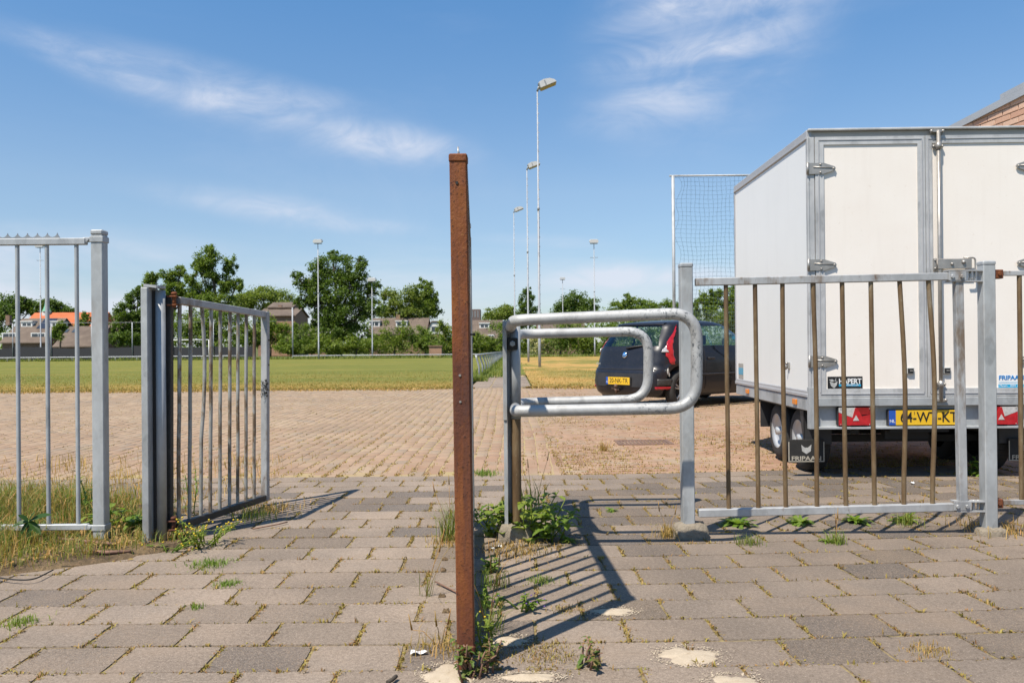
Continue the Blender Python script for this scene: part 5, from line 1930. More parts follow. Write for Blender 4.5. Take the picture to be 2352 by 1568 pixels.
# outline fraction where the rear corner sits: th=0 is rear centre, going to +y (left) first
def frac_at(y, z, sgn):
    o_ = outline(z)
    rngj = range(0, PN // 4 + 8) if sgn > 0 else range(PN, PN - PN // 4 - 8, -1)
    best, bd = 0, 9
    for j in rngj:
        d_ = abs(o_[j % PN][1] - y)
        if d_ < bd and o_[j % PN][0] < 1.0:
            best, bd = j, d_
    return best / PN
def frac_x(x, z, sgn):
    o_ = outline(z)
    best, bd = 0, 9
    for j in range(PN):
        if o_[j][1] * sgn > 0.955 * max(p_[1] for p_ in o_ if p_[0] < 0.9):
            d_ = abs(o_[j][0] - x)
            if d_ < bd:
                best, bd = j, d_
    f = best / PN
    return f if sgn > 0 else (f if f > 0.5 else f + 1)
for sgn in (1, -1):
    def lampshape(z0_, z1_, wi, xo):
        def f_(t):
            z = z0_ + (z1_ - z0_) * t
            yi = lerp_tab(HALFW, z) * wi(t)
            return frac_at(sgn * yi, z, sgn), frac_x(lerp_tab(XREAR, z) + xo(t), z, sgn)
        return f_
    tl = ring_patch(0, 0, 0.66, 1.245, 0.010, 'red_lens', 'tail_light', car,
                    lampshape(0.66, 1.245, lambda t: np.interp(t, [0, 0.25, 0.55, 0.85, 1.0], [0.935, 0.895, 0.905, 0.945, 0.96]), lambda t: np.interp(t, [0, 0.3, 0.6, 0.9, 1.0], [0.0, 0.06, 0.09, 0.08, 0.05])), 18)
    ring_patch(0, 0, 0.84, 0.91, 0.018, 'clear_lens', 'reverse_lens', tl, (lambda g_: (lambda t: (g_(t)[0], g_(t)[0] + (g_(t)[1] - g_(t)[0]) * (0.62 - 0.45 * t))))(lampshape(0.84, 0.91, lambda t: 0.85 + 0.03 * t, lambda t: 0.10)), 5)
    ring_patch(0, 0, 0.35, 0.45, 0.003, 'dark_steel', 'bumper_mesh', bump, lampshape(0.34, 0.46, lambda t: 0.84, lambda t: 0.02), 4)
    ring_patch(0, 0, 0.300, 0.335, 0.010, 'red_lens', 'reflector', bump, lampshape(0.30, 0.335, lambda t: 0.82, lambda t: 0.02), 2)
# lower bumper insert and plate recess
mb = MB()
cells = []
for (y0_, y1_, z0_, z1_) in ((-0.52, 0.52, 0.33, 0.53), ):
    V, F = [], []
    for a in range(9):
        for b in range(5):
            V.append(rear_pt(y0_ + (y1_ - y0_) * a / 8, z0_ + (z1_ - z0_) * b / 4, 0.008))
    for a in range(8):
        for b in range(4):
            F.append((a * 5 + b, a * 5 + b + 1, a * 5 + b + 6, a * 5 + b + 5))
    mb.add(V, F, True)
mb.build('bumper_insert', 'bumper_black', bump)
c = rear_pt(0.02, 0.415, 0.03)
mb = MB(); mb.box(c + Vector((0.008, 0, 0)), (0.016, 0.56, 0.135), None, 0.003); pl_ = mb.build('number_plate', 'black_plastic', car)
mb = MB(); mb.box(c + Vector((-0.002, 0, 0)), (0.004, 0.52, 0.11)); mb.build('plate_face', 'plate_yellow', pl_)
mb = MB(); mb.box(c + Vector((-0.0035, 0.237, 0)), (0.004, 0.046, 0.11)); mb.build('country_band', 'plate_blue', pl_)
RB = (R(90), 0, R(-90))
text(pl_, '20-NK-TR', 'print_black', c + Vector((-0.0050, -0.02, 0)), 0.100, RB, fit=0.405, bold=0.0004)
text(pl_, 'NL', 'print_white', c + Vector((-0.0060, 0.237, -0.02)), 0.028, RB)
c2 = rear_pt(0.0, 0.80, 0.010)
mb = MB(); mb.lathe([(0.0, 0.012), (0.040, 0.012), (0.048, 0.008), (0.050, 0.0)], c2, (-1, 0, 0.25), 24); bd = mb.build('badge', 'chrome', car)
mb = MB(); mb.lathe([(0.0, 0.0145), (0.034, 0.0145), (0.034, 0.010)], c2, (-1, 0, 0.25), 24); mb.build('badge_face', 'badge_blue', bd)
text(bd, 'FIAT', 'print_white', c2 + Vector((-0.0165, 0, 0.004)), 0.020, (R(76), 0, R(-90)))
text(car, 'Punto', 'print_grey', rear_pt(0.60, 0.665, 0.012), 0.050, (R(80), 0, R(-90)), shear=0.2)
mb = MB(); mb.tube([rear_pt(-0.02, 0.905, 0.03), rear_pt(-0.10, 0.915, 0.035), rear_pt(-0.48, 0.955, 0.016)], [0.020, 0.016, 0.008], 8); mb.build('wiper', 'black_plastic', car)
mb = MB(); V = [rear_pt(y_ / 10, 1.252, 0.02) for y_ in range(-5, 6)]; W2 = [rear_pt(y_ / 10, 1.285, 0.015) + Vector((-0.055, 0, -0.01)) for y_ in range(-5, 6)]
top2 = [rear_pt(y_ / 10, 1.30, 0.0) for y_ in range(-5, 6)]
n_ = len(V)
mb.add(V + W2 + top2, [(i, i + 1, n_ + i + 1, n_ + i) for i in range(n_ - 1)] + [(n_ + i, n_ + i + 1, 2 * n_ + i + 1, 2 * n_ + i) for i in range(n_ - 1)], True)
mb.build('spoiler', 'car_paint', car)
# tailgate seam and bumper seam
mb = MB(); mb.tube([rear_pt(y_ / 20, 0.588, 0.003) for y_ in range(-13, 14)], 0.006, 6); mb.build('tailgate_seam', 'under_dark', car)
mb = MB(); mb.tube([side_pt(x_ / 20, 0.50, -1, 0.004) for x_ in range(21, 54)], 0.014, 8); mb.build('rubbing_strip', 'bumper_black', car)
mb = MB(); mb.tube([side_pt(x_ / 20, 0.50, 1, 0.004) for x_ in range(21, 54)], 0.014, 8); mb.build('rubbing_strip', 'bumper_black', car)
for sgn in (-1, 1):
    mb = MB(); mb.tube([side_pt(1.17, z_ / 50, sgn, 0.001) for z_ in range(14, 45)], 0.005, 6); mb.tube([side_pt(2.45, z_ / 50, sgn, 0.001) for z_ in range(14, 45)], 0.005, 6)
    dseam = mb.build('door_seam', 'under_dark', car)
    mb = MB(); q = side_pt(1.32, 0.74, sgn, 0.012); mb.box(q, (0.16, 0.03, 0.034), None, 0.010); mb.build('door_handle', 'car_trim', car)
    mb = MB(); q = side_pt(2.45, 0.93, sgn, 0.09); mb.sphere(q, 0.1, 10, 6, (0.55, 1.0, 0.65)); mb.build('wing_mirror', 'car_trim', car)
# bird lime on the rear corner
q = side_pt(0.30, 0.56, -1, 0.002)
mb = MB(); mb.sphere(q, 0.05, 9, 5, (0.5, 0.10, 1.0)); mb.sphere(q + Vector((0.03, 0.0, -0.05)), 0.03, 8, 5, (0.5, 0.12, 1.0)); mb.build('bird_dropping', 'bird_lime', car)
# towing hitch
c = rear_pt(0.06, 0.28, 0.0)
mb = MB(); mb.box(c + Vector((0.02, 0.10, 0.03)), (0.06, 0.09, 0.06), None, 0.01); mb.tube([c + Vector((0.05, 0, 0)), c + Vector((-0.06, -0.02, -0.03)), c + Vector((-0.10, -0.05, 0.02))], 0.022, 10); mb.sphere(c + Vector((-0.10, -0.05, 0.06)), 0.032, 10, 6)
mb.build('tow_hitch', 'tow_rust', car)
# under body, seats, dashboard
mb = MB(); mb.span((0.30, -0.60, 0.17), (3.55, 0.60, 0.30)); mb.span((0.20, -0.55, 0.30), (0.30, 0.55, 0.5)); mb.span((0.25, -0.56, 0.55), (0.95, 0.56, 0.62)); mb.build('floor_pan', 'under_dark', car)
mb = MB()
for y_ in (-0.36, 0.36):
    mb.box((1.70, y_, 0.66), (0.14, 0.42, 0.52), Matrix.Rotation(-0.2, 3, 'Y'), 0.05)
    mb.box((1.62, y_, 1.02), (0.07, 0.20, 0.15), None, 0.03)
mb.box((0.95, 0, 0.62), (0.14, 1.1, 0.42), Matrix.Rotation(-0.25, 3, 'Y'), 0.04)
mb.box((2.62, 0, 0.74), (0.35, 1.2, 0.16), None, 0.05)
mb.build('seats', 'interior', car)
mb = MB(); mb.box((2.58, -0.30, 0.885), (0.14, 0.20, 0.03), None, 0.005); mb.box((2.62, -0.52, 0.88), (0.10, 0.10, 0.04), None, 0.01); mb.build('dashboard_papers', 'print_cyan', car)
mb = MB(); mb.box((2.55, -0.05, 0.88), (0.12, 0.16, 0.02), None, 0.004); mb.build('dashboard_papers', 'litter_white', car)
def car_wheel(x, sgn):
    y = sgn * 0.795
    ax = (0, sgn, 0)
    mb = MB(); mb.lathe([(0.185, -0.02), (0.20, 0.0), (0.245, 0.0), (0.272, -0.018), (0.284, -0.045), (0.285, -0.13), (0.272, -0.165), (0.20, -0.175)], (x, y, WR), ax, 40); w = mb.build('wheel', 'tyre', car)
    mb = MB(); mb.lathe([(0.192, -0.012), (0.185, -0.03), (0.175, -0.10), (0.0, -0.11)], (x, y, WR), ax, 36); mb.build('rim', 'dark_steel', w)
    mb = MB()
    mb.lathe([(0.178, -0.020), (0.192, -0.006), (0.204, -0.012)], (x, y, WR), ax, 36)
    for i in range(5):
        for da in (-0.14, 0.14):
            an = 2 * math.pi * i / 5 + 0.3 + da
            a_ = Vector((x + 0.045 * math.cos(an - da * 0.2), y - sgn * 0.02, WR + 0.045 * math.sin(an - da * 0.2)))
            b_ = Vector((x + 0.186 * math.cos(an), y - sgn * 0.022, WR + 0.186 * math.sin(an)))
            mb.bar(a_, b_, 0.020, 0.028, 0.004, (0, 1, 0))
    mb.lathe([(0.0, -0.004), (0.048, -0.008), (0.052, -0.04)], (x, y, WR), ax, 20)
    mb.build('wheel_spokes', 'rim_alloy', w)
    mb = MB()
    mb.span((x - 0.35, sgn * 0.56, 0.3), (x + 0.35, sgn * 0.60, 0.64)); mb.build('wheel_arch', 'under_dark', car)
for wx in WHX:
    for sgn in (1, -1):
        car_wheel(wx, sgn)
# ------------------------------------------------------------------ brick building at the right
bA = Vector((3.79, 10.4, 0)); bdir = Vector((0.125, -1, 0)).normalized()     # wall runs towards the camera
bn = Vector((-bdir.y * -1, 0, 0))
bn = Vector((bdir.y, -bdir.x, 0))                                            # outward, to the left
BL, BH0, BH1 = 5.2, 3.02, 3.16
bA = Vector((4.40, 12.2, 0))
q0, q1 = W(2172, 297, 9.4), W(2352, 203, 8.2)
root = thing('brick_building', bA, 'orange brick building with a grey roof edge rising behind the trailer', 'building')
bdir = Vector((q1.x - q0.x, q1.y - q0.y, 0)).normalized()
bn = Vector((bdir.y, -bdir.x, 0))
if bn.x > 0:
    bn = -bn
slope = (q1.z - q0.z) / Vector((q1.x - q0.x, q1.y - q0.y, 0)).length
bA = Vector((q0.x, q0.y, 0)) - bdir * 2.2
zA = q0.z - slope * 2.2
BL = 5.6
ztop = lambda s_: zA + slope * s_
def wp(s_, z, o=0.0):
    return bA + bdir * s_ + bn * o + Vector((0, 0, z))
mb = MB()
pl_ = [wp(0, -0.1, -0.012), wp(BL, -0.1, -0.012), wp(BL, ztop(BL), -0.012), wp(0, ztop(0), -0.012)]
mb.prism(pl_, -bn * 0.22); wall = mb.build('wall', 'mortar', root)
mb = MB()
back = -bn * 5.0
mb.prism([wp(0, -0.1, -0.24), wp(0, ztop(0), -0.24), wp(0, ztop(0), -5.0), wp(0, -0.1, -5.0)], bdir * 0.2)
mb.prism([wp(BL - 0.2, -0.1, -0.24), wp(BL - 0.2, ztop(BL), -0.24), wp(BL - 0.2, ztop(BL), -5.0), wp(BL - 0.2, -0.1, -5.0)], bdir * 0.2)
mb.build('side_wall', 'house_brick_warm', root)
mb = MB(); mb.prism([wp(-0.1, ztop(0) - 0.04, 0.0), wp(BL + 0.1, ztop(BL) - 0.04, 0.0), wp(BL + 0.1, ztop(BL) - 0.04, -5.1), wp(-0.1, ztop(0) - 0.04, -5.1)], (0, 0, 0.03)); mb.build('roof', 'fascia_grey', root)
mb = MB(); mb.prism([wp(-0.1, ztop(0) - 0.075, 0.004), wp(BL + 0.1, ztop(BL) - 0.075, 0.004), wp(BL + 0.1, ztop(BL), 0.004), wp(-0.1, ztop(0), 0.004)], bn * 0.025); mb.build('fascia', 'fascia_grey', root)
sC = (Vector((W(2300, 215, 8.5).x, W(2300, 215, 8.5).y, 0)) - bA).dot(bdir)
mb = MB(); mb.prism([wp(sC, ztop(sC) + 0.002, 0.0), wp(BL + 0.1, ztop(BL) + 0.002, 0.0), wp(BL + 0.1, ztop(BL) + 0.05, 0.0), wp(sC, ztop(sC) + 0.05, 0.0)], bn * 0.025); mb.build('upper_fascia', 'fascia_grey', root)
# bricks: parts near the roof, where the photograph shows them; the rest is one part
courses = int((zA + 0.2) / 0.0625) + 14
BB = MB(); BB.box((0, 0, 0), (0.21, 0.024, 0.052), None, 0.002)
BM = BB.mesh('brick', 'wall_brick')
restb = MB()
mrot = Matrix((bdir, bn * -1, Vector((0, 0, 1)))).transposed()
bang = math.atan2(bdir.y, bdir.x)
nsingle = 0
ca_, sa_ = math.cos(slope), 0
for c in range(-40, 60):
    for j in range(int(BL / 0.222) + 1):
        s_ = 0.11 + j * 0.222 + (0.111 if c % 2 else 0)
        z = zA - 0.075 + slope * s_ - 0.0625 * (39 - c) if False else 0.0
        zc = 0.03 + 0.0625 * (c + 40)
        if s_ + 0.1 > BL or zc + 0.03 > ztop(s_) + 0.005:
            continue
        top_d = ztop(s_) - zc
        p_ = wp(s_, zc, -0.012 + random.uniform(0.0, 0.004))
        if top_d < 0.72 and 2.0 < s_ < 4.3 and nsingle < 290:
            o = obj('brick', BM, wall)
            o.matrix_local = Matrix.Translation(p_ - ORG[root]) @ mrot.to_4x4()
            nsingle += 1
        else:
            restb.box(p_, (0.21, 0.024, 0.052), mrot, 0.0)
o = restb.build('brick', 'wall_brick', wall)
o['kind'] = 'stuff'
# keep the joined bricks in the wall's frame

# ------------------------------------------------------------------ ball net and green mesh fence behind the car
YN = 21.5
n0, n1 = W(1545.5, 404, YN), W(1748, 404, YN)
root = thing('ball_net', (n0.x, YN, terrain(YN)), 'tall ball stop net hung between white steel poles', 'net')
pr = 0.042
for x in (n0.x, n1.x + 1.9):
    mb = MB(); mb.tube([(x, YN, -0.1), (x, YN, n0.z)], pr, 14); mb.build('pole', 'galvanised', root)
mb = MB(); mb.tube([(n0.x - 0.09, YN, n0.z), (n1.x + 2.0, YN, n0.z)], 0.024, 10); mb.build('top_bar', 'galvanised', root)
mb = MB()
xa, xb = n0.x + 0.13, n1.x + 1.8
cell = 0.112
nx_ = int((xb - xa) / cell)
nz_ = int((n0.z - 1.0) / cell)
def netp(i, j):
    x = xa + i * cell
    z = n0.z - 0.05 - j * cell
    pull = math.exp(-i * 0.45) * (0.05 * math.sin(j * 0.8) + 0.045 * math.sin(j * 0.31 + 1))
    return Vector((x + pull + 0.012 * math.sin(j * 0.9 + i), YN + 0.05 * math.sin(i * 0.4 + j * 0.2), z + 0.018 * math.sin(i * 0.5 + j * 0.15) - 0.0009 * i * j * 0.02))
for j in range(nz_ + 1):
    mb.tube([netp(i, j) for i in range(nx_ + 1)], 0.0030, 3, False)
for i in range(nx_ + 1):
    mb.tube([netp(i, j) for j in range(nz_ + 1)], 0.0030, 3, False)
for j in range(0, nz_, 5):
    mb.tube([(n0.x + pr, YN, n0.z - 0.05 - j * cell), netp(0, j)], 0.004, 3, False)
mb.build('netting', 'net_dark', root)['kind'] = 'stuff'
YW = 20.6
root = thing('mesh_fence', (W(1590, 800, YW).x, YW, terrain(YW)), 'green welded wire fence behind the dark parked car', 'fence')
xa, xb = W(1588, 713, YW).x, W(1588, 713, YW).x + 4.6
zt = W(1640, 714, YW).z
mb = MB()
x = xa
while x < xb:
    mb.box((x, YW, (zt + terrain(YW)) / 2), (0.006, 0.006, zt - terrain(YW)))
    x += 0.05
mb.build('upright_wire', 'fence_green', root)['kind'] = 'stuff'
z = zt - 0.04
while z > 0.05:
    mb = MB(); mb.box(((xa + xb) / 2, YW + 0.006, z), (xb - xa, 0.006, 0.010)); mb.build('cross_wire', 'fence_green', root)
    z -= 0.20
for x in (xa, xa + 2.3, xb):
    mb = MB(); mb.span((x - 0.03, YW + 0.02, terrain(YW) - 0.2), (x + 0.03, YW + 0.06, zt + 0.03)); mb.build('post', 'fence_green', root)

# ------------------------------------------------------------------ masts
def mast(px, ptop, Y, label, head, r0=0.085):
    r0 *= 0.85
    b = W(px, ptop, Y)
    zb = terrain(Y)
    r_ = thing('light_mast', (b.x, Y, zb), label, 'light mast', 'floodlight masts round the sports field')
    H = b.z
    mb = MB()
    zj = zb + (H - zb) * 0.56
    mb.tube([(b.x, Y, zb - 0.3), (b.x, Y, zb + 1.6), (b.x, Y, zb + 1.62), (b.x, Y, zj), (b.x, Y, zj + 0.01), (b.x, Y, H - 0.3)], [r0, r0, r0 * 0.82, r0 * 0.72, r0 * 0.58, r0 * 0.44], 12)
    pole = mb.build('pole', 'mast_steel', r_)
    mb = MB()
    nst = 22
    for i in range(nst):
        z = zb + 3 + (H - zb - 3.5) * i / nst
        mb.box((b.x + r0 * 0.7, Y, z), (0.05, 0.02, 0.05))
    mb.tube([(b.x, Y, zj - 0.1), (b.x, Y, zj + 0.1)], r0 * 0.80, 12)
    mb.build('step', 'mast_steel', pole)
    if head == 'side':
        m = Matrix.Rotation(R(-22), 3, 'Y')
        c = Vector((b.x + 0.42, Y - 0.02, H - 0.02))
        mb = MB()
        prof = [(-0.34, -0.13), (0.46, -0.13), (0.40, 0.00), (0.22, 0.13), (-0.05, 0.19), (-0.30, 0.16)]
        mb.prism([m @ Vector((x, -0.28, z)) + c for x, z in prof][::-1], m @ Vector((0, 0.56, 0)))
        hd = mb.build('floodlight', 'lamp_cover', r_)
        mb = MB(); mb.box(m @ Vector((0.06, 0, -0.142)) + c, (0.76, 0.50, 0.03), m); mb.build('lamp_glass', 'lamp_glass', hd)
        mb = MB(); mb.box(m @ Vector((-0.30, 0, 0.02)) + c, (0.14, 0.40, 0.28), m, 0.03); mb.box(m @ Vector((-0.05, 0.0, 0.02)) + c, (0.06, 0.58, 0.22), m); mb.build('ballast', 'lamp_grey', hd)
        mb = MB(); mb.tube([(b.x, Y, H - 0.35), (b.x + 0.06, Y, H - 0.16), m @ Vector((-0.3, 0, -0.08)) + c], 0.05, 8); mb.build('bracket', 'lamp_grey', r_)
    else:
        mb = MB()
        prof = [(-0.46, -0.22), (0.46, -0.22), (0.52, -0.05), (0.40, 0.16), (-0.40, 0.16), (-0.52, -0.05)]
        mb.prism([Vector((b.x + x, Y - 0.35, H - 0.1 + z)) for x, z in prof][::-1], (0, 0.75, 0.12))
        hd = mb.build('floodlight', 'lamp_cover', r_)
        mb = MB(); mb.box((b.x, Y, H - 0.36), (0.85, 0.6, 0.05)); mb.build('lamp_glass', 'lamp_grey', hd)
        mb = MB(); mb.tube([(b.x, Y, H - 1.9), (b.x, Y, H - 0.3)], r0 * 0.42, 8); mb.box((b.x, Y, H - 2.0), (0.9, 0.06, 0.05)); mb.build('bracket', 'lamp_grey', r_)
mast(1234, 193, 39, 'tallest white light mast right of the rusty gate', 'side', 0.080)
mast(1210, 379, 56, 'middle sized light mast close left of the tallest one', 'side', 0.085)
mast(1180, 480, 76, 'thin distant light mast rising above the barrier post', 'side', 0.085)
mast(1364, 552, 96, 'light mast standing alone above the hedge near the dark car', 'front', 0.10)
mast(1292, 638, 150, 'shortest looking mast far off between two taller masts and the car', 'front', 0.12)
mast(730, 552, 95, 'white light mast in front of the big dark oak', 'front', 0.11)
mast(854, 640, 100, 'lower light mast at the right edge of the big oak', 'front', 0.10)
mast(92, 562, 105, 'faint thin mast seen between the bars of the left fence', 'front', 0.11)

# ------------------------------------------------------------------ railings round the pitch
def railing(label, pts, hr, step, arm):
    p0 = pts[0]
    r_ = thing('railing', p0, label, 'railing')
    mb = MB(); mb.tube([(p[0], p[1], p[2] + hr) for p in pts], 0.035 if arm else 0.055, 8); mb.build('rail', 'galvanised', r_)
    for p in pts:
        mb = MB()
        if arm:
            mb.tube([(p[0] + arm * 1.0, p[1], p[2] - 0.2), (p[0] + arm, p[1], p[2] + hr * 0.52), (p[0] + arm * 0.25, p[1], p[2] + hr * 0.86), (p[0], p[1], p[2] + hr)], 0.028, 7)
        else:
            mb.tube([(p[0], p[1], p[2] - 0.2), (p[0], p[1], p[2] + hr - 0.03)], 0.022, 6)
        mb.build('post', 'galvanised', r_)
hr = 0.70
pts = [(-1.02 - 0.001 * (y - 23), y, terrain(y)) for y in [23.3 + 2.75 * i for i in range(27)]]
railing('grey side railing with bent posts running away along the pitch', pts, 0.69, 2.75, 0.085)
# brace of the first post
YL = 97.5
zr = terrain(YL)
x0, x1 = W(672, 815, YL).x, -1.2
pts = [(x0 + (x1 - x0) * i / 10, YL, zr) for i in range(11)]
railing('straight grey rail along the far end of the pitch', pts, W(850, 815.5, YL).z - zr, 2, 0)
x0, x1 = W(-330, 820, YL - 2).x, W(562, 820, YL - 2).x
pts = [(x0 + (x1 - x0) * i / 18, YL - 2, terrain(YL - 2)) for i in range(19)]
railing('long grey rail in front of the dark windscreen on the far left', pts, W(300, 819, YL - 2).z - terrain(YL - 2), 2, 0)

# tall ball fence with dark windscreen on the left
YB = 101
zb = terrain(YB)
xs_ = [W(x, 740, YB).x for x in (-250, -157, -64, 29, 117, 210, 303.5, 397, 490, 582, 672)]
zt = W(400, 739.5, YB).z
root = thing('ball_fence', (xs_[0], YB, zb), 'tall thin posted ball fence with a dark windscreen at its foot', 'fence')
for i, x in enumerate(xs_):
    h = zt if i < len(xs_) - 1 else W(672, 706, YB).z
    mb = MB(); mb.tube([(x, YB, zb - 0.2), (x, YB, h)], 0.055 if i < len(xs_) - 1 else 0.09, 8); mb.build('post', 'mast_steel', root)
mb = MB(); mb.tube([(xs_[0], YB, zt), (xs_[-1], YB, zt)], 0.022, 6); mb.build('top_wire', 'lamp_grey', root)
for i in range(len(xs_) - 2):
    mb = MB()
    n_ = 8
    V, F = [], []
    hh = W(300, 797, YB).z + (0.18 if i % 3 == 0 else 0)
    for a in range(n_ + 1):
        x = xs_[i] + (xs_[i + 1] - xs_[i]) * a / n_
        sag = 0.10 * math.sin(math.pi * a / n_) + random.uniform(-0.03, 0.03)
        V += [(x, YB + 0.07, zb), (x, YB + 0.07, hh - sag), (x, YB + 0.09, hh - sag), (x, YB + 0.09, zb)]
    for a in range(n_):
        for b in range(3):
            F.append((a * 4 + b, a * 4 + 4 + b, a * 4 + 5 + b, a * 4 + 1 + b))
    mb.add(V, F)
    mb.build('windscreen', 'screen_dark', root)
# goal
YGo = 93
gx0, gx1 = W(330, 780, YGo).x, W(480, 780, YGo).x
zg = W(420, 780.5, YGo).z
root = thing('football_goal', ((gx0 + gx1) / 2, YGo, terrain(YGo)), 'white football goal far off behind the open gate leaf', 'goal')
mb = MB(); mb.tube([(gx0, YGo, zg), (gx1, YGo, zg)], 0.06, 8); mb.build('crossbar', 'white_paint', root)
for x in (gx0, gx1):
    mb = MB(); mb.tube([(x, YGo, terrain(YGo)), (x, YGo, zg)], 0.06, 8); mb.build('upright', 'white_paint', root)
    mb = MB(); mb.tube([(x, YGo, zg), (x, YGo + 1.0, zg - 0.1), (x, YGo + 1.9, terrain(YGo))], 0.025, 6); mb.build('back_stay', 'lamp_grey', root)

# ------------------------------------------------------------------ houses
ZB = terrain(200)
def house(label, x0, x1, yr, ye, Y, depth, wallm, roofm, wins=(), dormers=(), chim=(), zbase=None, group=None, skylights=()):
    """ridge parallel to the picture; x0..x1, ridge yr and eave ye in survey pixels at distance Y"""
    a, b = W(x0, yr, Y + depth / 2), W(x1, yr, Y + depth / 2)
    e0, e1 = W(x0, ye, Y), W(x1, ye, Y)
    zr_, ze = (a.z + b.z) / 2 - 0.2, (e0.z + e1.z) / 2
    xa, xb = e0.x, e1.x
    zb_ = ZB
    r_ = thing('house', ((xa + xb) / 2, Y, zb_), label, 'house', group)
    mb = MB()
    yb_ = Y + depth
    ym = Y + depth / 2
    prof = [(Y + 0.15, zb_), (Y + 0.15, ze), (ym, zr_ - 0.12), (yb_ - 0.15, ze), (yb_ - 0.15, zb_)]
    mb.prism([(xa + 0.1, y, z) for y, z in prof], (xb - xa - 0.2, 0, 0)); mb.build('wall', wallm, r_)
    mb = MB()
    for s_ in (0, 1):
        ya, yy = (Y - 0.2, ym) if s_ == 0 else (yb_ + 0.2, ym)
        sl = (zr_ - ze) / (depth / 2)
        mb.prism([(xa - 0.15, ya, ze - 0.2 * sl + 0.03), (xb + 0.15, ya, ze - 0.2 * sl + 0.03), (xb + 0.15, yy, zr_ + 0.03), (xa - 0.15, yy, zr_ + 0.03)], (0, 0, 0.16))
    rf = mb.build('roof', roofm, r_)
    sl = (zr_ - ze) / (depth / 2)
    def roof_y(z):
        return Y + (z - ze) / sl
    for (wx0, wx1, wy0, wy1) in dormers:
        p0_, p1_ = W(wx0, wy0, Y), W(wx1, wy1, Y)
        k0 = Y
        for _ in range(3):
            p0_, p1_ = W(wx0, wy0, k0), W(wx1, wy1, k0)
            k0 = min(max(Y - 0.1, roof_y(p1_.z) - 0.1), ym)
        x_a, x_b, z_t, z_b = p0_.x, p1_.x, p0_.z, p1_.z
        mb = MB(); mb.span((x_a, k0, z_b), (x_b, ym, z_t)); dm = mb.build('dormer', 'frame_white', r_)
        mb = MB(); mb.span((x_a - 0.1, k0 - 0.12, z_t), (x_b + 0.1, ym, z_t + 0.14)); mb.build('dormer_roof', 'frame_white', dm)
        npn = max(2, int((x_b - x_a) / 0.75))
        w_ = (x_b - x_a - 0.3) / npn
        for q in range(npn):
            mb = MB(); mb.span((x_a + 0.15 + q * w_ + 0.07, k0 - 0.02, z_b + (z_t - z_b) * 0.30), (x_a + 0.15 + (q + 1) * w_ - 0.07, k0 + 0.02, z_t - (z_t - z_b) * 0.18)); mb.build('pane', 'window_dark', dm)
    for (wx0, wx1, wy0, wy1) in wins:
        p0_, p1_ = W(wx0, wy0, Y), W(wx1, wy1, Y)
        k0 = Y - 0.02
        if p1_.z > ze - 0.1:
            k0 = min(roof_y((p1_.z + p0_.z) / 2) - 0.25, ym)
            if k0 < Y - 0.02:
                k0 = Y - 0.02
        for _ in range(2):
            p0_, p1_ = W(wx0, wy0, k0), W(wx1, wy1, k0)
        mb = MB(); mb.span((p0_.x, k0 - 0.05, p1_.z), (p1_.x, k0 + 0.9, p0_.z)); wf = mb.build('window', 'frame_white', r_)
        npn = max(2, int((p1_.x - p0_.x) / 0.9))
        w_ = (p1_.x - p0_.x - 0.24) / npn
        for q in range(npn):
            mb = MB(); mb.span((p0_.x + 0.12 + q * w_ + 0.05, k0 - 0.08, p1_.z + 0.14), (p0_.x + 0.12 + (q + 1) * w_ - 0.05, k0 - 0.03, p0_.z - 0.14)); mb.build('pane', 'window_dark', wf)
    for cx_ in chim:
        p_ = W(cx_, yr, ym)
        mb = MB(); mb.span((p_.x - 0.3, ym - 0.3, zr_ - 0.8), (p_.x + 0.3, ym + 0.3, zr_ + 0.7)); ch = mb.build('chimney', 'house_brick', rf)
    for (wx0, wx1, wy0, wy1, mt) in skylights:
        pz0, pz1 = W(wx0, wy1, Y).z, W(wx0, wy0, Y).z
        ya, yy = roof_y(pz0), roof_y(pz1)
        p0_, p1_ = W(wx0, wy1, ya), W(wx1, wy0, ya)
        mb = MB(); mb.prism([(p0_.x, ya, pz0 + 0.22), (p1_.x, ya, pz0 + 0.22), (p1_.x, yy, pz1 + 0.22), (p0_.x, yy, pz1 + 0.22)], (0, 0, 0.05)); mb.build('solar_panel' if mt == 'solar' else 'roof_window', mt, r_)
    return r_
house('brown tiled house with white dormers and solar panels behind the left fence', 2, 104, 731, 787, 118, 11, 'house_brick', 'roof_brown',
      wins=[(5, 37, 764, 782), (71, 105, 764, 782)], dormers=[(48, 74, 739, 752), (117, 138, 739, 752)], chim=(20,), skylights=[(83, 112, 733, 757, 'solar')])
house('low brown roofed house right of the one with solar panels', 124, 216, 749, 796, 116, 9, 'house_brick', 'roof_brown', skylights=[(164, 173, 758, 766, 'window_dark'), (148, 154, 759, 766, 'window_dark')])
house('house with a small chimney just right of the left fence post', 236, 275, 732, 762, 122, 9, 'house_brick', 'roof_brown', chim=(266,))
house('brick house with a brown roof under the round topped trees', 590, 678, 708, 726, 135, 9, 'house_brick_warm', 'roof_brown', chim=(644,))
house('taller brick house block with a flat looking ridge beside the oak', 616, 672, 694, 707, 139, 7, 'house_brick_warm', 'roof_brown', wins=[(654, 664, 712, 722)])
house('house with a white dormer showing left of the oak trunk', 708, 760, 730, 772, 128, 9, 'house_brick', 'roof_brown', dormers=[(714, 739, 735, 752)], wins=[(734, 760, 762, 772)])
house('brown roofed house with a white dormer right of the oak', 846, 978, 730, 768, 126, 9, 'house_brick', 'roof_brown', dormers=[(909, 935, 738, 752.5), (848, 872, 738, 752)], chim=(915,))
house('brown roofed house with one white dormer behind the rusty gate', 1060, 1152, 735, 778, 124, 9, 'house_brick', 'roof_brown', dormers=[(1101, 1124, 743, 755)], wins=[(1121, 1136, 768, 777)])
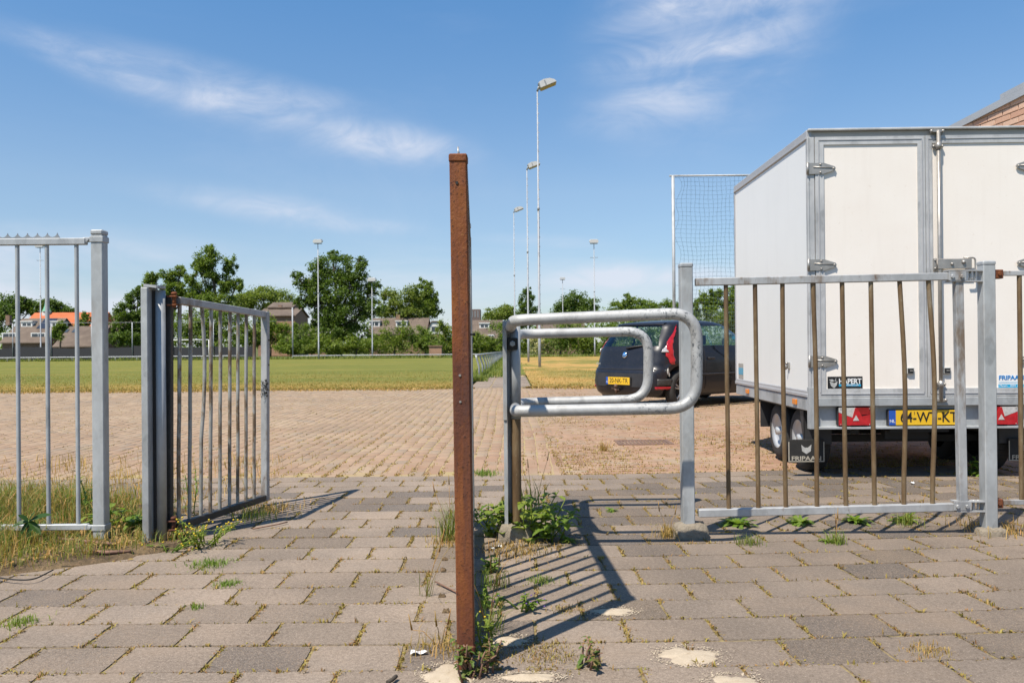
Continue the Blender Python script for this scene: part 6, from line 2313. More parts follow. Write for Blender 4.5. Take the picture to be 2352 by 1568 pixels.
house('house roof glimpsed above the tube hoops and hedge', 1236, 1345, 738, 770, 130, 9, 'house_brick', 'roof_brown')
# gable with white boarding
Yg = 122
a, b, t_ = W(985, 775, Yg), W(1013, 775, Yg), W(999, 740, Yg)
root = thing('house', (t_.x, Yg, ZB), 'narrow brick house end with a white boarded gable', 'house')
mb = MB(); mb.span((a.x, Yg, ZB), (b.x, Yg + 8, a.z + 0.5)); mb.build('wall', 'house_brick_warm', root)
mb = MB(); mb.prism([(a.x - 0.3, Yg - 0.05, a.z + 0.5), (b.x + 0.3, Yg - 0.05, a.z + 0.5), (t_.x + 0.5, Yg - 0.05, t_.z), (t_.x - 0.5, Yg - 0.05, t_.z)], (0, 8, 0)); gb = mb.build('gable', 'house_white', root)
mb = MB(); mb.span((t_.x - 0.5, Yg - 0.1, a.z + 0.9), (t_.x + 0.5, Yg - 0.04, a.z + 1.6)); mb.build('window', 'window_dark', gb)
mb = MB(); mb.prism([(a.x - 0.5, Yg - 0.2, a.z + 0.5), (t_.x - 0.5, Yg - 0.2, t_.z + 0.05), (t_.x + 0.5, Yg - 0.2, t_.z + 0.05), (b.x + 0.5, Yg - 0.2, a.z + 0.5), (b.x + 0.5, Yg - 0.2, a.z + 0.62), (t_.x + 0.5, Yg - 0.2, t_.z + 0.2), (t_.x - 0.5, Yg - 0.2, t_.z + 0.2), (a.x - 0.5, Yg - 0.2, a.z + 0.62)], (0, 8.3, 0)); mb.build('roof', 'roof_brown', root)
# church: long red roof and a green spire
Yc = 205
l, r2 = W(48, 716, Yc), W(224, 716, Yc)
ev = W(100, 750, Yc)
root = thing('church', (l.x, Yc, ZB), 'church with an orange red roof and a green pointed spire', 'church')
mb = MB(); mb.span((l.x + 0.3, Yc, ZB), (r2.x - 0.3, Yc + 12, ev.z + 0.05)); mb.build('wall', 'house_brick', root)
mb = MB(); mb.prism([(l.x, Yc - 0.3, ev.z), (l.x, Yc + 6, l.z), (l.x, Yc + 12.3, ev.z)], (r2.x - l.x, 0, 0)); rf = mb.build('roof', 'roof_red', root)
s0, s1, tip = W(72, 726, Yc), W(86, 712, Yc), W(79.5, 674, Yc)
mb = MB(); mb.span((s0.x, Yc + 4.6, s0.z - 1.5), (s1.x, Yc + 6.2, s1.z)); tw = mb.build('spire_base', 'house_white', root)
xm = (s0.x + s1.x) / 2
w2 = (s1.x - s0.x) / 2
mb = MB(); mb.lathe([(w2 * 1.5, s1.z - 0.1), (w2 * 1.15, s1.z + 0.25), (w2 * 0.75, s1.z + 1.1), (0.03, tip.z)], (xm, Yc + 5.4, 0), (0, 0, 1), 8, False); mb.build('spire', 'copper_green', root)
mb = MB(); mb.tube([(xm, Yc + 5.4, tip.z - 0.2), (xm, Yc + 5.4, tip.z + 1.9)], 0.06, 6); mb.box((xm, Yc + 5.4, tip.z + 1.3), (0.7, 0.1, 0.1)); mb.build('cross', 'lamp_grey', root)
# far apartment block
Yf = 420
a, b = W(1060, 729, Yf), W(1103, 710, Yf)
root = thing('apartment_block', ((a.x + b.x) / 2, Yf, ZB), 'small distant dark red apartment block above the roofs', 'building')
mb = MB(); mb.span((a.x, Yf, ZB), (b.x, Yf + 12, b.z)); wl = mb.build('wall', 'far_wall', root)
for i in range(3):
    mb = MB(); x = a.x + (b.x - a.x) * (0.55 + 0.15 * i); mb.span((x, Yf - 0.1, a.z), (x + 0.5, Yf + 0.2, b.z - 0.8)); mb.build('balcony_strip', 'lamp_grey', wl)

# ------------------------------------------------------------------ trees and bushes
def crown_points(blobs, n, squash=1.0):
    """blobs: (centre, rx, rz); leaves gather in clumps near each blob's surface"""
    out = []
    vol = np.array([b[1] * b[2] for b in blobs])
    for (c, rx, rz), f in zip(blobs, vol / vol.sum()):
        m_ = max(40, int(n * f))
        nc = max(10, int(8 + 9 * rx * 0.9))
        d = RNG.normal(0, 1, (nc, 3))
        d /= np.linalg.norm(d, axis=1)[:, None]
        rad = RNG.uniform(0.45, 1.02, nc)
        ctr = d * rad[:, None] * np.array([rx, rx * squash, rz])
        w = RNG.integers(0, nc, m_)
        sg = RNG.uniform(0.12, 0.30, nc)[w]
        p_ = ctr[w] + RNG.normal(0, 1, (m_, 3)) * sg[:, None] * np.array([rx, rx * squash, rz]) * 0.75
        out.append(p_ + np.array(c))
    return np.concatenate(out)

def tree(label, Y, blobs, n, leaf, mat, trunk=None, group='trees behind the sports field', name='tree', cat='tree', stem=True):
    """blobs in survey pixels: (x, y, rx, ry)"""
    s_ = Y / FPX
    bl = []
    for (x, y, rx, ry) in blobs:
        p_ = W(x, y, Y)
        bl.append((np.array([p_.x, Y + random.uniform(-0.3, 0.3) * rx * s_, p_.z]), rx * s_, ry * s_))
    zb_ = terrain(Y)
    cx_ = sum(b[0][0] * b[1] for b in bl) / sum(b[1] for b in bl) if trunk is None else W(trunk, 800, Y).x
    root = thing(name, (cx_, Y, zb_), label, cat, group)
    mb = MB()
    H = max(b[0][2] + b[2] for b in bl) - zb_
    tr_ = max(0.06, 0.026 * H)
    zc = min(b[0][2] for b in bl)
    topb = max(bl, key=lambda b: b[0][2])
    mid_ = Vector((cx_ + 0.02 * H, Y, zb_ + (zc - zb_) * 0.6))
    mb.tube([(cx_, Y, zb_ - 0.2), (cx_ + 0.01 * H, Y, zb_ + (zc - zb_) * 0.3), mid_, Vector(topb[0]) * 0.7 + mid_ * 0.3, Vector(topb[0])], [tr_ * 1.25, tr_, tr_ * 0.85, tr_ * 0.45, tr_ * 0.2], 8)
    for b in bl:
        c = Vector(b[0])
        st_ = mid_.lerp(Vector(topb[0]), random.uniform(0.0, 0.45))
        kk = st_.lerp(c, 0.5) + Vector((0, 0, -0.08 * (c - st_).length))
        mb.tube([st_, kk, c], [tr_ * 0.45, tr_ * 0.3, tr_ * 0.10], 6)
        for _ in range(3):
            e_ = c + Vector((random.uniform(-1, 1) * b[1] * 0.8, random.uniform(-1, 1) * b[1] * 0.6, random.uniform(-0.3, 0.9) * b[2]))
            mb.tube([kk.lerp(c, 0.6), e_], [tr_ * 0.18, tr_ * 0.05], 5)
    mb.build('trunk' if cat == 'tree' else 'stem', 'bark', root)
    P = crown_points(bl, int(n * 1.5), 0.9)
    P = P[P[:, 2] > zb_ + 0.03]
    V, F = leaf_quads(P, leaf)
    V = V - np.array([cx_, Y, zb_])
    obj('crown', npmesh('crown', V, F, mat), root)
    return root

tree('dark tree cut off by the left edge behind the fence', 190, [(-20, 720, 40, 45), (15, 735, 25, 30), (-60, 700, 50, 50)], 5000, 0.55, 'leaf_dark')
tree('dark broad tree behind the green church spire', 235, [(45, 700, 30, 22), (20, 712, 26, 20), (70, 705, 22, 18)], 5000, 0.6, 'leaf_dark')
tree('dark tree right of the green church spire', 235, [(125, 705, 26, 22), (150, 715, 22, 16), (100, 712, 20, 16)], 5000, 0.6, 'leaf_dark')
tree('small green tree in front of the red church roof', 125, [(195, 735, 13, 16), (186, 745, 12, 12)], 1800, 0.28, 'leaf_mid')
tree('pale shrub tree growing between two brown roofs', 113, [(133, 765, 16, 26), (142, 748, 10, 12)], 2200, 0.26, 'leaf_mid')
tree('dark spreading conifer left of the open gate leaf', 112, [(305, 690, 20, 22), (295, 715, 30, 20), (285, 745, 32, 22), (310, 770, 36, 26), (275, 775, 24, 22), (325, 735, 22, 30), (318, 668, 12, 14)], 11000, 0.30, 'leaf_dark', 305)
tree('tall airy tree rising above the open gate leaf', 122, [(487, 590, 30, 24), (525, 612, 18, 24), (470, 625, 30, 24), (510, 650, 32, 26), (545, 655, 16, 16), (465, 668, 28, 24), (500, 695, 40, 26), (455, 605, 14, 16), (440, 640, 16, 18)], 15000, 0.30, 'leaf_mid', 497)
tree('loose pale tree with two lobes left of the tall airy tree', 126, [(350, 638, 18, 20), (345, 660, 20, 18), (390, 635, 20, 18), (415, 622, 16, 16), (400, 658, 26, 20), (430, 675, 22, 22), (375, 680, 30, 22)], 9500, 0.30, 'leaf_mid', 392)
tree('wide round topped tree mass beyond the brick house', 168, [(600, 690, 60, 30), (560, 700, 36, 26), (640, 695, 40, 26), (605, 672, 34, 16)], 9000, 0.42, 'leaf_light')
tree('bushy green tree below the tall airy tree', 108, [(430, 740, 40, 32), (480, 735, 42, 34), (530, 735, 40, 34), (560, 765, 42, 28), (400, 765, 34, 30), (460, 775, 46, 26), (515, 780, 46, 24)], 12000, 0.26, 'leaf_mid', 480)
tree('pale bushy tree in front of the brick house', 110, [(605, 750, 30, 30), (640, 760, 30, 28), (585, 775, 30, 24), (650, 785, 30, 20)], 6500, 0.26, 'leaf_bush', 620)
tree('big dark oak with a broad ragged crown', 108, [(770, 610, 42, 30), (735, 625, 30, 28), (815, 625, 30, 30), (700, 650, 26, 22), (725, 670, 38, 34), (775, 665, 48, 38), (825, 668, 40, 36), (855, 660, 20, 22), (695, 690, 20, 22), (745, 715, 40, 30), (800, 720, 46, 34), (850, 705, 28, 28), (680, 632, 13, 12), (765, 588, 16, 12), (830, 600, 14, 12), (775, 760, 44, 28), (820, 765, 38, 26), (735, 750, 26, 24)], 25000, 0.30, 'leaf_dark', 776)
tree('light green tree group right of the oak', 132, [(900, 690, 26, 28), (925, 705, 34, 30), (950, 680, 24, 28), (885, 715, 26, 24), (945, 720, 40, 24)], 8500, 0.32, 'leaf_light', 925)
tree('pointed tree above the white dormer right of the oak', 136, [(975, 655, 17, 16), (985, 675, 22, 20), (965, 685, 24, 20), (995, 700, 18, 22), (978, 715, 34, 22)], 7500, 0.32, 'leaf_mid', 980)
tree('pale rounded tree behind the roof by the rusty gate', 190, [(1150, 718, 34, 20), (1130, 728, 26, 14), (1172, 722, 22, 18)], 4000, 0.45, 'leaf_light')
tree('slim cone shaped tree between the tall masts', 150, [(1212, 668, 10, 12), (1210, 690, 18, 20), (1214, 712, 24, 22), (1205, 735, 28, 22)], 5500, 0.34, 'leaf_dark', 1212)
tree('dark dome shaped tree left of the lone light mast', 155, [(1320, 690, 32, 18), (1295, 706, 28, 18), (1350, 702, 30, 18), (1325, 715, 52, 22)], 7000, 0.36, 'leaf_dark', 1322)
tree('loose green tree above the roof of the dark car', 140, [(1440, 685, 16, 14), (1455, 700, 26, 18), (1420, 706, 24, 18), (1490, 700, 26, 14), (1525, 702, 26, 14), (1555, 700, 20, 14), (1470, 722, 60, 22)], 8500, 0.32, 'leaf_mid', 1450)
tree('green tree filling the gap between gate post and trailer', 70, [(1625, 690, 26, 26), (1660, 685, 30, 28), (1700, 680, 40, 34), (1610, 705, 18, 18), (1650, 725, 46, 30), (1600, 735, 30, 22), (1700, 740, 40, 34)], 12000, 0.20, 'leaf_mid', 1660)
# hedge bushes
bush_labels = ['leafy bush in the hedge at the foot of the oak', 'rounded bush left of the mast before the oak', 'wide green bush just right of the oak trunk', 'big bush under the white dormer right of the oak', 'bush in front of the narrow white gable', 'yellow green bush just left of the rusty gate',
               'bush seen just right of the rusty gate above the railing', 'dense bush behind the barrier post', 'cream flowering bush seen between the two hoops', 'dark bush right of the flowering one', 'bush left of the lone light mast', 'bush at the rear corner of the dark car', 'bush behind the car roof', 'low bush at the left end of the hedge', 'pale hawthorn bush at the foot of the mast by the oak']
B = [[(760, 795, 34, 20), (735, 785, 24, 20)], [(690, 775, 26, 34), (705, 795, 30, 18)], [(830, 790, 36, 22), (800, 797, 26, 14)], [(905, 765, 36, 38), (880, 785, 34, 26), (935, 780, 28, 30)], [(985, 790, 28, 20), (965, 775, 24, 26)], [(1030, 780, 26, 30), (1015, 755, 14, 24), (1045, 795, 24, 16)],
     [(1100, 790, 30, 22), (1085, 778, 20, 18)], [(1150, 775, 30, 34), (1135, 792, 28, 20), (1168, 790, 24, 22)], [(1225, 785, 30, 28), (1195, 785, 24, 28)], [(1275, 780, 34, 30), (1300, 770, 28, 36)], [(1330, 775, 34, 34), (1350, 790, 28, 24)], [(1390, 770, 34, 40), (1415, 760, 30, 40)], [(1470, 750, 50, 36), (1520, 750, 44, 36)], [(655, 800, 26, 14), (680, 800, 22, 14)], [(715, 802, 26, 12)]]
mats_b = ['leaf_bush', 'leaf_mid', 'leaf_bush', 'leaf_bush', 'leaf_mid', 'leaf_bush', 'leaf_bush', 'leaf_mid', 'leaf_bush', 'leaf_mid', 'leaf_bush', 'leaf_mid', 'leaf_mid', 'leaf_bush', 'leaf_light']
for lb, bl, mt in zip(bush_labels, B, mats_b):
    r_ = tree(lb, 103 + random.uniform(-1.5, 3), bl, 3600, 0.22, mt, None, 'bushes of the hedge behind the pitch', 'bush', 'bush')
    if 'flowering' in lb:
        bl2 = []
        for (x, y, rx, ry) in [(1228, 785, 22, 22), (1240, 795, 12, 10)]:
            p_ = W(x, y, 100.5)
            bl2.append((np.array([p_.x, 100.5, p_.z]), rx * 100.5 / FPX, ry * 100.5 / FPX))
        P = crown_points(bl2, 900, 0.6)
        V, F = leaf_quads(P, 0.16, 0.6, 0.9)
        obj('blossom', npmesh('blossom', V - np.array(r_.location), F, 'blossom'), r_)
# long low hedge mass behind the bushes
P = []
for _ in range(20000):
    x = random.uniform(640, 1700)
    t = random.random()
    top_ = 772 - 16 * math.sin(x * 0.021) - 10 * math.sin(x * 0.053 + 1)
    p_ = W(x, top_ + (812 - top_) * t ** 0.8, 107 + random.uniform(-1.5, 1.5))
    P.append((p_.x, p_.y, max(p_.z, terrain(105))))
V, F = leaf_quads(np.array(P), 0.26)
tag(obj('undergrowth', npmesh('undergrowth', V, F, 'leaf_mid')), 'continuous low green undergrowth behind the hedge bushes', 'undergrowth', kind='stuff')
# far wood closing the horizon
P = []
for _ in range(26000):
    Y_ = random.uniform(270, 300)
    x = random.uniform(-230, 260)
    hgt = 8.5 + 2.2 * math.sin(x * 0.09) + 1.4 * math.sin(x * 0.23 + 1)
    P.append((x, Y_, ZB + hgt * random.random() ** 0.7))
V, F = leaf_quads(np.array(P), 1.1)
tag(obj('far_wood', npmesh('far_wood', V, F, 'leaf_mid')), 'far off wood closing the horizon behind the houses', 'wood', kind='stuff')
# low brick box in the hedge
a, b = W(980, 812, 99.5), W(1018, 793, 99.5)
mb = MB(); mb.span((a.x + 0.3, 99.5, terrain(99.5)), (b.x - 0.2, 100.3, b.z - 0.12)); 
root = thing('utility_cabinet', (a.x, 99.5, terrain(99.5)), 'small brown utility cabinet in front of the hedge', 'cabinet')
mb.build('body', 'house_brick_warm', root)
mb = MB(); mb.span((a.x + 0.22, 99.4, b.z - 0.12), (b.x - 0.12, 100.4, b.z)); mb.build('lid', 'house_brick', root)
# ------------------------------------------------------------------ things on the ground
# iron drain cover
c = G(1478, 1016)
root = thing('drain_cover', c, 'rusty iron drain grating let into the red brick paving', 'drain cover')
mb = MB()
wd, dp = 0.52, 0.36
for (x0, x1, y0, y1) in ((-wd / 2, wd / 2, -dp / 2, -dp / 2 + 0.04), (-wd / 2, wd / 2, dp / 2 - 0.04, dp / 2), (-wd / 2, -wd / 2 + 0.04, -dp / 2 + 0.04, dp / 2 - 0.04), (wd / 2 - 0.04, wd / 2, -dp / 2 + 0.04, dp / 2 - 0.04)):
    mb.span((c.x + x0, c.y + y0, -0.02), (c.x + x1, c.y + y1, 0.007))
mb.build('frame', 'drain_iron', root)
for i in range(12):
    x = c.x - wd / 2 + 0.06 + i * 0.0365
    mb = MB(); mb.span((x - 0.011, c.y - dp / 2 + 0.04, -0.02), (x + 0.011, c.y + dp / 2 - 0.04, 0.005)); mb.build('slat', 'drain_iron', root)
mb = MB(); mb.span((c.x - wd / 2 + 0.03, c.y - dp / 2 + 0.03, -0.03), (c.x + wd / 2 - 0.03, c.y + dp / 2 - 0.03, -0.006)); mb.build('pit', 'under_dark', root)

SANDG = []
def sand(cx, cy, rx, ry, label, seed, ang=0.0, h=0.006):
    rr = random.Random(seed)
    c = G(cx, cy)
    V, F = [], []
    nr, na = 9, 60
    ph = [rr.uniform(0, 6) for _ in range(4)]
    for i in range(nr + 1):
        for j in range(na):
            an = 2 * math.pi * j / na
            r_ = (i / nr) * (1 + 0.13 * math.sin(3 * an + ph[0]) + 0.10 * math.sin(5 * an + ph[1]) + 0.07 * math.sin(9 * an + ph[2]) + rr.uniform(-0.03, 0.03) * (1 + 2.5 * (i / nr) ** 3))
            x, y = r_ * rx * math.cos(an), r_ * ry * math.sin(an)
            x, y = x * math.cos(ang) - y * math.sin(ang), x * math.sin(ang) + y * math.cos(ang)
            t = i / nr
            V.append((x, y, h * (1 - t ** 1.6) - 0.009 * t ** 3 + rr.uniform(-0.0008, 0.0008) + 0.002))
    for i in range(nr):
        for j in range(na):
            k_ = (j + 1) % na
            F.append((i * na + j, i * na + k_, (i + 1) * na + k_, (i + 1) * na + j))
    me = npmesh('sand_patch', V, F, 'sand', True)
    gp = []
    for _ in range(420):
        an, r_ = rr.uniform(0, 6.283), 0.80 + abs(rr.gauss(0, 0.22))
        x, y = r_ * rx * math.cos(an), r_ * ry * math.sin(an)
        gp.append((c.x + x * math.cos(ang) - y * math.sin(ang), c.y + x * math.sin(ang) + y * math.cos(ang), 0.0015 + rr.uniform(0, 0.002)))
    SANDG.extend(gp)
    tag(obj('sand_patch', me, None, c), label, 'sand patch', 'pale sand heaps on the slabs')
sand(1580, 1506, 0.105, 0.085, 'round heap of pale sand right of the rusty gate foot', 1)
sand(1408, 1404, 0.085, 0.050, 'small pale sand heap at the tip of the gate shadow', 2)
sand(1690, 1570, 0.085, 0.075, 'sand heap cut off by the bottom edge', 3)
sand(1165, 1472, 0.075, 0.055, 'sand patch just right of the rusty stile', 4)
sand(1030, 1550, 0.085, 0.10, 'sandy patch around the left of the rusty gate foot', 5)
sand(1215, 1555, 0.10, 0.035, 'sand strewn along the joint right of the red leaved weed', 6)

V, F = leaf_quads(np.array(SANDG), 0.0055, 3.0, 0.8)
tag(obj('sand_grains', npmesh('sand_grains', V, F, 'sand')), 'loose sand grains strewn round the pale sand heaps', 'sand', kind='stuff')
# ------------------------------------------------------------------ weeds
def stalk_leaf(mb, base, d, up, L, w, droop, nseg=5, lobes=0):
    """a leaf blade as a narrow folded strip with a pointed or lobed outline"""
    d = Vector(d).normalized(); up = Vector(up)
    side = d.cross(up)
    if side.length < 1e-3:
        side = Vector((1, 0, 0))
    side.normalize()
    V = []
    for i in range(nseg + 1):
        t = i / nseg
        p_ = Vector(base) + d * (L * t) + Vector((0, 0, -droop * L * t * t))
        ww = w * math.sin(math.pi * min(0.97, 0.06 + t * 0.94)) ** 0.8
        if lobes:
            ww *= 0.62 + 0.55 * abs(math.sin(t * math.pi * lobes))
        fold = up.normalized() * ww * 0.30
        V += [p_ - side * ww + fold, p_, p_ + side * ww + fold]
    F = []
    for i in range(nseg):
        for a in range(2):
            F.append((i * 3 + a, i * 3 + a + 1, i * 3 + a + 4, i * 3 + a + 3))
    mb.add(V, F)

def leafy(label, base, n, L, w, rise, mat, name='weed', cat='weed', lobes=3, stems=3, height=0.15, group=None, spread=0.3, flower=None, seed=1):
    st_ = random.getstate()
    random.seed(seed * 77)
    root = thing(name, base, label, cat, group)
    lv = MB(); sm = MB(); fl = MB()
    b = Vector(base)
    heads = []
    for s_ in range(stems):
        a = random.uniform(0, 6.28)
        top_ = b + Vector((math.cos(a) * spread * random.uniform(0.1, 1) * 0.6, math.sin(a) * spread * random.uniform(0.1, 1) * 0.6, height * random.uniform(0.6, 1.0)))
        b2 = b + Vector((math.cos(a) * spread * 0.25 * random.random(), math.sin(a) * spread * 0.25 * random.random(), 0))
        md = b2.lerp(top_, 0.5) + Vector((random.gauss(0, 0.01), random.gauss(0, 0.01), 0.01))
        sm.tube([b2, md, top_], [0.0035, 0.003, 0.002], 5)
        heads.append((b2, md, top_))
    for i in range(n):
        a = i * 2.4 + random.uniform(-0.5, 0.5)
        if heads:
            b2, md, top_ = heads[i % len(heads)]
            t = random.random() ** 0.8
            p_ = (b2.lerp(md, t * 2) if t < 0.5 else md.lerp(top_, t * 2 - 1))
        else:
            p_ = b + Vector((random.gauss(0, 0.006), random.gauss(0, 0.006), 0.004)); t = 0
        l_ = L * random.uniform(0.6, 1.15) * (1 - 0.45 * t)
        stalk_leaf(lv, p_, (math.cos(a), math.sin(a), rise * random.uniform(0.3, 1.3)), (0, 0, 1), l_, w * random.uniform(0.7, 1.2) * (1 - 0.35 * t), random.uniform(0.15, 0.75), 6, lobes)
    if sm.v:
        sm.build('stem', mat if mat != 'weed_red' else 'twig', root)
    lv.build('leaves', mat, root)
    if flower:
        for b2, md, top_ in heads:
            for _ in range(flower[1]):
                fl.sphere(top_ + Vector((random.gauss(0, 0.02), random.gauss(0, 0.02), random.gauss(0.0, 0.012))), flower[2], 6, 4, (1, 1, 0.8))
        fl.build('flower', flower[0], root)
    random.setstate(st_)
    return root

def tuft(label, base, n, h, spread, mat, lean=0.8, wid=0.0035, name='grass_tuft', cat='grass tuft', group=None, seeds=0):
    root_xy = np.array([base[0], base[1], 0.0])
    P = np.zeros((n, 3)); P[:, :2] = RNG.normal(0, spread, (n, 2)); P[:, 2] = -0.004
    V, F = blades(P, h * RNG.uniform(0.45, 1.1, n), np.full(n, wid) * RNG.uniform(0.7, 1.3, n), RNG.uniform(0.1, lean, n))
    o = obj(name, npmesh(name, V, F, mat), None, (base[0], base[1], base[2]))
    if spread >= 0.045:
        o.name = 'withered_grass' if 'dry' in mat or mat == 'moss' else 'grass'
        tag(o, label, cat, None, 'stuff')
    else:
        tag(o, label, cat, group)
    if seeds:
        mb = MB()
        for _ in range(seeds):
            a = random.uniform(0, 6.28)
            r_ = random.uniform(0.02, 0.12)
            t_ = Vector((math.cos(a) * r_, math.sin(a) * r_, h * random.uniform(1.0, 1.5)))
            mb.tube([(0, 0, 0), t_ * 0.6 + Vector((0, 0, 0.02)), t_], [0.0013, 0.0011, 0.0009], 4)
            mb.tube([t_, t_ + Vector((math.cos(a) * 0.01, math.sin(a) * 0.01, 0.05))], [0.0035, 0.001], 5)
        me = mb.mesh('seed_stalk', 'grass_dry')
        obj('seed_stalk', me, o)
    return o

bp = G(1210, 1232)
leafy('large leafy thistle clump hiding the foot of the tube barrier', (bp.x, bp.y - 0.02, 0), 130, 0.11, 0.028, 0.55, 'weed_bright', 'weed', 'weed', 4, 16, 0.22, 'weeds growing by the gates', 0.46, seed=2)
q = G(1265, 1240)
leafy('dark lobed weed at the right of the thistle clump', (q.x, q.y, 0), 46, 0.10, 0.024, 0.5, 'weed_green', 'weed', 'weed', 3, 7, 0.17, 'weeds growing by the gates', 0.26, seed=3)
q = G(1135, 1225)
leafy('lobed weed at the left of the thistle clump beside the rusty gate', (q.x, q.y, 0), 46, 0.10, 0.024, 0.5, 'weed_green', 'weed', 'weed', 3, 7, 0.16, 'weeds growing by the gates', 0.26, seed=4)
q = G(1225, 1185)
tuft('tall green grass stalks standing in the thistle clump', (q.x, q.y, 0), 22, 0.26, 0.04, 'grass_green', 0.6, 0.006, 'grass_tuft', 'grass tuft', 'grass tufts between the slabs', 3)
for i, (x, y, sc_) in enumerate([(1694, 1206, 1.0), (1838, 1203, 1.0), (1968, 1200, 0.95), (2076, 1198, 0.9), (1900, 1245, 0.45), (1405, 1175, 0.5)]):
    q = G(x, y)
    leafy(['dandelion rosette under the left end of the closed gate', 'second dandelion rosette below the closed gate', 'dark narrow dandelion below the middle of the closed gate', 'grassy dandelion below the right end of the closed gate', 'tiny rosette in front of the closed gate', 'tiny rosette on the slabs behind the hoop shadow'][i],
          (q.x, q.y, 0), int(30 * sc_) + 6, 0.105 * sc_, 0.014 * sc_, 0.75, 'weed_green' if i != 3 else 'weed_bright', 'dandelion', 'dandelion', 4, 0, 0.1, 'dandelions below the closed gate', seed=20 + i)
# chamomile by the open gate
q = G(462, 1252)
root = leafy('feathery green weed with yellow buds by the open gate foot', (q.x, q.y, 0), 150, 0.055, 0.0042, 0.5, 'weed_bright', 'weed', 'weed', 0, 18, 0.13, 'weeds growing by the gates', 0.34, ('petal_yellow', 2, 0.0055), seed=31)
q = G(400, 1262)
leafy('low feathery weed in front of the hinge post', (q.x, q.y, 0), 70, 0.050, 0.004, 0.4, 'weed_green', 'weed', 'weed', 0, 9, 0.05, 'weeds growing by the gates', 0.34, ('petal_yellow', 1, 0.005), seed=32)
q = G(300, 1222)
leafy('broad leaved weed between the fence post and hinge post', (q.x, q.y, 0.01), 34, 0.11, 0.028, 0.5, 'weed_green', 'weed', 'weed', 0, 5, 0.10, 'weeds growing by the gates', 0.3, seed=33)
q = G(225, 1230)
leafy('bright leafy weed at the foot of the fence post', (q.x, q.y + 0.08, 0.01), 38, 0.10, 0.022, 0.6, 'weed_bright', 'weed', 'weed', 2, 6, 0.13, 'weeds growing by the gates', 0.3, seed=34)
q = G(150, 1215)
leafy('narrow leaved upright weed behind the left fence bars', (q.x, q.y + 0.25, 0.01), 46, 0.085, 0.008, 0.8, 'weed_green', 'weed', 'weed', 0, 4, 0.27, 'weeds growing by the gates', 0.2, seed=35)
q = G(443, 1178)
leafy('narrow leaved weed standing behind the open gate bars', (q.x, q.y, 0.0), 34, 0.075, 0.007, 0.8, 'weed_green', 'weed', 'weed', 0, 2, 0.26, 'weeds growing by the gates', 0.12, seed=36)
# dock with big dark leaves
q = G(62, 1262)
root = thing('dock_plant', (q.x, q.y, 0.01), 'dock plant with a few big dark glossy leaves by the left fence', 'dock plant')
mb = MB()
for (dx, dz, ln, wd_) in ((0.95, 0.42, 0.135, 0.019), (-0.85, -0.15, 0.075, 0.016), (0.75, -0.55, 0.085, 0.017), (0.10, -0.9, 0.085, 0.015), (0.5, 0.75, 0.07, 0.012), (-0.5, 0.5, 0.06, 0.012), (-0.4, -0.7, 0.07, 0.014)):
    stalk_leaf(mb, (q.x + 0.01, q.y, 0.135), (dx, -0.2, dz), (0, -0.5, 0.9), ln, wd_, 0.15, 7, 0)
mb.build('leaves', 'weed_dark', root)
mb = MB(); mb.tube([(q.x, q.y, 0), (q.x + 0.005, q.y, 0.08), (q.x + 0.01, q.y, 0.14)], [0.005, 0.004, 0.003], 6); mb.build('stem', 'weed_green', root)
# weeds at the rusty gate
q = G(1100, 1545)
leafy('red and green leaved weed at the very foot of the rusty gate', (q.x, q.y, 0), 90, 0.040, 0.011, 0.6, 'weed_red', 'weed', 'weed', 3, 11, 0.115, 'weeds growing by the gates', 0.17, seed=41)
q = G(1112, 1500)
leafy('thin upright green weed with a yellow bud beside the rusty stile', (q.x, q.y, 0), 50, 0.038, 0.008, 0.7, 'weed_bright', 'weed', 'weed', 2, 6, 0.125, 'weeds growing by the gates', 0.12, ('petal_yellow', 1, 0.004), seed=42)
q = G(1082, 1560)
leafy('purple leaved seedling in front of the rusty gate foot', (q.x, q.y, 0), 40, 0.03, 0.010, 0.5, 'weed_red', 'weed', 'weed', 3, 6, 0.07, 'weeds growing by the gates', 0.15, seed=43)
q = G(1196, 1400)
leafy('low weed with tiny violet flowers among the gate shadows', (q.x, q.y, 0), 50, 0.034, 0.009, 0.4, 'weed_green', 'weed', 'weed', 2, 8, 0.05, 'weeds growing by the gates', 0.17, ('petal_violet', 2, 0.003), seed=44)
q = G(1345, 1530)
leafy('reddish weed sprawling on the slabs near the bottom edge', (q.x, q.y, 0), 46, 0.034, 0.009, 0.4, 'weed_red', 'weed', 'weed', 2, 8, 0.07, 'weeds growing by the gates', 0.18, seed=45)
q = G(1305, 1225 + 20)
leafy('small grassy weed where the shadow bars begin', (q.x, q.y, 0), 36, 0.06, 0.005, 0.6, 'weed_bright', 'weed', 'weed', 0, 0, 0.07, 'weeds growing by the gates', 0.14, seed=46)
q = G(1128, 1310)
leafy('green weed in the shade of the rusty gate', (q.x, q.y, 0), 40, 0.042, 0.012, 0.5, 'weed_green', 'weed', 'weed', 2, 5, 0.07, 'weeds growing by the gates', 0.14, seed=47)
q = G(1125, 1395)
leafy('dark weed halfway along the foot of the rusty gate', (q.x, q.y, 0), 40, 0.04, 0.010, 0.5, 'weed_green', 'weed', 'weed', 2, 6, 0.08, 'weeds growing by the gates', 0.14, seed=48)
q = G(2240, 1090)
leafy('green weed in the shade under the trailer', (q.x, q.y, 0), 40, 0.10, 0.02, 0.6, 'weed_green', 'weed', 'weed', 2, 5, 0.14, 'weeds growing by the gates', 0.25, seed=49)

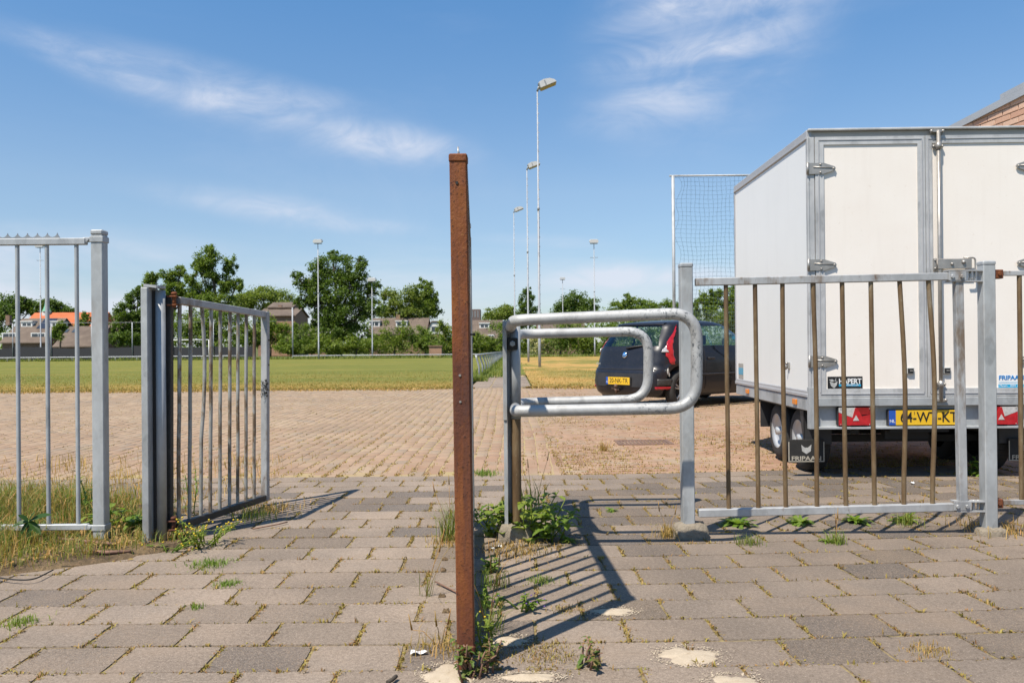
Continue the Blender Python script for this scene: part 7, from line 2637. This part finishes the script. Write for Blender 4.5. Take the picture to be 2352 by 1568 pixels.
tl_ = 'grass tufts between the slabs'
q = G(1035, 1240)
tuft('tall wispy grass tuft left of the rusty gate', (q.x, q.y, 0), 90, 0.22, 0.028, 'grass_green', 0.95, 0.0032, group=tl_, seeds=5)
q = G(1025, 1247)
tuft('dry straw at the foot of the wispy grass tuft', (q.x, q.y, 0), 150, 0.05, 0.045, 'grass_dry', 1.3, 0.0035, group=tl_)
q = G(1190, 1262)
tuft('withered brown grass under the thistle clump', (q.x, q.y, 0), 520, 0.035, 0.10, 'grass_dry', 1.4, 0.0035, group=tl_)
q = G(1010, 1262); 
q = G(1120, 1450)
tuft('long dry grass stalks beside the lower rusty stile', (q.x, q.y, 0), 60, 0.14, 0.03, 'grass_green', 1.0, 0.0022, group=tl_, seeds=4)
q = G(1130, 1345)
tuft('grass tuft hugging the shaded side of the rusty gate', (q.x, q.y, 0), 70, 0.10, 0.035, 'grass_green', 0.9, 0.0028, group=tl_, seeds=3)
q = G(1012, 1490)
tuft('dry scrubby tuft left of the rusty gate foot', (q.x, q.y, 0), 140, 0.055, 0.05, 'grass_dry', 1.2, 0.0026, group=tl_, seeds=3)
q = G(1200, 1495)
tuft('mossy brown tuft right of the rusty gate foot', (q.x, q.y, 0), 260, 0.016, 0.060, 'moss', 1.3, 0.003, group=tl_)
q = G(1260, 1505)
tuft('brown withered tuft under the lowest shadow line', (q.x, q.y, 0), 420, 0.018, 0.06, 'moss', 1.3, 0.003, group=tl_)
q = G(1240, 1335)
tuft('yellow green tuft among the middle shadow bars', (q.x, q.y, 0), 160, 0.03, 0.03, 'weed_bright', 1.1, 0.003, group=tl_)
q = G(1300, 1400)
tuft('yellow moss tuft near the end of the shadow bars', (q.x, q.y, 0), 180, 0.018, 0.025, 'moss', 1.2, 0.003, group=tl_)
q = G(483, 1297)
tuft('flat green cushion on the slabs before the open gate', (q.x, q.y, 0), 260, 0.032, 0.045, 'weed_green', 1.3, 0.0035, group=tl_)
q = G(524, 1341)
tuft('small round green cushion on the left slabs', (q.x, q.y, 0), 200, 0.022, 0.024, 'weed_green', 1.2, 0.003, group=tl_)
q = G(450, 1396)
tuft('small green sprig left of the speckled slab', (q.x, q.y, 0), 60, 0.03, 0.014, 'weed_green', 1.1, 0.003, group=tl_)
q = G(45, 1432)
tuft('bright green tuft near the left edge of the slabs', (q.x, q.y, 0), 150, 0.035, 0.03, 'weed_bright', 1.1, 0.003, group=tl_)
q = G(1535, 1232)
tuft('dry grass fan left of the concrete foot', (q.x, q.y, 0), 110, 0.09, 0.03, 'grass_dry', 1.3, 0.003, group=tl_, seeds=2)
q = G(1722, 1250)
tuft('low tuft beside the concrete foot shadow', (q.x, q.y, 0), 110, 0.06, 0.03, 'grass_green', 1.1, 0.003, group=tl_)
q = G(1920, 1248)
tuft('dry star shaped tuft before the closed gate', (q.x, q.y, 0), 80, 0.08, 0.018, 'weed_bright', 1.3, 0.003, group=tl_, seeds=2)
q = G(2290, 1218)
tuft('green and straw tuft at the foot of the right hinge post', (q.x, q.y, 0), 260, 0.07, 0.10, 'grass_dry', 1.3, 0.0035, group=tl_, seeds=3)
q = G(2080, 1205)
tuft('fine grass tuft below the right end of the closed gate', (q.x, q.y, 0), 70, 0.10, 0.03, 'grass_green', 1.0, 0.003, group=tl_, seeds=3)
q = G(2130, 1495)
tuft('pair of brown withered tufts on the right slabs', (q.x, q.y, 0), 160, 0.025, 0.03, 'grass_dry', 1.2, 0.003, group=tl_)
q = G(905, 1370)
tuft('long bending grass stalk on the slabs left of the rusty gate', (q.x + 0.12, q.y, 0), 16, 0.16, 0.012, 'grass_green', 1.2, 0.0022, group=tl_, seeds=3)
q = G(1110, 1090)
tuft('green tuft at the slab and brick border by the rusty gate', (q.x, q.y, 0), 160, 0.05, 0.06, 'weed_green', 1.0, 0.005, group=tl_)
q = G(1388, 1035)
tuft('brown dry tuft on the red bricks left of the drain', (q.x, q.y, 0), 70, 0.12, 0.02, 'grass_dry', 0.9, 0.004, group=tl_)
q = G(640, 1170)
tuft('straw and weeds under the shadow of the open gate', (q.x - 0.05, q.y, 0), 260, 0.05, 0.09, 'grass_dry', 1.2, 0.004, group=tl_)
q = G(575, 1190)
tuft('grass along the bottom rail of the open gate', (q.x, q.y, 0), 120, 0.09, 0.07, 'grass_green', 1.0, 0.0035, group=tl_)

# wild grass in the left corner
pts = []
while len(pts) < 11500:
    x, y = random.uniform(-5.0, -1.6), random.uniform(2.9, 5.4)
    if inside(bedpoly, x + random.gauss(0, 0.05), y + random.gauss(0, 0.05)) and abs(x) < y * 0.67 + 0.3:
        dd = (x + 2.6) * 0.9 + 0.55
        if random.random() < (0.9 if x < -2.15 or y > 4.35 else 0.72):
            pts.append((x, y, 0.01))
P = np.array(pts)
hgt = RNG.uniform(0.04, 0.13, len(P)) * np.where(P[:, 0] < -2.25, 1.15, 0.75) * np.where(P[:, 0] < -2.0 - 0.1 * P[:, 1], 1.35, 1.0)
gr = RNG.random(len(P))
for nm, mt, sel, lb in (('wild_grass', 'grass_dry', gr < 0.42, 'dry orange grass filling the left corner by the fence'), ('green_grass', 'grass_green', gr >= 0.42, 'green grass growing through the dry left corner')):
    V, F = blades(P[sel], hgt[sel], RNG.uniform(0.002, 0.0048, sel.sum()), RNG.uniform(0.15, 1.1, sel.sum()))
    tag(obj(nm, npmesh(nm, V, F, mt)), lb, 'grass', kind='stuff')
# weeds along the slab and brick border behind the left fence
pts = []
for _ in range(2600):
    y = random.uniform(4.6, 7.0); x = random.uniform(-0.66 * y, -1.9 + (y - 4.6) * 0.15)
    if random.random() < 0.5 + 0.5 * math.sin(x * 5) * math.sin(y * 4):
        pts.append((x, y, 0.0))
P = np.array(pts)
V, F = blades(P, RNG.uniform(0.03, 0.13, len(P)), RNG.uniform(0.003, 0.006, len(P)), RNG.uniform(0.2, 1.2, len(P)))
tag(obj('straw_weeds', npmesh('straw_weeds', V, F, 'grass_dry')), 'straw coloured weeds on the paving behind the left fence', 'weeds', kind='stuff')
# leaf litter on the soil
P = []
while len(P) < 3800:
    x, y = random.uniform(-4.0, -1.5), random.uniform(2.9, 4.8)
    if inside(bedpoly, x, y):
        x += random.gauss(0, 0.06); y += random.gauss(0, 0.06)
        P.append((x, y, (0.030 if inside(bedpoly, x, y) else 0.004) + random.uniform(0, 0.012)))
V, F = leaf_quads(np.array(P), 0.024, 1.6, 0.45)
tag(obj('leaf_litter', npmesh('leaf_litter', V, F, 'grass_dry')), 'dead brown leaves and chips strewn on the bare soil', 'leaf litter', kind='stuff')
# sticks and cable
def stick(label, pts, r, mat, name='stick', cat='stick', group='dead sticks by the fence'):
    mb = MB(); mb.tube(pts, r, 7)
    o = mb.build(name, mat, None, pts[0]); tag(o, label, cat, group)
P0 = [G(x, y, 0.03) for x, y in ((132, 1236), (180, 1241), (225, 1246), (268, 1249))]
stick('thin brown stick lying against the fence post foot', P0, [0.008, 0.009, 0.0085, 0.007], 'twig')
P0 = [G(x, y, 0.022) for x, y in ((190, 1265), (245, 1268), (304, 1265))]
stick('pale broken stick lying in front of the hinge post', P0, [0.007, 0.009, 0.006], 'twig')
P0 = round_path([G(x, y, 0.018) for x, y in ((-40, 1318), (20, 1330), (75, 1332), (122, 1308))], 0.12, 8)
stick('thin black cable trailing over the left slabs', P0, 0.003, 'black_rubber', 'cable', 'cable', None)
P0 = [G(x, y, 0.012) for x, y in ((580, 1214), (640, 1203), (660, 1198))]
stick('reddish twig lying beside the open gate shadow', P0, 0.0035, 'twig')
P0 = [G(x, y, 0.010) for x, y in ((1000, 1335), (1030, 1350), (1055, 1362))]
stick('dark twig left of the rusty gate', P0, 0.0035, 'twig')
P0 = [G(x, y, 0.012) for x, y in ((890, 1566), (903, 1558), (910, 1552))]
stick('short black twig end at the bottom edge', P0, 0.006, 'bark')
for i, (x, y, lb) in enumerate([(962, 1499, 'blue and white scrap of paper left of the rusty gate'), (2096, 1109, 'scrap of white litter behind the closed gate'), (1128, 1260, 'bit of pale litter under the thistle clump'), (1150, 1255, 'tiny white cigarette end by the thistle clump')]):
    q = G(x, y, 0.004)
    mb = MB()
    m = Matrix.Rotation(i * 1.1, 3, 'Z')
    n_ = 5
    V = [m @ Vector(((a / n_ - 0.5) * (0.05 if i < 2 else 0.025), b_ * 0.010 * (1 + 0.3 * math.sin(a)), 0.003 + 0.004 * math.sin(a * 1.7 + b_))) + q for a in range(n_ + 1) for b_ in (-1, 1)]
    mb.add(V + [v + Vector((0, 0, 0.0012)) for v in V], [(2 * a, 2 * a + 2, 2 * a + 3, 2 * a + 1) for a in range(n_)] + [(12 + 2 * a, 12 + 2 * a + 1, 12 + 2 * a + 3, 12 + 2 * a + 2) for a in range(n_)])
    o = mb.build('litter', 'litter_white' if i != 0 else 'print_white', None, q)
    tag(o, lb, 'litter')
# clods of dark moss on the left of the rusty gate
for i, (x, y, lb) in enumerate([(1022, 1286, 'dark clod of moss nearest the wispy tuft'), (1018, 1310, 'second dark clod of moss in the seam'), (1015, 1370, 'dark clod in the sandy seam'), (1024, 1405, 'lowest dark clod left of the rusty stile')]):
    q = G(x, y, 0.0)
    o = lump('moss_clod', (q.x, q.y, 0.0), 0.026, 0.024, 0.008, 'soil', None, 60 + i)
    tag(o, lb, 'moss clod', 'dark moss clods beside the rusty gate')
